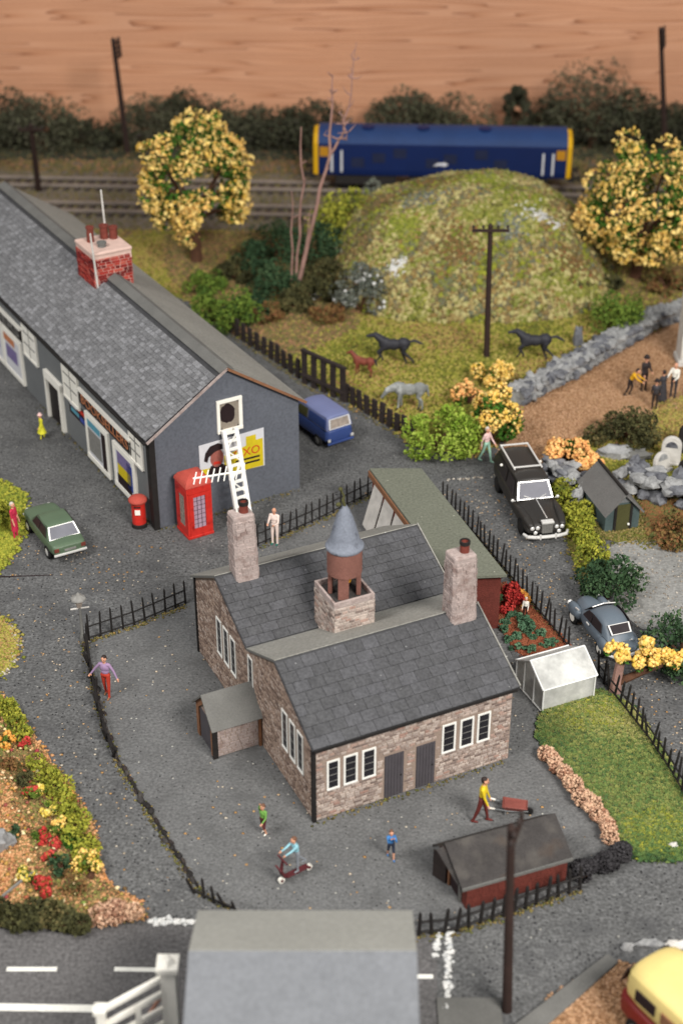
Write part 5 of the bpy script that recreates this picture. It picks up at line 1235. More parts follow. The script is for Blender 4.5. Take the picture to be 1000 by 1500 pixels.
# ---- black hearse facing the camera
MT['hearse'] = paint('hearse_black', (44, 41, 38), .5)
fa, ra_ = (8.21, 50.64), (7.19, 56.07)
he_ = thing('hearse', 'long black hearse with chrome roof rack and windscreen surround', 'car', ((fa[0] + ra_[0]) / 2 - .1, (fa[1] + ra_[1]) / 2 + .15, 0), head(ra_, fa), 'parked cars')
HLn = math.dist(fa, ra_) / 2 + .1
body = loft([(-2.9, .7, .5, .95, .12, 0, .05), (-2.8, .86, .4, 1.05, .14, .02, .06), (-1.6, .95, .32, 1.1, .14, .02, .06), (.4, .95, .3, 1.08, .14, .02, .06), (1.1, .95, .3, 1.02, .2, .06, .06), (2.2, .92, .34, .96, .28, .1, .06), (2.72, .88, .4, .9, .26, .08, .05), (2.86, .8, .44, .82, .2, .04, .04)], 'body', 'hearse', he_)
xs = (.98, .5, -2.45, -2.85); cabin(he_, xs, 1.05, 1.82, .88, .72, 'hearse', roof_cr=.08)
side_windows(he_, xs, 1.05, 1.82, .88, .72, ((.1, .36), (.42, .9)), 'carglass_d')
screen(he_, 'windscreen', 1.0, 1.05, .82, .5, 1.8, .68, 'carglass', 'chrome', .03, .04, .92, .055)
screen(he_, 'rear_window', -2.85, 1.05, .7, -2.45, 1.8, .6, 'carglass_d')
# bonnet ridge, grille, lamps
bn = MB(); secs = [(1.05, .4, 1.12), (1.9, .34, 1.12), (2.72, .26, 1.1)]
vs = []
for x, w, z in secs: vs += [(x, -w * 1.35, z - .14), (x, -w * .8, z - .02), (x, 0, z + .04), (x, w * .8, z - .02), (x, w * 1.35, z - .14), (x, w * 1.2, .7), (x, -w * 1.2, .7)]
bn.add(vs, [(k * 7 + i, k * 7 + (i + 1) % 7, (k + 1) * 7 + (i + 1) % 7, (k + 1) * 7 + i) for k in range(2) for i in range(7)] + [(14, 15, 16, 17, 18, 19, 20)]); bn.build('bonnet', 'hearse', he_, smooth=True, angle=40)
for s in (-1, 1):
    f = MB(); pts = [(.9, s * .86, .86), (1.6, s * .82, .92), (2.3, s * .76, .9), (2.72, s * .7, .82)]; f.path(pts, [.12, .17, .19, .16], 10); f.ball(pts[-1], .16, 10, 7); f.ball((2.3, s * .76, .9), .19, 10, 7); f.ball((1.6, s * .82, .92), .17, 10, 7); f.build('front_wing', 'hearse', he_, smooth=True, angle=70)
    for y in (.42, .66): q = MB(); q.ball((2.86, s * y, .76), .095, 10, 7, (.5, 1, 1)); q.build('headlight', 'chrome', he_, smooth=True)
    q = MB(); q.ball((2.9, s * .52, .56), .09, 10, 7, (.5, 1, 1)); q.build('fog_lamp', 'chrome', he_, smooth=True)
    q = MB(); q.ball((1.0, s * 1.02, 1.12), .08, 8, 6, (.6, 1, 1)); q.tube((1.0, s * .9, 1.08), (1.0, s * 1.0, 1.12), .02); q.build('mirror', 'chrome', he_, smooth=True)
    q = MB(); q.ball((-1.3, s * .9, 1.62), .07, 8, 6); q.build('side_lamp', 'cream', he_, smooth=True)
    q = MB(); q.obox((-1.35, s * .62, 1.97), (1.15, 0, 0), (0, .035, 0), (0, 0, .03)); q.build('roof_rail', 'chrome', he_, bevel=.01)
for x in (-2.42, -.35): q = MB(); q.obox((x, 0, 1.985), (.035, 0, 0), (0, .62, 0), (0, 0, .03)); q.build('roof_bar', 'chrome', he_, bevel=.01)
q = MB(); q.box(2.72, 2.92, -.24, .24, .5, .98); gr = q.build('grille', 'signgrey', he_, bevel=.02)
q = MB(); q.box(2.7, 2.96, -.27, .27, .98, 1.08); q.build('grille_header', 'chrome', gr, bevel=.02)
for i in range(7): q = MB(); q.box(2.92, 2.94, -.21 + i * .07 - .012, -.21 + i * .07 + .012, .52, .97); q.build('grille_bar', 'ridgecard', gr)
q = MB(); q.path([(2.68, -.98, .42), (2.92, -.86, .4), (3.02, -.5, .4), (3.04, 0, .4), (3.02, .5, .4), (2.92, .86, .4), (2.68, .98, .42)], [.06, .075, .08, .08, .08, .075, .06], 8); q.build('bumper', 'chrome', he_, smooth=True)
for y in (-.34, .34): q = MB(); q.obox((3.06, y, .42), (.05, 0, 0), (0, .04, 0), (0, 0, .12)); q.build('overrider', 'chrome', he_, bevel=.02)
q = MB(); q.path([(1.05, 0, 1.17), (2.7, 0, 1.15)], [.018, .022], 6); q.build('bonnet_trim', 'chrome', he_)
for s in (-1, 1): q = MB(); q.path([(1.06, s * .1, 1.12), (.93, s * .5, 1.26)], [.02, .015], 5); q.build('wiper', 'chrome', he_)
for x in (-1.75, 1.95):
    for y in (-.84, .84): wheel(he_, x, y, .38, .2, 'black')

# ---- grey-blue rounded saloon, seen from behind
MT['minorgrey'] = paint('car_greyblue', (92, 102, 112), .45)
fa, ra_ = (8.76, 45.73), (9.7, 42.93)
mi = thing('parked_car', 'slate grey rounded vintage saloon with pale hubcaps beside the greenhouse', 'car', ((fa[0] + ra_[0]) / 2 + .15, (fa[1] + ra_[1]) / 2 + .25, 0), head(ra_, fa), 'parked cars')
body = loft([(-1.85, .42, .42, .62, .1, .02, .05), (-1.75, .6, .34, .74, .16, .04, .06), (-1.3, .72, .3, .88, .2, .05, .06), (-.6, .76, .28, .94, .16, .03, .06), (.3, .76, .28, .94, .14, .03, .06), (.8, .62, .3, .94, .2, .06, .06), (1.4, .46, .34, .9, .2, .08, .06), (1.75, .36, .4, .8, .16, .06, .05), (1.84, .26, .46, .7, .1, .03, .04)], 'body', 'minorgrey', mi)
# rounded roof
rf = MB(); stations = [(.62, .62, .92, 0), (.35, .6, 1.22, .03), (.1, .58, 1.4, .05), (-.35, .57, 1.5, .07), (-.8, .56, 1.44, .07), (-1.12, .54, 1.26, .05), (-1.42, .5, 1.0, .03), (-1.6, .44, .82, .02)]
vs = []
for x, w, z, cr in stations: vs += [(x, -w - .1, .88 if z > .9 else z - .04), (x, -w - .02, .88 + (z - .88) * .55), (x, -w * .86, z - .06), (x, -w * .45, z + cr * .6), (x, 0, z + cr), (x, w * .45, z + cr * .6), (x, w * .86, z - .06), (x, w + .02, .88 + (z - .88) * .55), (x, w + .1, .88 if z > .9 else z - .04)]
nn = 9; rf.add(vs, [(k * nn + i, k * nn + i + 1, (k + 1) * nn + i + 1, (k + 1) * nn + i) for k in range(len(stations) - 1) for i in range(nn - 1)])
o = rf.build('cabin', 'minorgrey', mi, smooth=True, angle=75); s = o.modifiers.new('sub', 'SUBSURF'); s.levels = s.render_levels = 2
for s in (-1, 1):
    pts = [(.42, s * .71, .95), (-.22, s * .705, .95), (-.22, s * .6, 1.34), (.16, s * .615, 1.3)]; pts = pts if s < 0 else pts[::-1]
    panel(mi, 'side_window', pts, 'carglass_d', .03)
    pts = [(-.28, s * .705, .95), (-1.02, s * .67, .97), (-.86, s * .585, 1.28), (-.28, s * .6, 1.34)]; pts = pts if s < 0 else pts[::-1]
    panel(mi, 'side_window', pts, 'carglass_d', .03)
    for (x, r1, z) in ((1.28, .3, .56), (-1.2, .3, .54)):
        f = MB(); f.ball((x, s * .62, z), .36, 12, 9, (1.55 if x > 0 else 1.3, .55, .86)); f.build('wing', 'minorgrey', mi, smooth=True, angle=80)
    q = MB(); q.ball((1.74, s * .64, .66), .12, 10, 7, (.6, 1, 1)); q.build('headlight', 'chrome', mi, smooth=True)
    q = MB(); q.obox((-.1, s * .785, .86), (.1, 0, 0), (0, .02, 0), (0, 0, .025)); q.build('door_handle', 'chrome', mi)
    q = MB(); q.obox((.95, s * .72, .86), (.14, 0, -.03), (0, .02, 0), (0, 0, .025)); q.build('trim', 'chrome', mi)
    q = MB(); q.obox((-1.62, s * .3, .86), (.1, 0, -.1), (0, .02, 0), (.01, 0, .015)); q.build('boot_hinge', 'chrome', mi)
pts = [Vector((-1.06, .46, 1.31)), Vector((-1.4, .43, 1.05)), Vector((-1.4, -.43, 1.05)), Vector((-1.06, -.46, 1.31))]; n_ = (pts[1] - pts[0]).cross(pts[3] - pts[0]).normalized(); n_ = n_ if n_.z > 0 else -n_
pts = [p + n_ * .045 for p in pts]; pts = pts if (pts[1] - pts[0]).cross(pts[3] - pts[0]).dot(n_) > 0 else pts[::-1]
o = panel(mi, 'rear_window', pts, 'carglass_d', .05); ring_frame(o, 'window_frame', [p + n_ * .012 for p in pts], .05, 'chrome')
q = MB(); q.path([(-1.68, -.72, .42), (-1.9, -.5, .4), (-1.97, 0, .4), (-1.9, .5, .4), (-1.68, .72, .42)], [.05, .065, .07, .065, .05], 8); q.build('bumper', 'chrome', mi, smooth=True)
q = MB(); q.path([(.14, -.5, 1.43), (.16, 0, 1.49), (.14, .5, 1.43)], [.022, .022, .022], 6); q.build('roof_trim', 'chrome', mi)
screen(mi, 'windscreen', .66, .93, .6, .2, 1.4, .52, 'carglass_d')
for x in (-1.15, 1.22):
    for y in (-.7, .7): wheel(mi, x, y, .31, .15, 'cream', .6)

# ---- yellow and maroon van in the near right corner
MT['busyellow'] = paint('van_yellow', (222, 200, 128), .5); MT['busred'] = paint('van_maroon', (116, 26, 22), .5)
yv = thing('minibus', 'cream yellow and maroon minibus cut off at the lower right corner', 'minibus', (*(9.24, 25.87), 0), R(124), 'parked cars')
body = loft([(-2.6, .8, .4, 1.05, .06, 0, .03), (-2.5, .95, .34, 1.08, .06, 0, .03), (0, 1.0, .32, 1.08, .05, 0, .03), (2.0, .98, .32, 1.08, .06, 0, .03), (2.55, .86, .4, 1.05, .1, 0, .03)], 'body', 'busred', yv)
b = MB(); q = loft([(-2.52, .86, 1.0, 2.0, .14, .03, .0), (-2.42, .94, 1.0, 2.16, .2, .05, 0), (0, .97, 1.0, 2.2, .2, .06, 0), (1.9, .95, 1.0, 2.16, .2, .05, 0), (2.4, .84, 1.0, 1.95, .2, .03, 0)], 'upper_body', 'busyellow', yv)
for s in (-1, 1):
    for x0, x1 in ((1.05, 1.75), (.1, .85), (-.9, -.1), (-1.9, -1.1)):
        q = MB(); q.obox(((x0 + x1) / 2, s * .975, 1.62), ((x1 - x0) / 2, 0, 0), (0, .025, 0), (0, 0, .19)); q.build('side_window', 'pblack' if x0 > 1 else 'oak', yv, bevel=.03)
for x in (-1.6, 1.6):
    for y in (-.88, .88): wheel(yv, x, y, .36, .2, 'ridgecard')
screen(yv, 'windscreen', 2.5, 1.2, .78, 2.3, 1.95, .74, 'carglass_d')

# ---- blue diesel locomotive
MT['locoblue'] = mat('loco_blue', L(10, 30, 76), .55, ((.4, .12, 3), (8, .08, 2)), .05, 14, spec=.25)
MT['locoblue_lit'] = mat('loco_blue_lit', L(24, 52, 98), .7, ((.4, .16, 3), (8, .1, 2)), .05, 14, spec=.4)  # body blue lightened for the roof, overhead light put into the colour
MT['locogrille'] = mat('loco_grille', L(22, 30, 58), .7, ((3, .2, 2),))
MT['locoyel'] = mat('loco_yellow', L(206, 158, 20), .55, ((.8, .1, 3),), .05, 14)
lo = thing('locomotive', 'blue diesel locomotive with yellow ends behind the hill', 'locomotive', (*(6.27, 92.9, -0.12)[:2], .3), math.atan2(-4.4, 80))
HLn = 7.95
q = MB(); cs = [(-1.3, .95), (-1.36, 1.3), (-1.36, 2.75), (-1.3, 2.95), (-1.0, 3.45), (-.55, 3.72), (0, 3.8), (.55, 3.72), (1.0, 3.45), (1.3, 2.95), (1.36, 2.75), (1.36, 1.3), (1.3, .95)]
lower = [c for c in cs if c[1] <= 2.8]
q.prism([(-1.3, .95), (-1.36, 1.3), (-1.36, 2.95), (1.36, 2.95), (1.36, 1.3), (1.3, .95)], -HLn + .3, HLn - .3, 'yz'); q.build('body', 'locoblue', lo, bevel=.04)
q = MB(); q.prism([(-1.34, 2.955), (-1.22, 3.2), (-.95, 3.5), (-.5, 3.7), (0, 3.76), (.5, 3.7), (.95, 3.5), (1.22, 3.2), (1.34, 2.955)], -HLn + .3, HLn - .3, 'yz'); q.build('roof', 'locoblue_lit', lo, smooth=True, angle=40)
for s in (-1, 1):
    q = MB(); vs = []
    for dx, k in ((HLn - .3, 1.02), (HLn, .94)):
        vs += [(s * dx, y * k, 1.0 + (z - 1.0) * (1 if k > 1 else .96)) for y, z in ((-1.36, .98), (-1.37, 2.2), (-1.36, 2.97), (-.9, 3.5), (0, 3.74), (.9, 3.5), (1.36, 2.97), (1.37, 2.2), (1.36, .98))]
    q.add(vs, [(i, (i + 1) % 9, 9 + (i + 1) % 9, 9 + i) for i in range(9)] + [tuple(range(9)), tuple(range(9, 18))]); e = q.build('cab_end', 'locoyel', lo, bevel=.03)
    for y in (-.75, 0, .75): q = MB(); q.box(min(s * (HLn - .02), s * (HLn + .03)), max(s * (HLn - .02), s * (HLn + .03)), y - .3, y + .3, 2.35, 2.95); q.build('cab_window', 'glass', e)
    q = MB(); q.box(min(s * (HLn - .1), s * (HLn + .25)), max(s * (HLn - .1), s * (HLn + .25)), -1.2, 1.2, .7, .98); q.build('buffer_beam', 'black', e)
    for y in (-.85, .85): q = MB(); q.tube((s * (HLn + .2), y, .85), (s * (HLn + .55), y, .85), .1, .1, 8); q.tube((s * (HLn + .55), y, .85), (s * (HLn + .62), y, .85), .24, .24, 12); q.build('buffer', 'black', e)
    for sd in (-1, 1):
        for x in (HLn - 1.15, HLn - 1.75):
            q = MB(); q.tube((s * x, sd * 1.42, 1.2), (s * x, sd * 1.42, 2.55), .07, .07, 6); q.build('handrail', 'paper', lo)
        q = MB(); q.box(min(s * (HLn - 1.65), s * (HLn - 1.22)), max(s * (HLn - 1.65), s * (HLn - 1.22)), sd * 1.365 - .01, sd * 1.365 + .01, 1.15, 2.8); q.build('cab_door', 'locoblue', lo)
        q = MB(); q.box(min(s * (HLn - .95), s * (HLn - .4)), max(s * (HLn - .95), s * (HLn - .4)), sd * 1.37 - .012, sd * 1.37 + .012, 2.15, 2.75); q.build('cab_side_window', 'gold', lo)
for i, x in enumerate((-5.2, -3.9, -2.6, -.6, .5, 2.4, 3.6)):
    for sd in (-1, 1): q = MB(); q.box(x - .4, x + .4, sd * 1.37 - .012, sd * 1.37 + .012, 1.5 + (i % 3) * .3, 2.1 + (i % 3) * .3); q.build('grille', 'locogrille', lo)
q = MB(); q.add([(x, -1.395, z) for x, z in ((-.55, 1.65), (-.25, 1.85), (.1, 1.85), (.1, 1.93), (.4, 1.75), (.1, 1.6), (.1, 1.68), (-.25, 1.68))], [tuple(range(8))]); q.build('emblem', 'paper', lo)
for x in (-4.6, -1.2, 2.6): q = MB(); q.lathe([(.4, 0), (.4, .1), (.3, .14)], (x, -.35, 3.66), 12); q.build('roof_fan', 'locoblue', lo)
for bx in (-4.7, 4.7):
    q = MB(); q.box(bx - 1.9, bx + 1.9, -1.15, 1.15, .3, .9); bg_ = q.build('bogie', 'black', lo, bevel=.05)
    for wx in (-1.3, 0, 1.3) if False else (-1.2, 1.2):
        for sd in (-1, 1): q = MB(); q.tube((bx + wx, sd * .72, .46), (bx + wx, sd * .86, .46), .46, .46, 16); q.build('wheel', 'tyre', bg_)
q = MB(); q.box(-2.0, 2.0, -1.1, 1.1, .35, .95); q.build('fuel_tank', 'black', lo, bevel=.05)

lm.scale = (.78, .78, .78); ds.scale = (.88, .88, .92); bx_.scale = (.88, .88, .88)
for o_, k_ in ((c1, .9), (he_, .92), (mi, .9), (van, .97)): o_.scale = (k_, k_, k_)

for a, b in zip(pts_edge, pts_edge[1:]):
    a, b = Vector((*a, 0)), Vector((*b, 0)); d = (b - a).normalized(); n = Vector((-d.y, d.x, 0)); q = MB(); q.obox((a + b) / 2 + Vector((0, 0, .04)), (b - a) / 2, n * .03, Vector((0, 0, .03))); q.build('edging_strip', 'black', ek)
# dirt and debris gathered along the railings and walls
for nm, ps_, n in (('railing from the lamp to the school', [(-9.02, 44.24), (-7.44, 45.17), (-5.77, 46.47)], 260), ('railing behind the school', [(-3.28, 50.49), (-1.1, 52.29), (1.37, 54.64)], 260), ('long lane railing', [(4.23, 53.91), (5.46, 50.95), (6.73, 47.47), (8.05, 43.74)], 420), ('lawn railing', [(9.5, 39.79), (9.96, 38.49), (10.47, 36.82), (10.76, 35.31)], 300), ('front railing', [(2.15, 30.24), (3.06, 30.34), (4.24, 30.8), (6.86, 31.97)], 320), ('yard edging', [(-9.24, 44.24), (-8.46, 41.46), (-7.73, 39.08), (-7.24, 37.75), (-6.05, 35.49), (-5.03, 33.58), (-4.15, 32.02), (-3.01, 31.12)], 620), ('paling fence', [(-5.61, 70.59), (-3.34, 67.38), (-1.75, 64.83), (0.06, 62.97), (3.14, 59.12)], 420), ('grey gable foot', [(-7.33, 51.77), (-4.75, 53.26), (-1.8, 55.03)], 120), ('shopfront foot', [(-7.4, 51.87), (-10.23, 56.66), (-13.9, 62.76)], 160), ('school front foot', [(-0.79, 34.82), (2.13, 36.18), (5.28, 37.68)], 150)):
    lumps_line('debris', ps_, n, (.04, .12), 'f_verge', 'brown debris along the ' + nm, 'debris', .08)

# ================================================================== FIGURES
def rot3(v, ax, a): return Matrix.Rotation(a, 3, ax) @ Vector(v)
class Fig:
    """closed shapes fused into one continuous skin by a voxel remesh; each region keeps its paint"""
    def __init__(s): s.mb = MB(); s.bones = []
    def cap(s, p, q, r0, r1, reg, n=10):
        p, q = Vector(p), Vector(q); s.mb.tube(p, q, r0, r1, n); s.mb.ball(p, r0, 10, 8); s.mb.ball(q, r1, 10, 8); s.bones.append((p, q, (r0 + r1) / 2, reg))
    def ell(s, c, r, sc, reg, n=12, m=10):
        s.mb.ball(c, r, n, m, sc); s.bones.append((Vector(c), Vector(c), r * min(sc), reg))
    def build(s, name, parent, regs, vox, smooth=2):
        me = bpy.data.meshes.new('tmp'); me.from_pydata(s.mb.v, [], s.mb.f); bm = bmesh.new(); bm.from_mesh(me); bmesh.ops.recalc_face_normals(bm, faces=bm.faces); bm.to_mesh(me); bm.free()
        t = bpy.data.objects.new('tmp', me); COL.objects.link(t)
        md = t.modifiers.new('r', 'REMESH'); md.mode = 'VOXEL'; md.voxel_size = vox; md.use_smooth_shade = True
        sm = t.modifiers.new('s', 'SMOOTH'); sm.factor = .5; sm.iterations = smooth
        bpy.context.view_layer.update()
        out = bpy.data.meshes.new_from_object(t.evaluated_get(bpy.context.evaluated_depsgraph_get())); bpy.data.objects.remove(t)
        names = list(regs); out.materials.clear()
        for k in names: out.materials.append(MT[regs[k]])
        nf = len(out.polygons); cen = np.zeros(nf * 3); out.polygons.foreach_get('center', cen); cen = cen.reshape(-1, 3)
        best = np.full(nf, 1e9); idx = np.zeros(nf, int)
        for p, q, r, reg in s.bones:
            a = np.array(p); d = np.array(q) - a; l2 = (d @ d) or 1e-9; tt = np.clip(((cen - a) @ d) / l2, 0, 1); ds = np.linalg.norm(cen - (a + tt[:, None] * d), axis=1) - r
            w = ds < best; best[w] = ds[w]; idx[w] = names.index(reg)
        out.polygons.foreach_set('material_index', idx.astype(np.int32)); out.polygons.foreach_set('use_smooth', np.ones(nf, bool))
        out.update(); o = bpy.data.objects.new(name, out); COL.objects.link(o); o.parent = parent; return o

def fm(name, c):
    if name not in MT: MT[name] = mat(name, L(*c), .6, ((6, .12, 2),), .05, 20, spec=.3)
    return name
SKIN = fm('figure_skin', (206, 150, 122)); fm('shoe_dark', (52, 40, 38)); fm('hair_dark', (46, 36, 34)); fm('hair_brown', (108, 76, 58)); fm('hair_grey', (190, 180, 172))
def person(label, loc, rz, h, top, legs, pose=None, hair='hair_dark', shoes='shoe_dark', skirt=None, hat=None, sleeve=None, bare_leg=False, scale_head=1.0, loc_z=0):
    """faces -y at rz=0; pose: lean, armL/armR=(swing, out, elbow), legL/legR=(swing, knee), turn (head)"""
    p = dict(lean=0, armL=(5, 10, 15), armR=(5, 10, 15), legL=(0, 0), legR=(0, 0), turn=0, nod=0, side=0); p.update(pose or {})
    t = thing('person', label, 'person', (loc[0], loc[1], loc_z), rz, None); k = h / 1.75; f = Fig()
    # legs: lowest foot touches the ground
    th, sh = .44 * k, .43 * k; hipz = 0; legs_pts = []
    for s, key in ((-1, 'legR'), (1, 'legL')):
        sw, kn = map(R, p[key]); hip = Vector((s * .09 * k, 0, 0)); kne = hip + Vector((s * .015 * k, -math.sin(sw) * th, -math.cos(sw) * th)); a2 = sw - kn; ank = kne + Vector((0, -math.sin(a2) * sh, -math.cos(a2) * sh)); legs_pts.append((hip, kne, ank))
    low = min(l[2].z for l in legs_pts); up_ = Vector((0, 0, -low + .07 * k))
    for hip, kne, ank in legs_pts:
        hip, kne, ank = hip + up_, kne + up_, ank + up_
        f.cap(hip, kne, .088 * k, .062 * k, 'legs'); f.cap(kne, ank, .06 * k, .042 * k, 'skin' if bare_leg else 'legs'); f.cap(ank + Vector((0, .03 * k, -.025 * k)), ank + Vector((0, -.13 * k, -.04 * k)), .044 * k, .034 * k, 'shoes')
    pel = up_.copy(); ln = R(p['lean']); tor = lambda z, y=0, x=0: pel + Vector((x + math.sin(R(p['side'])) * z, y * math.cos(ln) - math.sin(ln) * z, math.cos(ln) * z + y * -math.sin(ln)))
    f.ell(tor(.02 * k), .14 * k, (1.1, .8, .9), 'legs'); f.ell(tor(.16 * k), .14 * k, (1.1, .78, 1.0), 'top'); f.ell(tor(.32 * k), .155 * k, (1.2, .78, 1.15), 'top'); f.cap(tor(.44 * k, 0, -.12 * k), tor(.44 * k, 0, .12 * k), .075 * k, .075 * k, 'top')
    f.cap(tor(.46 * k), tor(.58 * k, -.01 * k), .055 * k, .05 * k, 'skin')
    hc = tor(.675 * k, -.02 * k); hk = k * scale_head; f.ell(hc, .1 * hk, (.86, .98, 1.18), 'skin'); f.ell(hc + Vector((0, -.03 * hk, -.05 * hk)), .066 * hk, (.9, .9, 1), 'skin')
    tr = R(p['turn']); fd = Vector((math.sin(tr), -math.cos(tr), 0)); sd = Vector((math.cos(tr), math.sin(tr), 0))
    f.ell(hc + fd * .1 * hk - Vector((0, 0, .015 * hk)), .022 * hk, (.8, 1, 1.2), 'skin', 6, 5)
    for s in (-1, 1): f.ell(hc + sd * s * .088 * hk, .024 * hk, (.6, 1, 1.4), 'skin', 6, 5)
    hands = []
    for s, key in ((-1, 'armR'), (1, 'armL')):
        sw, out, el = p[key]; d = Vector((0, 0, -1)); d = rot3(d, 'X', R(-sw)); d = rot3(d, 'Y', R(-s * out)); sho = tor(.44 * k, 0, s * .17 * k); elb = sho + d * .29 * k
        d2 = Vector((0, 0, -1)); d2 = rot3(d2, 'X', R(-sw - el)); d2 = rot3(d2, 'Y', R(-s * out * (1 - el / 200))); d2 = (d2 + Vector((-s * el / 260, 0, 0))).normalized(); wr = elb + d2 * .25 * k
        f.cap(sho, elb, .058 * k, .045 * k, 'top'); f.cap(elb, wr, .043 * k, .032 * k, sleeve or 'top'); pm = wr + d2 * .06 * k; f.cap(wr + d2 * .01, pm, .03 * k, .036 * k, 'skin')
        ac = d2.cross(Vector((0, 1, .3))).normalized(); pn = d2.cross(ac).normalized()
        for i, l in enumerate((.065, .075, .07, .055)):
            b0 = pm + ac * (i - 1.5) * .021 * k + d2 * .015 * k; b1 = b0 + d2 * l * .55 * k; b2 = b1 + (d2 + pn * .5).normalized() * l * .5 * k; f.cap(b0, b1, .0115 * k, .0105 * k, 'skin', 6); f.cap(b1, b2, .0105 * k, .009 * k, 'skin', 6)
        th0 = wr + d2 * .03 * k + ac * .03 * k; f.cap(th0, th0 + (d2 * .6 + ac * .7).normalized() * .06 * k, .013 * k, .011 * k, 'skin', 6); hands.append(pm)
    o = f.build('body', t, {'skin': 'figure_skin', 'top': top, 'legs': legs, 'shoes': shoes}, .014 * k, 1)
    for s in (-1, 1):
        e = MB(); e.ball(hc + fd * .094 * hk + sd * s * .034 * hk + Vector((0, 0, .02 * hk)), .012 * hk, 6, 5); e.build('eye', 'hair_dark', o)
    e = MB(); e.ball(hc + fd * .093 * hk - Vector((0, 0, .058 * hk)), .02 * hk, 6, 5, (1.1, .5, .4)); e.build('mouth', fm('lip', (160, 84, 76)), o)
    if hair:
        q = MB(); n, m_ = 12, 8; q.ball(hc + Vector((0, .018 * hk, .022 * hk)) - fd * .012 * hk, .108 * hk, n, m_, (.9, 1.0, 1.12), .04); 
        # keep only the scalp and the nape
        bmv = q.v; keep = [i for i, v in enumerate(bmv) if (Vector(v) - hc).z > .03 * hk or (Vector(v) - hc).dot(fd) < -.02 * hk and (Vector(v) - hc).z > -.07 * hk]
        ks = set(keep); q.f = [f_ for f_ in q.f if all(i in ks for i in f_)]; q.m = [0] * len(q.f); o2 = q.build('hair', hair, t, smooth=True, angle=80); sd_ = o2.modifiers.new('t', 'SOLIDIFY'); sd_.thickness = .012 * hk
    if skirt:
        q = MB(); z0 = pel.z - skirt[1] * k; q.lathe([(skirt[2] * k, z0), (.15 * k, pel.z - .02), (.13 * k, pel.z + .12 * k)], (0, 0, 0), 16, sy=.85); q.build('skirt', skirt[0], t, smooth=True)
    if hat:
        q = MB(); c = hc + Vector((0, 0, .07 * hk)); r = .105 * hk
        if hat[1] == 'bowler': q.lathe([(.16 * hk, 0), (.16 * hk, .012), (r, .02), (r, .09 * hk), (.07 * hk, .14 * hk), (.01, .15 * hk)], c, 14)
        else: q.lathe([(.15 * hk, 0), (.15 * hk, .012), (r, .02), (r * .97, .17 * hk), (.01, .175 * hk)], c, 14)
        q.build('hat', hat[0], t, smooth=True)
    return t, hands

fm('c_yellow', (214, 186, 40)); fm('c_maroon', (96, 42, 38)); fm('c_lilac', (150, 124, 156)); fm('c_red', (170, 56, 40)); fm('c_white', (222, 202, 192)); fm('c_teal', (40, 110, 96)); fm('c_green', (104, 150, 70)); fm('c_darkred', (84, 36, 40)); fm('c_sky', (136, 184, 196)); fm('c_grey', (130, 134, 140)); fm('c_blue', (62, 120, 180)); fm('c_navy', (44, 50, 66)); fm('c_black', (44, 36, 36)); fm('c_orange', (214, 160, 30)); fm('c_pink', (226, 190, 186)); fm('c_mint', (150, 190, 170)); fm('c_crimson', (190, 46, 74)); fm('c_ylime', (206, 200, 50)); fm('c_charcoal', (58, 56, 60)); fm('c_cream', (226, 222, 212))
person('person in yellow jumper and brown trousers walking towards the wheelbarrow', (4.25, 34.91), R(75), 1.78, 'c_yellow', 'c_maroon', dict(lean=4, armL=(12, 4, 8), armR=(14, 4, 10), legL=(14, 4), legR=(-12, 6)), shoes='c_maroon')
person('person in lilac top and red trousers by the left railing', (-7.95, 41.08), R(-15), 1.72, 'c_lilac', 'c_red', dict(armL=(4, 34, 10), armR=(2, 40, 12), legL=(6, 0), legR=(-8, 4)), shoes='oak')
person('person in white shirt and teal trousers behind the left chimney', (-2.62, 50.8), R(-20), 1.68, 'c_white', 'c_white', dict(armL=(25, 8, 70), armR=(25, 8, 70)), hair=None, shoes='c_teal')
person('child in green top with one arm raised by the school corner', (-2.35, 34.34), R(-35), 1.2, 'c_green', 'c_darkred', dict(armR=(150, 18, 20), armL=(20, 10, 40), legL=(12, 30), legR=(-6, 10)), hair='hair_brown', shoes='c_cream', scale_head=1.15, bare_leg=True)
sc_loc = (-1.32, 32.62)
person('child in pale blue top riding a scooter in the school yard', (sc_loc[0] + .02, sc_loc[1] + .02), R(-55), 1.32, 'c_sky', 'c_grey', dict(lean=10, armL=(62, -4, 12), armR=(62, -4, 12), legL=(4, 4), legR=(-22, 20)), hair='hair_brown', shoes='c_grey', scale_head=1.12, loc_z=.2)
person('child in blue jumper and shorts holding both hands to the face', (1.46, 33.3), R(10), 1.12, 'c_blue', 'c_navy', dict(armL=(70, 12, 95), armR=(70, 12, 95), legL=(10, 4), legR=(-14, 10)), hair='hair_brown', shoes='c_blue', scale_head=1.15, bare_leg=True)
person('person in yellow raincoat walking past the shop door', (-13.28, 59.63), R(-60), 1.22, 'c_ylime', 'c_ylime', dict(armL=(14, 12, 30), armR=(-10, 12, 20), legL=(10, 0), legR=(-8, 4)), skirt=('c_ylime', .5, .34), hair=None, hat=('c_pink', 'bowler'))
person('person in crimson dress by the mossy bank at far left', (-12.92, 51.25), R(70), 1.66, 'c_crimson', 'c_crimson', dict(armL=(6, 4, 10), armR=(6, 4, 10)), hair='hair_grey', skirt=('c_crimson', .55, .17), sleeve='skin', shoes='c_crimson')
person('person in pale pink top and mint trousers beside the lime bush', (6.24, 57.5), R(50), 1.72, 'c_pink', 'c_mint', dict(armL=(20, 10, 20), armR=(-20, 12, 20), legL=(14, 2), legR=(-16, 8)), shoes='c_mint', hair='hair_grey')
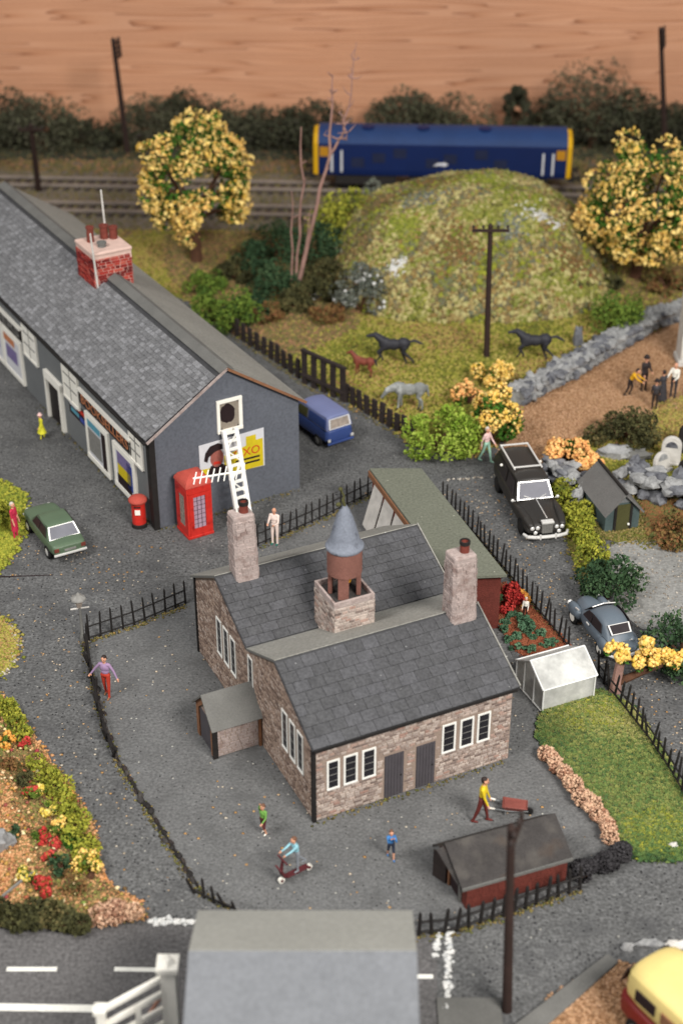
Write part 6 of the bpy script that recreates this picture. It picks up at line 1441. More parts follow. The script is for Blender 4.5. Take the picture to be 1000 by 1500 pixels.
# funeral group by the churchyard
person('person in orange jacket bending beside the dark churchyard bush', (13.44, 63.82), R(60), 1.6, 'c_orange', 'c_black', dict(lean=32, armL=(50, 6, 20), armR=(50, 6, 20), legL=(14, 30), legR=(-4, 20)), hair='hair_dark')
person('person in black suit and bowler hat standing behind the orange jacket', (14.21, 64.39), R(20), 1.78, 'c_black', 'c_black', dict(armL=(20, 8, 60), armR=(15, 8, 30)), hat=('c_black', 'bowler'), hair=None)
person('short person in black coat and cap with back to camera', (14.37, 62.42), R(170), 1.5, 'c_charcoal', 'c_black', dict(armL=(12, 8, 20), armR=(12, 8, 20)), hat=('c_black', 'bowler'), hair=None)
person('person in long dark dress beside the white shirted figure', (14.85, 63.11), R(-150), 1.66, 'c_charcoal', 'c_charcoal', dict(armL=(15, 8, 25), armR=(15, 8, 25), lean=6), skirt=('c_charcoal', .72, .27), hair='hair_dark')
person('bald person in white shirt and black waistcoat at the churchyard path end', (15.46, 63.67), R(-40), 1.8, 'c_cream', 'c_charcoal', dict(armL=(24, 12, 50), armR=(24, 14, 50)), hair=None)
gn, _ = person('tiny white garden figure among the red bed flowers', (6.71, 45.73), R(-20), .9, 'c_cream', 'c_black', dict(armL=(10, 6, 20), armR=(10, 6, 20)), hair='hair_grey', scale_head=1.2)
gn['category'] = 'garden figure'; gn.name = 'garden_figure'

# scooter
s_ = thing('scooter', 'dark red toy scooter with cream wheels under the child', 'scooter', (*sc_loc, 0), R(-55 - 90))
q = MB(); q.box(-.42, .36, -.09, .09, .13, .19); q.build('deck', 'c_darkred', s_, bevel=.02)
q = MB(); q.path([(.38, 0, .16), (.52, 0, .4), (.46, 0, .86)], [.05, .06, .035], 8); q.build('steering_column', 'c_darkred', s_)
q = MB(); q.tube((.46, -.24, .86), (.46, .24, .86), .03, .03, 7); q.build('handlebar', 'c_darkred', s_)
q = MB(); q.slab((.44, -.16, .3), (.58, -.16, .62), (.58, .16, .62), (.44, .16, .3), .05); q.build('leg_shield', 'c_darkred', s_)
for x in (-.44, .52):
    q = MB(); q.tube((x, -.045, .1), (x, .045, .1), .1, .1, 14); w_ = q.build('wheel', 'c_cream', s_); q = MB(); q.tube((x, -.06, .1), (x, .06, .1), .05, .05, 8); q.build('hub', 'c_darkred', w_)

# wheelbarrow
wbp = (5.25, 35.31)
w_ = thing('wheelbarrow', 'rusty red wheelbarrow with pale handles in the yard', 'wheelbarrow', (*wbp, 0), R(-8)); w_.scale = (.68, .68, .62)
q = MB(); bt = [(-.28, -.22, .28), (.4, -.2, .3), (.4, .2, .3), (-.28, .22, .28)]; tp = [(-.48, -.36, .62), (.66, -.32, .56), (.66, .32, .56), (-.48, .36, .62)]
q.add(bt + tp, [(0, 1, 2, 3), (0, 4, 5, 1), (1, 5, 6, 2), (2, 6, 7, 3), (3, 7, 4, 0)]); o = q.build('tray', fm('rust_red', (128, 70, 62)), w_); m_ = o.modifiers.new('t', 'SOLIDIFY'); m_.thickness = .03
q = MB(); q.add([(-.4, -.3, .56), (.58, -.27, .52), (.58, .27, .52), (-.4, .3, .56)], [(0, 1, 2, 3)]); q.build('load', 'rust_red', o)
for s in (-1, 1):
    q = MB(); q.path([(.7, s * .06, .2), (-.2, s * .26, .3), (-1.0, s * .32, .46)], [.035, .035, .04], 7); q.build('shaft', 'greyfront', w_)
    q = MB(); q.path([(-.8, s * .31, .42), (-1.1, s * .33, .48)], [.05, .05], 7); q.build('handle', 'c_cream', w_)
    q = MB(); q.path([(-.3, s * .26, .32), (-.34, s * .28, .0)], [.03, .03], 6); q.build('leg', 'greyfront', w_)
q = MB(); q.tube((.74, -.05, .19), (.74, .05, .19), .19, .19, 14); q.build('wheel', 'tyre', w_)

# ------------------------------------------------------------------ horses
MT['h_black'] = mat('horse_black', L(46, 46, 52), .6, ((3, .2, 3), (20, .15, 2)), .1, 14); MT['h_brown'] = mat('horse_brown', L(120, 62, 48), .7, ((3, .3, 3), (20, .2, 2)), .1, 14); MT['h_grey'] = mat('horse_grey', L(128, 130, 128), .8, ((2, .2, 3), (14, .2, 2)), .2, 14, stain=[(L(170, 172, 170), 2, .55, .1)])
def horse(label, loc, rz, k, m, legs, neck=(.55, .6), head_d=(.5, -.18), mane='h_black', tail=(-.7, -.15)):
    """faces +x; legs = four (upper swing, lower swing) front pair then hind pair; neck/head are x,z offsets"""
    t = thing('horse', label, 'horse', loc, rz, 'horses in the paddock'); f = Fig()
    V_ = lambda x, y, z: Vector((x, y, z)) * k
    f.ell(V_(.52, 0, 1.18), .35 * k, (1.15, .85, 1.15), 'b'); f.ell(V_(.05, 0, 1.16), .34 * k, (1.5, .85, .98), 'b'); f.ell(V_(-.5, 0, 1.22), .36 * k, (1.12, .9, 1.02), 'b'); f.ell(V_(.22, 0, 1.28), .2 * k, (2.2, .7, .8), 'b')
    n0, n1 = V_(.66, 0, 1.35), V_(.66 + neck[0], 0, 1.35 + neck[1]); f.cap(n0, n1, .26 * k, .16 * k, 'b'); f.cap(n0 - V_(.05, 0, .15), n0 + (n1 - n0) * .5, .22 * k, .16 * k, 'b')
    h1 = n1 + V_(head_d[0], 0, head_d[1]); f.cap(n1, n1 + (h1 - n1) * .45, .15 * k, .125 * k, 'b'); f.cap(n1 + (h1 - n1) * .4, h1, .115 * k, .085 * k, 'b'); f.ell(h1, .075 * k, (1, .9, .9), 'b')
    for s in (-1, 1): e = n1 + V_(-.02, s * .07, .1); f.cap(e, e + V_(.01, s * .015, .13), .035 * k, .012 * k, 'b', 6)
    for i, (a, b) in enumerate(legs):
        fr_ = i < 2; s = -1 if i % 2 else 1; a, b = R(a), R(b)
        p0 = V_(.55 if fr_ else -.56, s * .15, 1.05); 
        if fr_:
            p1 = p0 + Vector((math.sin(a), 0, -math.cos(a))) * .5 * k; p2 = p1 + Vector((math.sin(b), 0, -math.cos(b))) * .42 * k
            f.cap(p0, p1, .15 * k, .085 * k, 'b'); f.cap(p1, p2, .075 * k, .06 * k, 'b'); d = Vector((math.sin(b), 0, -math.cos(b)))
        else:
            kn = p0 + V_(.14, s * .0, -.28) + Vector((math.sin(a), 0, 0)) * .12 * k; hk = kn + Vector((math.sin(a) - .5, 0, -.85)).normalized() * .36 * k; p2 = hk + Vector((math.sin(b), 0, -math.cos(b))) * .42 * k
            f.cap(p0, kn, .19 * k, .12 * k, 'b'); f.cap(kn, hk, .12 * k, .08 * k, 'b'); f.cap(hk, p2, .075 * k, .06 * k, 'b'); d = Vector((math.sin(b), 0, -math.cos(b)))
        ft = p2 + (d + Vector((.5, 0, 0))).normalized() * .1 * k; f.cap(p2, ft, .045 * k, .05 * k, 'b'); f.cap(ft, ft + Vector((.03, 0, -.05)) * k, .055 * k, .065 * k, 'hoof')
    lowest = min(v[2] for v in f.mb.v); f.mb.v = [(x, y, z - lowest) for x, y, z in f.mb.v]; f.bones = [(p - Vector((0, 0, lowest)), q - Vector((0, 0, lowest)), r, g) for p, q, r, g in f.bones]
    sh = Vector((0, 0, lowest)); f.build('body', t, {'b': m, 'hoof': 'shoe_dark'}, .032 * k, 2)
    q = MB(); b0 = V_(-.82, 0, 1.36) - sh; q.path([b0, b0 + V_(tail[0] * .4, 0, .06), b0 + V_(tail[0] * .75, 0, tail[1] * .5), b0 + V_(tail[0], 0, tail[1])], [.07 * k, .085 * k, .08 * k, .03 * k], 8); q.build('tail', mane, t, smooth=True)
    q = MB()
    for i in range(9):
        u = i / 8; p = n0 + (n1 - n0) * u - sh; w = .23 + (.125 - .23) * u; nrm_ = Vector((-(n1 - n0).z, 0, (n1 - n0).x)).normalized(); p = p + nrm_ * w * k * .9; q.ball(p, .085 * k, 6, 5, (1, .5, 1), .2)
    q.build('mane', mane, t, smooth=True); return t
gal = [(38, -25), (-8, -52), (-24, -44), (24, 6)]
horse('black horse galloping left with tail out, left of the telegraph pole', (*(2.56, 67.07), 0), R(176), .86, 'h_black', [(48, -38), (24, 18), (-30, -46), (14, -24)], (.44, .36), (.44, -.08), tail=(-.8, -.12))
horse('black horse galloping left beside the stone wall', (*(9.43, 67.53), 0), R(178), .86, 'h_black', [(48, -38), (24, 18), (-30, -46), (14, -24)], (.44, .36), (.44, -.08), tail=(-.8, -.2))
horse('small brown foal at the paddock gate', (*(1.08, 65.86), 0), R(160), .6, 'h_brown', [(6, -2), (-4, 0), (-6, 0), (8, 4)], (.42, .5), (.36, -.16), tail=(-.25, -.5))
horse('grey horse grazing by the timber fence', (*(3.14, 62.28), 0), R(178), .82, 'h_grey', [(10, 4), (-6, -2), (-8, -4), (8, 2)], (.62, -.28), (.3, -.42), mane='h_grey', tail=(-.2, -.6))

# ================================================================== PLANTS
def lump_points(c, rad, n_lump, lump_r, n, fill=.25, lower=-.35, shell=.75):
    """points on the skins of many small lumps that make up one uneven crown"""
    c = np.array(c, float); rad = np.array(rad, float)
    d = rng.normal(size=(n_lump * 3, 3)); d /= np.linalg.norm(d, axis=1)[:, None]; d = d[d[:, 2] > lower][:n_lump]
    k = shell + (1 - shell) * rng.uniform(0, 1, (len(d), 1)) ** .5 * rng.choice([1, 1, .6], (len(d), 1))
    lc = c + d * rad * k * rng.uniform(.86, 1.1, (len(d), 1)); lr = lump_r * rng.uniform(.65, 1.25, len(d)); pick = rng.integers(0, len(d), n)
    e = rng.normal(size=(n, 3)); e /= np.linalg.norm(e, axis=1)[:, None]
    return lc[pick] + e * (lr[pick] * rng.uniform(.75, 1.02, n))[:, None], lc, pick
def bush(name, label, cat, loc, r, h, pal, n=1500, leaf=(.1, .2), lumps=14, z0=0.0, tpl=T_LEAF, group=None, stems=3, second=None, ry=None, lr=.34):
    """r = half width; foliage mesh plus stems"""
    t = thing(name, label, cat, (loc[0], loc[1], z0), 0, group); ry = ry or r
    rad = (r * .78, ry * .78, h * .42); lump = min(r, h) * lr
    p, lc, pk = lump_points((0, 0, h * .5), rad, lumps, lump, n, lower=-.75)
    p[:, 2] = np.abs(p[:, 2]); tl = rng.uniform(0, 1, len(lc)); tt = np.clip(tl[pk] * .5 + rng.uniform(0, .5, n), 0, 1)
    sz = rng.uniform(leaf[0], leaf[1], n)
    if second:
        k = rng.random(n) < second[1]; k = k & (rng.random(len(lc))[pk] < .8); pieces('foliage', tpl, p[~k], sz[~k], pal, t, tt[~k]); pieces('blossom', T_OCT, p[k] * 1.03, sz[k] * second[2], second[0], t, rng.uniform(0, 1, k.sum()))
    else: pieces('foliage', tpl, p, sz, pal, t, tt)
    for i in range(stems):
        a = rng.uniform(0, 6.28); q = MB(); e = Vector((math.cos(a) * r * .45, math.sin(a) * ry * .45, h * .6)); q.path([(0, 0, 0), e * .5 + Vector((0, 0, .1 * h)), e], [.05 + r * .02, .035 + r * .012, .015], 5); q.build('stem', 'bark', t)
    return t

def px_r(y, px):     # metres for a width in photo pixels at image row y on the ground
    return px / ((y + 587) * .857 / 32)

# ---- two big cream blossom trees
def blossom_tree(label, base, H, cr, cz, crz, seed, trunk_r=.28):
    t = thing('blossom_tree', label, 'tree', (*base, 0), 0, 'cream blossom trees'); random.seed(seed)
    tr = MB(); z1 = cz - crz * .55; tr.path([(0, 0, -.05), (.03, 0, z1 * .5), (0, .02, z1)], [trunk_r * 1.25, trunk_r, trunk_r * .85], 10); tro = tr.build('trunk', 'bark', t, smooth=True)
    for i in range(9):
        a = i * .698 + random.uniform(-.25, .25); e = random.uniform(.35, 1.15); q = MB(); L0 = Vector((0, 0, z1 - .2)); d = Vector((math.cos(a) * math.cos(e), math.sin(a) * math.cos(e), math.sin(e))); ln = cr * random.uniform(.75, .95) if e < .8 else crz * 1.15
        m1 = L0 + d * ln * .5 + Vector((0, 0, .15)); m2 = L0 + d * ln; q.path([L0, m1, m2], [trunk_r * .6, trunk_r * .38, .05], 7); lb = q.build('limb', 'bark', t, smooth=True)
    C = (0, 0, cz); n_l = 64 if seed == 3 else 96
    p, lc, pk = lump_points(C, (cr * .84, cr * .84, crz * .84), n_l, cr * .2, 9000 if seed == 3 else 12500, lower=-.72, shell=.86)
    keep = np.ones(len(p), bool)
    for _ in range(6 if seed == 3 else 4):            # gaps where the limbs show
        g = rng.normal(size=3); g /= np.linalg.norm(g); g = np.array(C) + g * np.array((cr, cr, crz)) * .85; keep &= np.linalg.norm((p - g), axis=1) > cr * .22
    p = p[keep]; pk = pk[keep]; n = len(p)
    outward = (p - np.array(C)); on = np.linalg.norm(outward / np.array((cr, cr, crz)), axis=1); green = rng.random(n) < np.where(on > .86, .3, .75)
    pieces('leaves', T_LEAF, p[green] * [.97, .97, 1], rng.uniform(.16, .34, green.sum()), 'f_leaf', t)
    bl = p[~green]; tn = np.clip(rng.uniform(0, .6, len(bl)) + .4 * (pk[~green] % 5) / 5, 0, 1); hf_ = rng.random(len(bl)) < .5
    pieces('blossom', T_OCT, bl[hf_], rng.uniform(.12, .3, hf_.sum())[:, None] * [1, 1, .6], 'f_blossom', t, tn[hf_], jit=.5); pieces('petals', T_LEAF, bl[~hf_] * [1.02, 1.02, 1], rng.uniform(.2, .46, (~hf_).sum()), 'f_blossom', t, tn[~hf_])
    return t
blossom_tree('cream blossom tree behind the long grey roof', (-8.15, 80.58), 8.6, 3.5, 4.75, 3.7, 3)
blossom_tree('cream blossom tree at the right edge beside the hill', (16.13, 78.17), 8.6, 3.7, 4.3, 3.75, 5)

# ---- bare stems left of the hill
def stem_tree(label, paths, twig=0):
    b0 = Vector(paths[0][0][0]); t = thing('bare_tree', label, 'tree', (b0.x, b0.y, b0.z)); first = True
    for pts, r0, r1 in paths:
        pts = [Vector(p) - b0 for p in pts]; n = len(pts); wig = []
        for i, (a, b) in enumerate(zip(pts, pts[1:])):
            for k in range(3): u = k / 3; wig.append(a + (b - a) * u + Vector((random.gauss(0, .05), random.gauss(0, .06), 0)) * (1 if (i or k) else 0))
        wig.append(pts[-1]); rr = [r0 + (r1 - r0) * i / (len(wig) - 1) for i in range(len(wig))]
        q = MB(); rr = [v * .62 for v in rr]; q.path(wig, rr, 7); br = q.build('trunk' if first else 'branch', 'barkgrey', t, smooth=True); first = False
        for i in range(twig):
            p = wig[random.randrange(len(wig) // 2, len(wig))]; q = MB(); d = Vector((random.uniform(-1, 1), random.uniform(-1, 1), random.uniform(-.1, .8))); q.path([p, p + d * .3, p + d * .3 + Vector((random.uniform(-.3, .3), 0, random.uniform(-.1, .35)))], [.04, .03, .012], 5); q.build('twig', 'barkgrey', br)
    return t
stem_tree('tall forked bare tree reaching above the locomotive', [([(-2.45, 75.5, -0.15), (-2.09, 75.5, 1.71), (-1.31, 75.5, 5.17), (-0.66, 75.5, 7.87), (-0.48, 75.5, 10.48), (-0.44, 75.5, 11.77)], .22, .05), ([(-0.62, 75.5, 7.76), (0.1, 75.4, 8.96), (0.41, 75.4, 10.85), (0.73, 75.4, 13.46)], .12, .03), ([(-0.48, 75.5, 8.75), (0.27, 75.2, 8.67), (0.07, 75.2, 9.88)], .07, .03)], 9)
stem_tree('slim pale bare stem with a bend, left of the forked tree', [([(-2.53, 75.8, -0.12), (-2.22, 75.8, 3.38), (-1.97, 75.8, 6.23), (-2.03, 75.8, 9.15)], .13, .05)], 2)
stem_tree('short thin bare stem, leftmost by the blossom tree', [([(-2.66, 75.6, 0.59), (-2.57, 75.6, 3.65), (-2.57, 75.6, 5.86)], .1, .04)], 1)
stem_tree('smallest pale twig between the bare trees', [([(-1.93, 75.2, 2.59), (-1.7, 75.2, 4.17), (-1.55, 75.2, 5.09)], .07, .03)], 1)

# ---- back hedgerow in front of the board
HG = 'dark hedgerow bushes before the board'
rows = [(-10, 78, 97, 'f_dark'), (60, 75, 90, 'f_hedgerow'), (125, 60, 62, 'f_dark'), (232, 62, 92, 'f_hedgerow'), (290, 60, 96, 'f_dark'), (345, 60, 86, 'f_hedgerow'), (400, 60, 78, 'f_dark'), (455, 55, 84, 'f_dark'), (600, 60, 92, 'f_hedgerow'), (668, 60, 90, 'f_hedgerow'), (756, 18, 118, 'f_dark'), (806, 50, 84, 'f_dark'), (866, 84, 132, 'f_hedgerow'), (915, 62, 108, 'f_dark'), (975, 62, 76, 'f_dark'), (1030, 62, 84, 'f_dark')]
names_ = ['broad dark bush at the left edge of the hedgerow', 'dark bush behind the short left telegraph pole', 'low dark bush left of the leaning telegraph pole', 'dark bush just left of the blossom tree top', 'tall dark bush behind the blossom tree crown', 'grey green bush right of the blossom tree crown', 'low dark bush left of the bare stems', 'dark bush behind the locomotive left cab', 'rounded bush above the locomotive roof, left of middle', 'rounded bush above the locomotive roof middle', 'thin upright sprig above the locomotive roof', 'dark bush above the locomotive right end', 'large dark bush right of the locomotive', 'dark bush left of the far right telegraph pole', 'dark bush behind the far right telegraph pole', 'dark bush at the right edge of the hedgerow']
for (x, w, tall, pal), lb in zip(rows, names_):
    wy = 101.4 + random.uniform(-.8, .8); sc = 2225 / (wy * .857 + 30 * .515); h = max(30, tall - 32) / sc / .9
    bush('hedgerow_bush', lb, 'bush', ((x - 500) / sc, wy), w / sc * 1.1, h * 1.05, pal, 3000, (.14, .36), 26, 0, group=HG, stems=2, ry=1.9)

# ---- bushes and shrubs of the middle ground
bush('yellow_bush', 'yellow green rounded bush left of the hill', 'bush', (0.31, 81.41), 2.5, 3.7, 'f_ygreen', 2600, (.14, .32), 18)
bush('dark_bush', 'dark green bush below the yellow green bush', 'bush', (-1.22, 79.46), 2.4, 2.3, 'f_dgreen', 2600, (.14, .3), 16)
bush('dark_bush', 'grey green bush touching the locomotive side', 'bush', (1.84, 84.76), 1.3, 3.6, 'f_grey', 1500, (.14, .3), 14)
bush('grey_bush', 'grey green bush with white blossom at the hill foot', 'bush', (0.96, 73.51), 1.7, 2.3, 'f_grey', 2200, (.12, .26), 16, second=('f_white', .025, 1.2))
bush('green_bush', 'bright green bush behind the long roof', 'bush', (-5.97, 71.94), 1.9, 1.7, 'f_mid', 2200, (.12, .28), 16)
bush('dark_bush', 'dark bush between the blossom tree and bare stems', 'bush', (-3.67, 76.07), 1.7, 1.6, 'f_dgreen', 1800, (.12, .28), 14)
bush('dark_bush', 'low dark scrub beside the blossom tree trunk', 'bush', (-5.8, 77.98), 1.4, 1.0, 'f_olive', 1200, (.12, .28), 12)
bush('green_bush', 'bright green bush at the right foot of the hill', 'bush', (13.92, 71.09), 1.6, 1.9, 'f_mid', 2000, (.12, .26), 15)
bush('lime_bush', 'bright lime green leafy bush at the fence end', 'bush', (4.24, 58.24), 1.75, 2.0, 'f_lime', 2600, (.12, .26), 18)
bush('blossom_shrub', 'cream blossom shrub above the pink figure', 'shrub', (6.7, 59.12), 1.15, 2.6, 'f_leaf', 2000, (.12, .26), 16, second=('f_blossom', .62, 1.0))
bush('blossom_shrub', 'cream blossom sprig beneath the thin telegraph pole', 'shrub', (7.07, 64.9), .9, 1.4, 'f_leaf', 1100, (.12, .24), 10, second=('f_blossom', .6, 1.0))
bush('blossom_shrub', 'peach blossom sprig beside the grazing horse', 'shrub', (5.89, 62.97), .8, 1.1, 'f_leaf', 800, (.12, .24), 9, second=('f_blossom_o', .65, 1.0))
bush('blossom_shrub', 'peach and cream blossom shrub above the hearse', 'shrub', (9.71, 56.66), 1.25, 1.4, 'f_leaf', 1500, (.12, .24), 12, second=('f_blossom_o', .8, 1.05))
bush('blossom_shrub', 'trailing orange blossom over the dark rocks by the shed', 'shrub', (10.5, 56.07), .6, .95, 'f_leaf', 700, (.12, .22), 8, second=('f_blossom_o', .85, 1.05))
bush('olive_bush', 'dark olive bush in front of the churchyard group', 'bush', (12.72, 58.99), 1.35, 1.6, 'f_olive', 2400, (.1, .22), 18)
bush('olive_bush', 'small olive bush left of the dark churchyard bush', 'bush', (11.33, 58.99), .75, .85, 'f_olive', 900, (.1, .2), 10)
bush('dark_shrub', 'dark green spreading shrub at the lane end by the concrete', 'bush', (9.9, 47.01), 1.45, 1.3, 'f_dgreen', 2600, (.1, .22), 18)
bush('dark_shrub', 'dark green shrub at the right edge by the lane', 'bush', (11.95, 42.82), 1.6, 1.7, 'f_dgreen', 2600, (.1, .22), 18)
bush('moss_bush', 'mossy yellow green bush behind the crimson figure', 'bush', (-14.14, 52.19), .95, 1.3, 'f_ygreen', 2200, (.1, .22), 16)
bush('rust_bush', 'rusty brown bush right of the green shed', 'bush', (13.15, 51.15), 1.2, 1.0, 'f_rust', 1700, (.1, .22), 13)
# hedge along the lane
def hedge(name, label, pts, w, h, pal, n, leaf, tpl=T_LEAF, cat='hedge', pals2=None):
    t = thing(name, label, cat, (*pts[0], 0)); o0 = Vector((*pts[0], 0)); P_ = [Vector((*p, 0)) - o0 for p in pts]; seg = [(b - a).length for a, b in zip(P_, P_[1:])]; tot = sum(seg)
    nl = int(tot / (w * .45)) + 2; lc = []
    for i in range(nl):
        u = tot * (i + random.uniform(-.3, .3)) / nl; u = max(0, min(tot, u))
        for (a, b), l in zip(zip(P_, P_[1:]), seg):
            if u <= l + 1e-5: c = a + (b - a) * (u / l); break
            u -= l
        lc.append((c.x + random.gauss(0, w * .15), c.y + random.gauss(0, w * .15), h * random.uniform(.35, .6)))
    lc = np.array(lc); pk = rng.integers(0, nl, n); e = rng.normal(size=(n, 3)); e /= np.linalg.norm(e, axis=1)[:, None]; rr = np.array((w * .5, w * .5, h * .45)) * rng.uniform(.75, 1.2, (nl, 1))
    p = lc[pk] + e * rr[pk] * rng.uniform(.8, 1.05, (n, 1)); p[:, 2] = np.abs(p[:, 2]); pieces('foliage', tpl, p, rng.uniform(*leaf, n), pal, t, np.clip(rng.uniform(0, 1, nl)[pk] * .5 + rng.uniform(0, .5, n), 0, 1))
    q = MB(); q.path([(p.x, p.y, h * .2) for p in P_], [w * .12] * len(P_), 5); q.build('stems', 'bark', t); return t
hedge('lane_hedge', 'yellow green hedge between the hearse lane and the shed', [(9.18, 54.81), (9.33, 52.45), (9.64, 49.9), (9.91, 48.45)], 1.0, .95, 'f_ygreen', 4200, (.09, .2))
hedge('dry_hedge', 'low pinkish brown dried hedge on the left edge of the lawn', [(6.6, 37.88), (7.09, 36.56), (7.73, 35.31), (8.28, 33.82)], .5, .5, 'f_pinkbrown', 3800, (.05, .13), T_OCT)
hedge('black_hedge', 'black charred looking hedge at the lawn corner by the brick shed', [(6.86, 32.4), (7.72, 32.82), (8.54, 33.53)], .5, .62, 'f_blackveg', 2200, (.06, .14), T_OCT)
hedge('bed_hedge', 'dark green and brown hedge at the near end of the flower bed', [(-10.22, 30.8), (-8.45, 30.6), (-7.09, 30.55)], .9, .7, 'f_olive', 3000, (.1, .2))
hedge('bed_hedge', 'pinkish brown bush at the flower bed tip', [(-6.74, 30.75), (-5.81, 31.01)], .7, .6, 'f_pinkbrown', 1500, (.08, .18))
hedge('bed_hedge', 'bright yellow green hedge along the lane side of the flower bed', [(-9.53, 37.28), (-8.56, 35.62), (-7.75, 33.96), (-7.26, 32.4)], .75, .6, 'f_ygreen', 3200, (.08, .18))
hedge('bed_hedge', 'mossy hedge at the far end of the flower bed', [(-11.51, 40.52), (-10.8, 39.79), (-10.23, 38.73)], .6, .5, 'f_ygreen', 1500, (.08, .18))

# ---- flower bed clumps
FB = 'flower clumps in the left bed'
clumps = [(10, 1092, 'f_orange', .35, 'orange flower clump at the left edge, top of the bed'), (38, 1095, 'f_redleaf', .25, 'small red flowers near the top of the bed'), (20, 1128, 'f_rust', .4, 'rusty orange clump below the top orange flowers'), (46, 1172, 'f_redleaf', .36, 'red flowers in the middle of the bed beside yellow ones'), (62, 1160, 'f_yellow', .3, 'pale yellow flowers beside the middle red clump'), (100, 1170, 'f_orange', .26, 'orange flower at the lane edge of the bed'), (72, 1192, 'f_yellow', .32, 'cream flower clump right of the middle red clump'), (86, 1222, 'f_blossom', .4, 'pale cream flowers halfway down the lane hedge'), (108, 1238, 'f_leaf', .36, 'bright green leafy clump by the lane hedge'), (62, 1232, 'f_redleaf', .3, 'crimson flowers left of the green leafy clump'), (84, 1240, 'f_redleaf', .22, 'small pink red flower beside the crimson clump'), (74, 1262, 'f_redleaf', .25, 'single red flower in the lower bed'), (130, 1275, 'f_blossom', .55, 'large creamy yellow flower clump low in the bed'), (42, 1285, 'f_yellow', .38, 'bright yellow flower clump at the lower left of the bed'), (90, 1278, 'f_dgreen', .45, 'dark green leaf clump between yellow flowers'), (62, 1308, 'f_redleaf', .42, 'deep red flower clump nearest the plank'), (105, 1305, 'f_rust', .5, 'rust brown plant near the bed front'), (20, 1225, 'f_dgreen', .3, 'dark leaf tuft beside the pale stone'), (40, 1150, 'f_olive', .4, 'dull olive tuft left of the red flowers')]
for (x, y, pal, r, lb) in clumps:
    pp_ = (round((x - 500) / ((y + 587) * .857 / 32), 2), 0)
    yy = 32 / math.tan(R(31) - math.atan((750 - y) / 2225)); xx = (x - 500) / 2225 * (yy * math.cos(R(31)) + 32 * math.sin(R(31)))
    bush('flower_clump', lb, 'flowers', (xx, yy), r * .9, r * 1.2, 'f_mid' if pal in ('f_redleaf', 'f_orange', 'f_yellow', 'f_blossom') else pal, 420, (.07, .16), 8, stems=2, second=(pal, .5, 1.0) if pal in ('f_redleaf', 'f_orange', 'f_yellow', 'f_blossom') else None, group=FB)
# ---- vegetable bed
VB = 'plants in the vegetable bed'
def gp(x, y):
    yy = 32 / math.tan(R(31) - math.atan((750 - y) / 2225)); return ((x - 500) / 2225 * (yy * math.cos(R(31)) + 32 * math.sin(R(31))), yy)
bush('red_plant', 'bright red leafed plant at the top of the vegetable bed', 'plant', gp(745, 888), .62, .85, 'f_redleaf', 900, (.1, .22), 10)
bush('red_plant', 'small red plant below the bright red one', 'plant', gp(733, 898), .26, .35, 'f_redleaf', 260, (.08, .16), 6)
bush('orange_plant', 'orange leafed plant beside the railing in the bed', 'plant', gp(760, 885), .38, .5, 'f_orange', 420, (.09, .18), 8)
bush('green_plant', 'dark green plant against the annexe end', 'plant', gp(715, 885), .5, .9, 'f_dgreen', 700, (.1, .2), 9)
bush('green_plant', 'biggest green cabbage in the middle of the bed', 'plant', gp(767, 922), .4, .38, 'f_cabbage', 420, (.12, .24), 8)
for x, y in ((740, 912), (752, 905), (735, 925), (757, 935), (778, 935), (742, 940), (792, 930), (797, 945), (775, 955), (755, 952), (810, 945), (765, 908)):
    bush('cabbage', 'small green cabbage plant in the reddish soil of the bed', 'plant', gp(x, y), random.uniform(.18, .26), .22, 'f_cabbage', 160, (.1, .18), 6, group=VB, stems=1)

# ---- fallen cream branch by the grey car
ft = thing('cut_tree', 'cut trunk with cream blossom tufts and a fallen limb by the railing', 'tree', (*gp(900, 1012), 0))
b0 = Vector((*gp(900, 1012), 0))
q = MB(); q.path([(0, 0, 0), (.02, 0, .5), (.08, 0, 1.35)], [.22, .17, .16], 8); q.build('trunk', 'barkgrey', ft, smooth=True)
q = MB(); q.path([(.02, 0, .35), (.9, .1, .75), (1.55, .2, .98)], [.15, .12, .1], 8); q.build('limb', 'bark', ft, smooth=True)
for (cx, cy, cz, r, n) in ((-.1, 0, 1.65, .4, 330), (.85, .1, 1.35, .42, 330), (.85, .2, 1.85, .28, 160), (1.35, .2, 1.35, .36, 280), (1.85, .2, 1.35, .34, 260), (2.1, .2, .95, .2, 90)):
    p, lc, pk = lump_points((cx, cy, cz), (r, r * .8, r * .7), 7, r * .4, n, lower=-1); g = rng.random(n) < .2
    pieces('blossom', T_OCT, p[~g], rng.uniform(.1, .24, (~g).sum()), 'f_blossom', ft); pieces('leaves', T_LEAF, p[g] - [0, 0, r * .4], rng.uniform(.1, .22, g.sum()), 'f_leaf', ft)

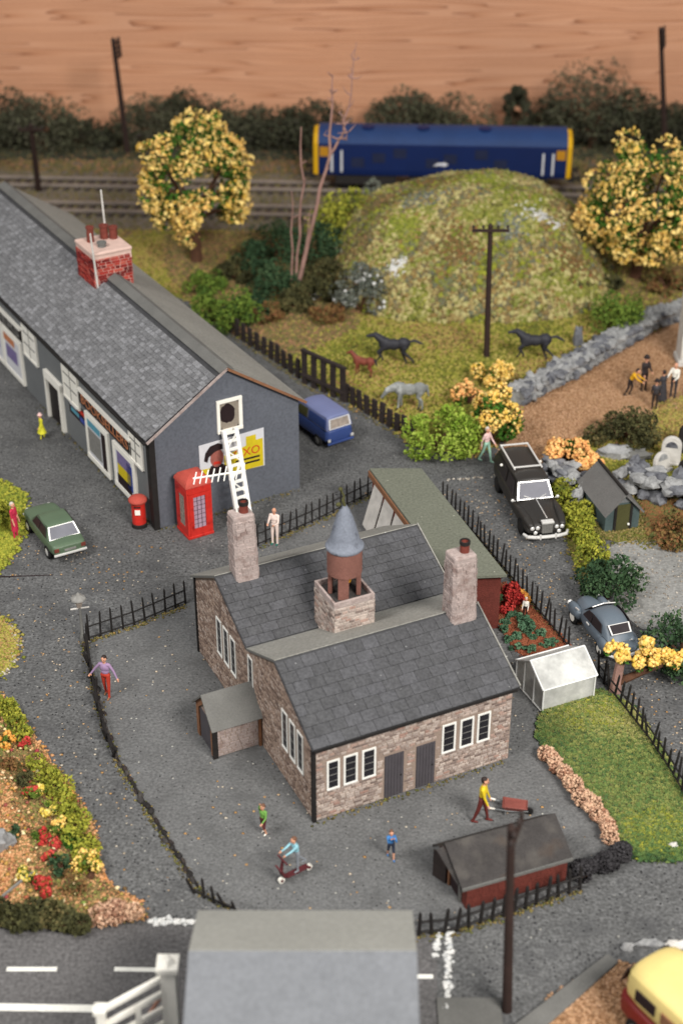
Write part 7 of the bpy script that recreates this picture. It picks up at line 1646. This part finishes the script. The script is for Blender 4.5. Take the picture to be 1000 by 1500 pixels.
# ---- stone walls and rocks
def rock_mesh(seed, m, par, r=1.0, name='stone'):
    random.seed(seed); q = MB(); q.ball((0, 0, 0), r, 8, 6, (1, .8, .7), .3); return q.build(name, m, par, smooth=True, angle=18)
def rubble_wall(name, label, pts, h, w, m, size, rows, seed, cat='wall', core=True):
    t = thing(name, label, cat, (*pts[0], 0)); o0 = Vector((*pts[0], 0)); P_ = [Vector((*p, 0)) - o0 for p in pts]; protos = [rock_mesh(seed + i, m if i % 3 else ('rock' if m == 'rockdark' else 'rockdark'), t, .5) for i in range(5)]; k = 0
    if core:
        for a, b in zip(P_, P_[1:]):
            d = (b - a).normalized(); n = Vector((-d.y, d.x, 0)); q = MB(); q.obox((a + b) / 2 + Vector((0, 0, h * .42)), (b - a) * .5, n * w * .42, Vector((0, 0, h * .42))); q.build('wall_core', m, t)
    for a, b in zip(P_, P_[1:]):
        Ln = (b - a).length; d = (b - a).normalized(); n = Vector((-d.y, d.x, 0)); cnt = max(2, int(Ln / size * 1.25))
        for r in range(rows):
            for sd in ((-1, 0, 1) if r == rows - 1 else (-1, 1)):
                for i in range(cnt):
                    p = a + d * Ln * ((i + random.uniform(.1, .9)) / cnt) + n * sd * w * .42 + Vector((0, 0, h * (r + .5) / rows)) ; rot = (random.uniform(-.4, .4), random.uniform(-.4, .4), random.uniform(0, 6.28)); s = size * random.uniform(.75, 1.35)
                    sc = (s * 1.15, s * .9, min(s, h / rows * 1.25))
                    if k < 5: o = protos[k]; o.location = p; o.rotation_euler = rot; o.scale = sc
                    elif k < 300: copy_part(random.choice(protos), t, p, rot, sc)
                    k += 1
    return t
rubble_wall('stone_wall', 'grey dry stone wall between the paddock and the brown path', [(8.11, 62.97), (9.7, 64.68), (11.59, 66.76), (13.81, 69.28), (15.95, 71.77), (18.15, 73.16)], .95, .9, 'rock', .5, 2, 40)
rubble_wall('rock_bank', 'jumbled blue grey rocks between the hearse and the green shed', [(8.47, 56.07), (9.3, 55.72), (9.87, 54.81), (10.03, 53.53)], .95, .9, 'rockdark', .6, 2, 60, core=False)
rubble_wall('rock_bank', 'grey rock ledge behind the green shed below the graves', [(11.69, 55.72), (12.69, 54.81), (13.7, 54.08), (14.86, 53.53)], 1.1, 1.2, 'rock', .75, 2, 80, core=False)
def rock(label, loc, r, sc, m='rock', seed=1, rz=0):
    t = rock_mesh(seed, m, None, r, 'rock'); t.location = (*loc, r * sc[2] * .3); t.scale = sc; t.rotation_euler = (0, 0, rz); tag(t, label, 'rock'); return t
rock('flat grey stone slab on the grass left of the gravestones', (12.05, 57.99), .8, (1.2, .7, .6), seed=3)
rock('smaller grey slab right of the flat stone', (12.81, 57.75), .7, (1.1, .6, .6), 'ridgecard', seed=5)
rock('dark upright stone behind the galloping horse by the wall', (11.77, 69.36), .55, (.5, .5, 1.9), 'rockdark', seed=8)
rock('pale grey stone at the left edge of the flower bed', gp(0, 1240), .6, (.7, .9, 1.0), seed=11)
rock('pale stone at the kerb above the yellow minibus', gp(918, 1392), .25, (.7, .5, 1.2), seed=13)
rock('grey stone behind the minibus roof', gp(950, 1385), .32, (1.2, .6, .6), seed=15)
rock('white stone at the right edge above the minibus', gp(992, 1385), .3, (1.1, .6, .5), 'whitestone', seed=17)
rock('white painted stone at the near corner of the lawn', gp(985, 1240), .17, (1, .8, .8), 'whitestone', seed=19)
# plank at the flower bed
q = MB(); a, b = Vector((*gp(2, 1325), .25)), Vector((*gp(46, 1292), .32)); q.obox((a + b) / 2, (b - a) / 2, Vector((.1, .1, 0)), (0, 0, .05)); tag(q.build('plank', 'signgrey', bevel=.02), 'weathered grey plank lying in the flower bed', 'plank')
# gravestones
def gravestone(label, loc, rz, w, h, m, inset=None, tilt=0):
    t = thing('gravestone', label, 'gravestone', (*loc, 0), rz, 'churchyard gravestones'); t.rotation_euler = (tilt, 0, rz)
    pr = [(-w / 2, -.05), (-w / 2, h - w / 2)] + [(w / 2 * -math.cos(a * math.pi / 10), h - w / 2 + w / 2 * math.sin(a * math.pi / 10)) for a in range(1, 10)] + [(w / 2, h - w / 2), (w / 2, -.05)]
    q = MB(); q.prism(pr, -.1, .1, 'xz'); q.build('slab', m, t, bevel=.03)
    if inset: q = MB(); q.prism([(x * .62, .25 + (z - .0) * .66) for x, z in pr[1:-1]], -.115, -.101, 'xz'); q.build('inscription_panel', inset, t)
    q = MB(); q.box(-w * .6, w * .6, -.18, .18, 0, .14); q.build('plinth', m, t, bevel=.02)
gravestone('pale round-topped gravestone with dark oval panel', gp(980, 680), R(-15), .85, 1.35, 'whitestone', 'rockdark')
gravestone('pale tilted gravestone with blue-grey face, left of the oval one', gp(968, 692), R(35), .85, .95, 'whitestone', 'rock', R(-8))
gravestone('black gravestone at the right edge by the rocks', gp(1004, 705), R(0), .8, 1.1, 'black')
gravestone('black gravestone at the right edge behind the oval one', gp(1004, 662), R(0), .8, 1.4, 'black')

# extra scrub between the blossom tree, bare trees and hill
for lb, x, y, r, h, pal in (('dark green bush filling the gap left of the bare trees', 405, 372, 1.9, 1.6, 'f_dgreen'), ('dark olive bush in front of the bare tree foot', 432, 452, 1.2, .9, 'f_olive'), ('dark bush on the field edge above the paling fence', 365, 470, 1.4, 1.2, 'f_dgreen'), ('dull olive bush right of the bare trees', 478, 430, 1.6, 1.7, 'f_olive'), ('olive scrub bush at the foot of the bare trees', 455, 445, 1.3, 1.1, 'f_olive'), ('dark scrub bush right of the blossom tree', 372, 390, 1.7, 1.3, 'f_dgreen'), ('brown scrub bush left of the bare trees', 395, 465, 1.3, .8, 'f_rust'), ('low green scrub below the blossom tree', 300, 425, 1.5, .9, 'f_mid'), ('brown scrub on the left flank of the hill', 480, 470, 1.2, .8, 'f_rust'), ('dark scrub under the right blossom tree', 880, 420, 1.5, .9, 'f_olive'), ('brown scrub at the right edge below the blossom tree', 975, 425, 1.6, .9, 'f_rust'), ('olive tuft on the hill left shoulder', 560, 330, 1.0, 2.6, 'f_olive')):
    bush('scrub_bush', lb, 'bush', gp(x, y), r, h, pal, 1500, (.1, .26), 14)
scatter('scrub_dark', [(-6.24, 82.04), (0.8, 84.2), (0, 74.23), (-2.47, 72.46), (-5.45, 75.14)], 6000, (.1, .3), 'f_olive', 'dark undergrowth round the bare trees', 'undergrowth', seed=41)
jn = MB(); jn.quad((*(-13.54, 48.35), .012), (*(-11.02, 48.54), .012), (*(-11.03, 48.59), .012), (*(-13.56, 48.45), .012)); struct(jn.build('board_joint', 'pblack', fix=False))
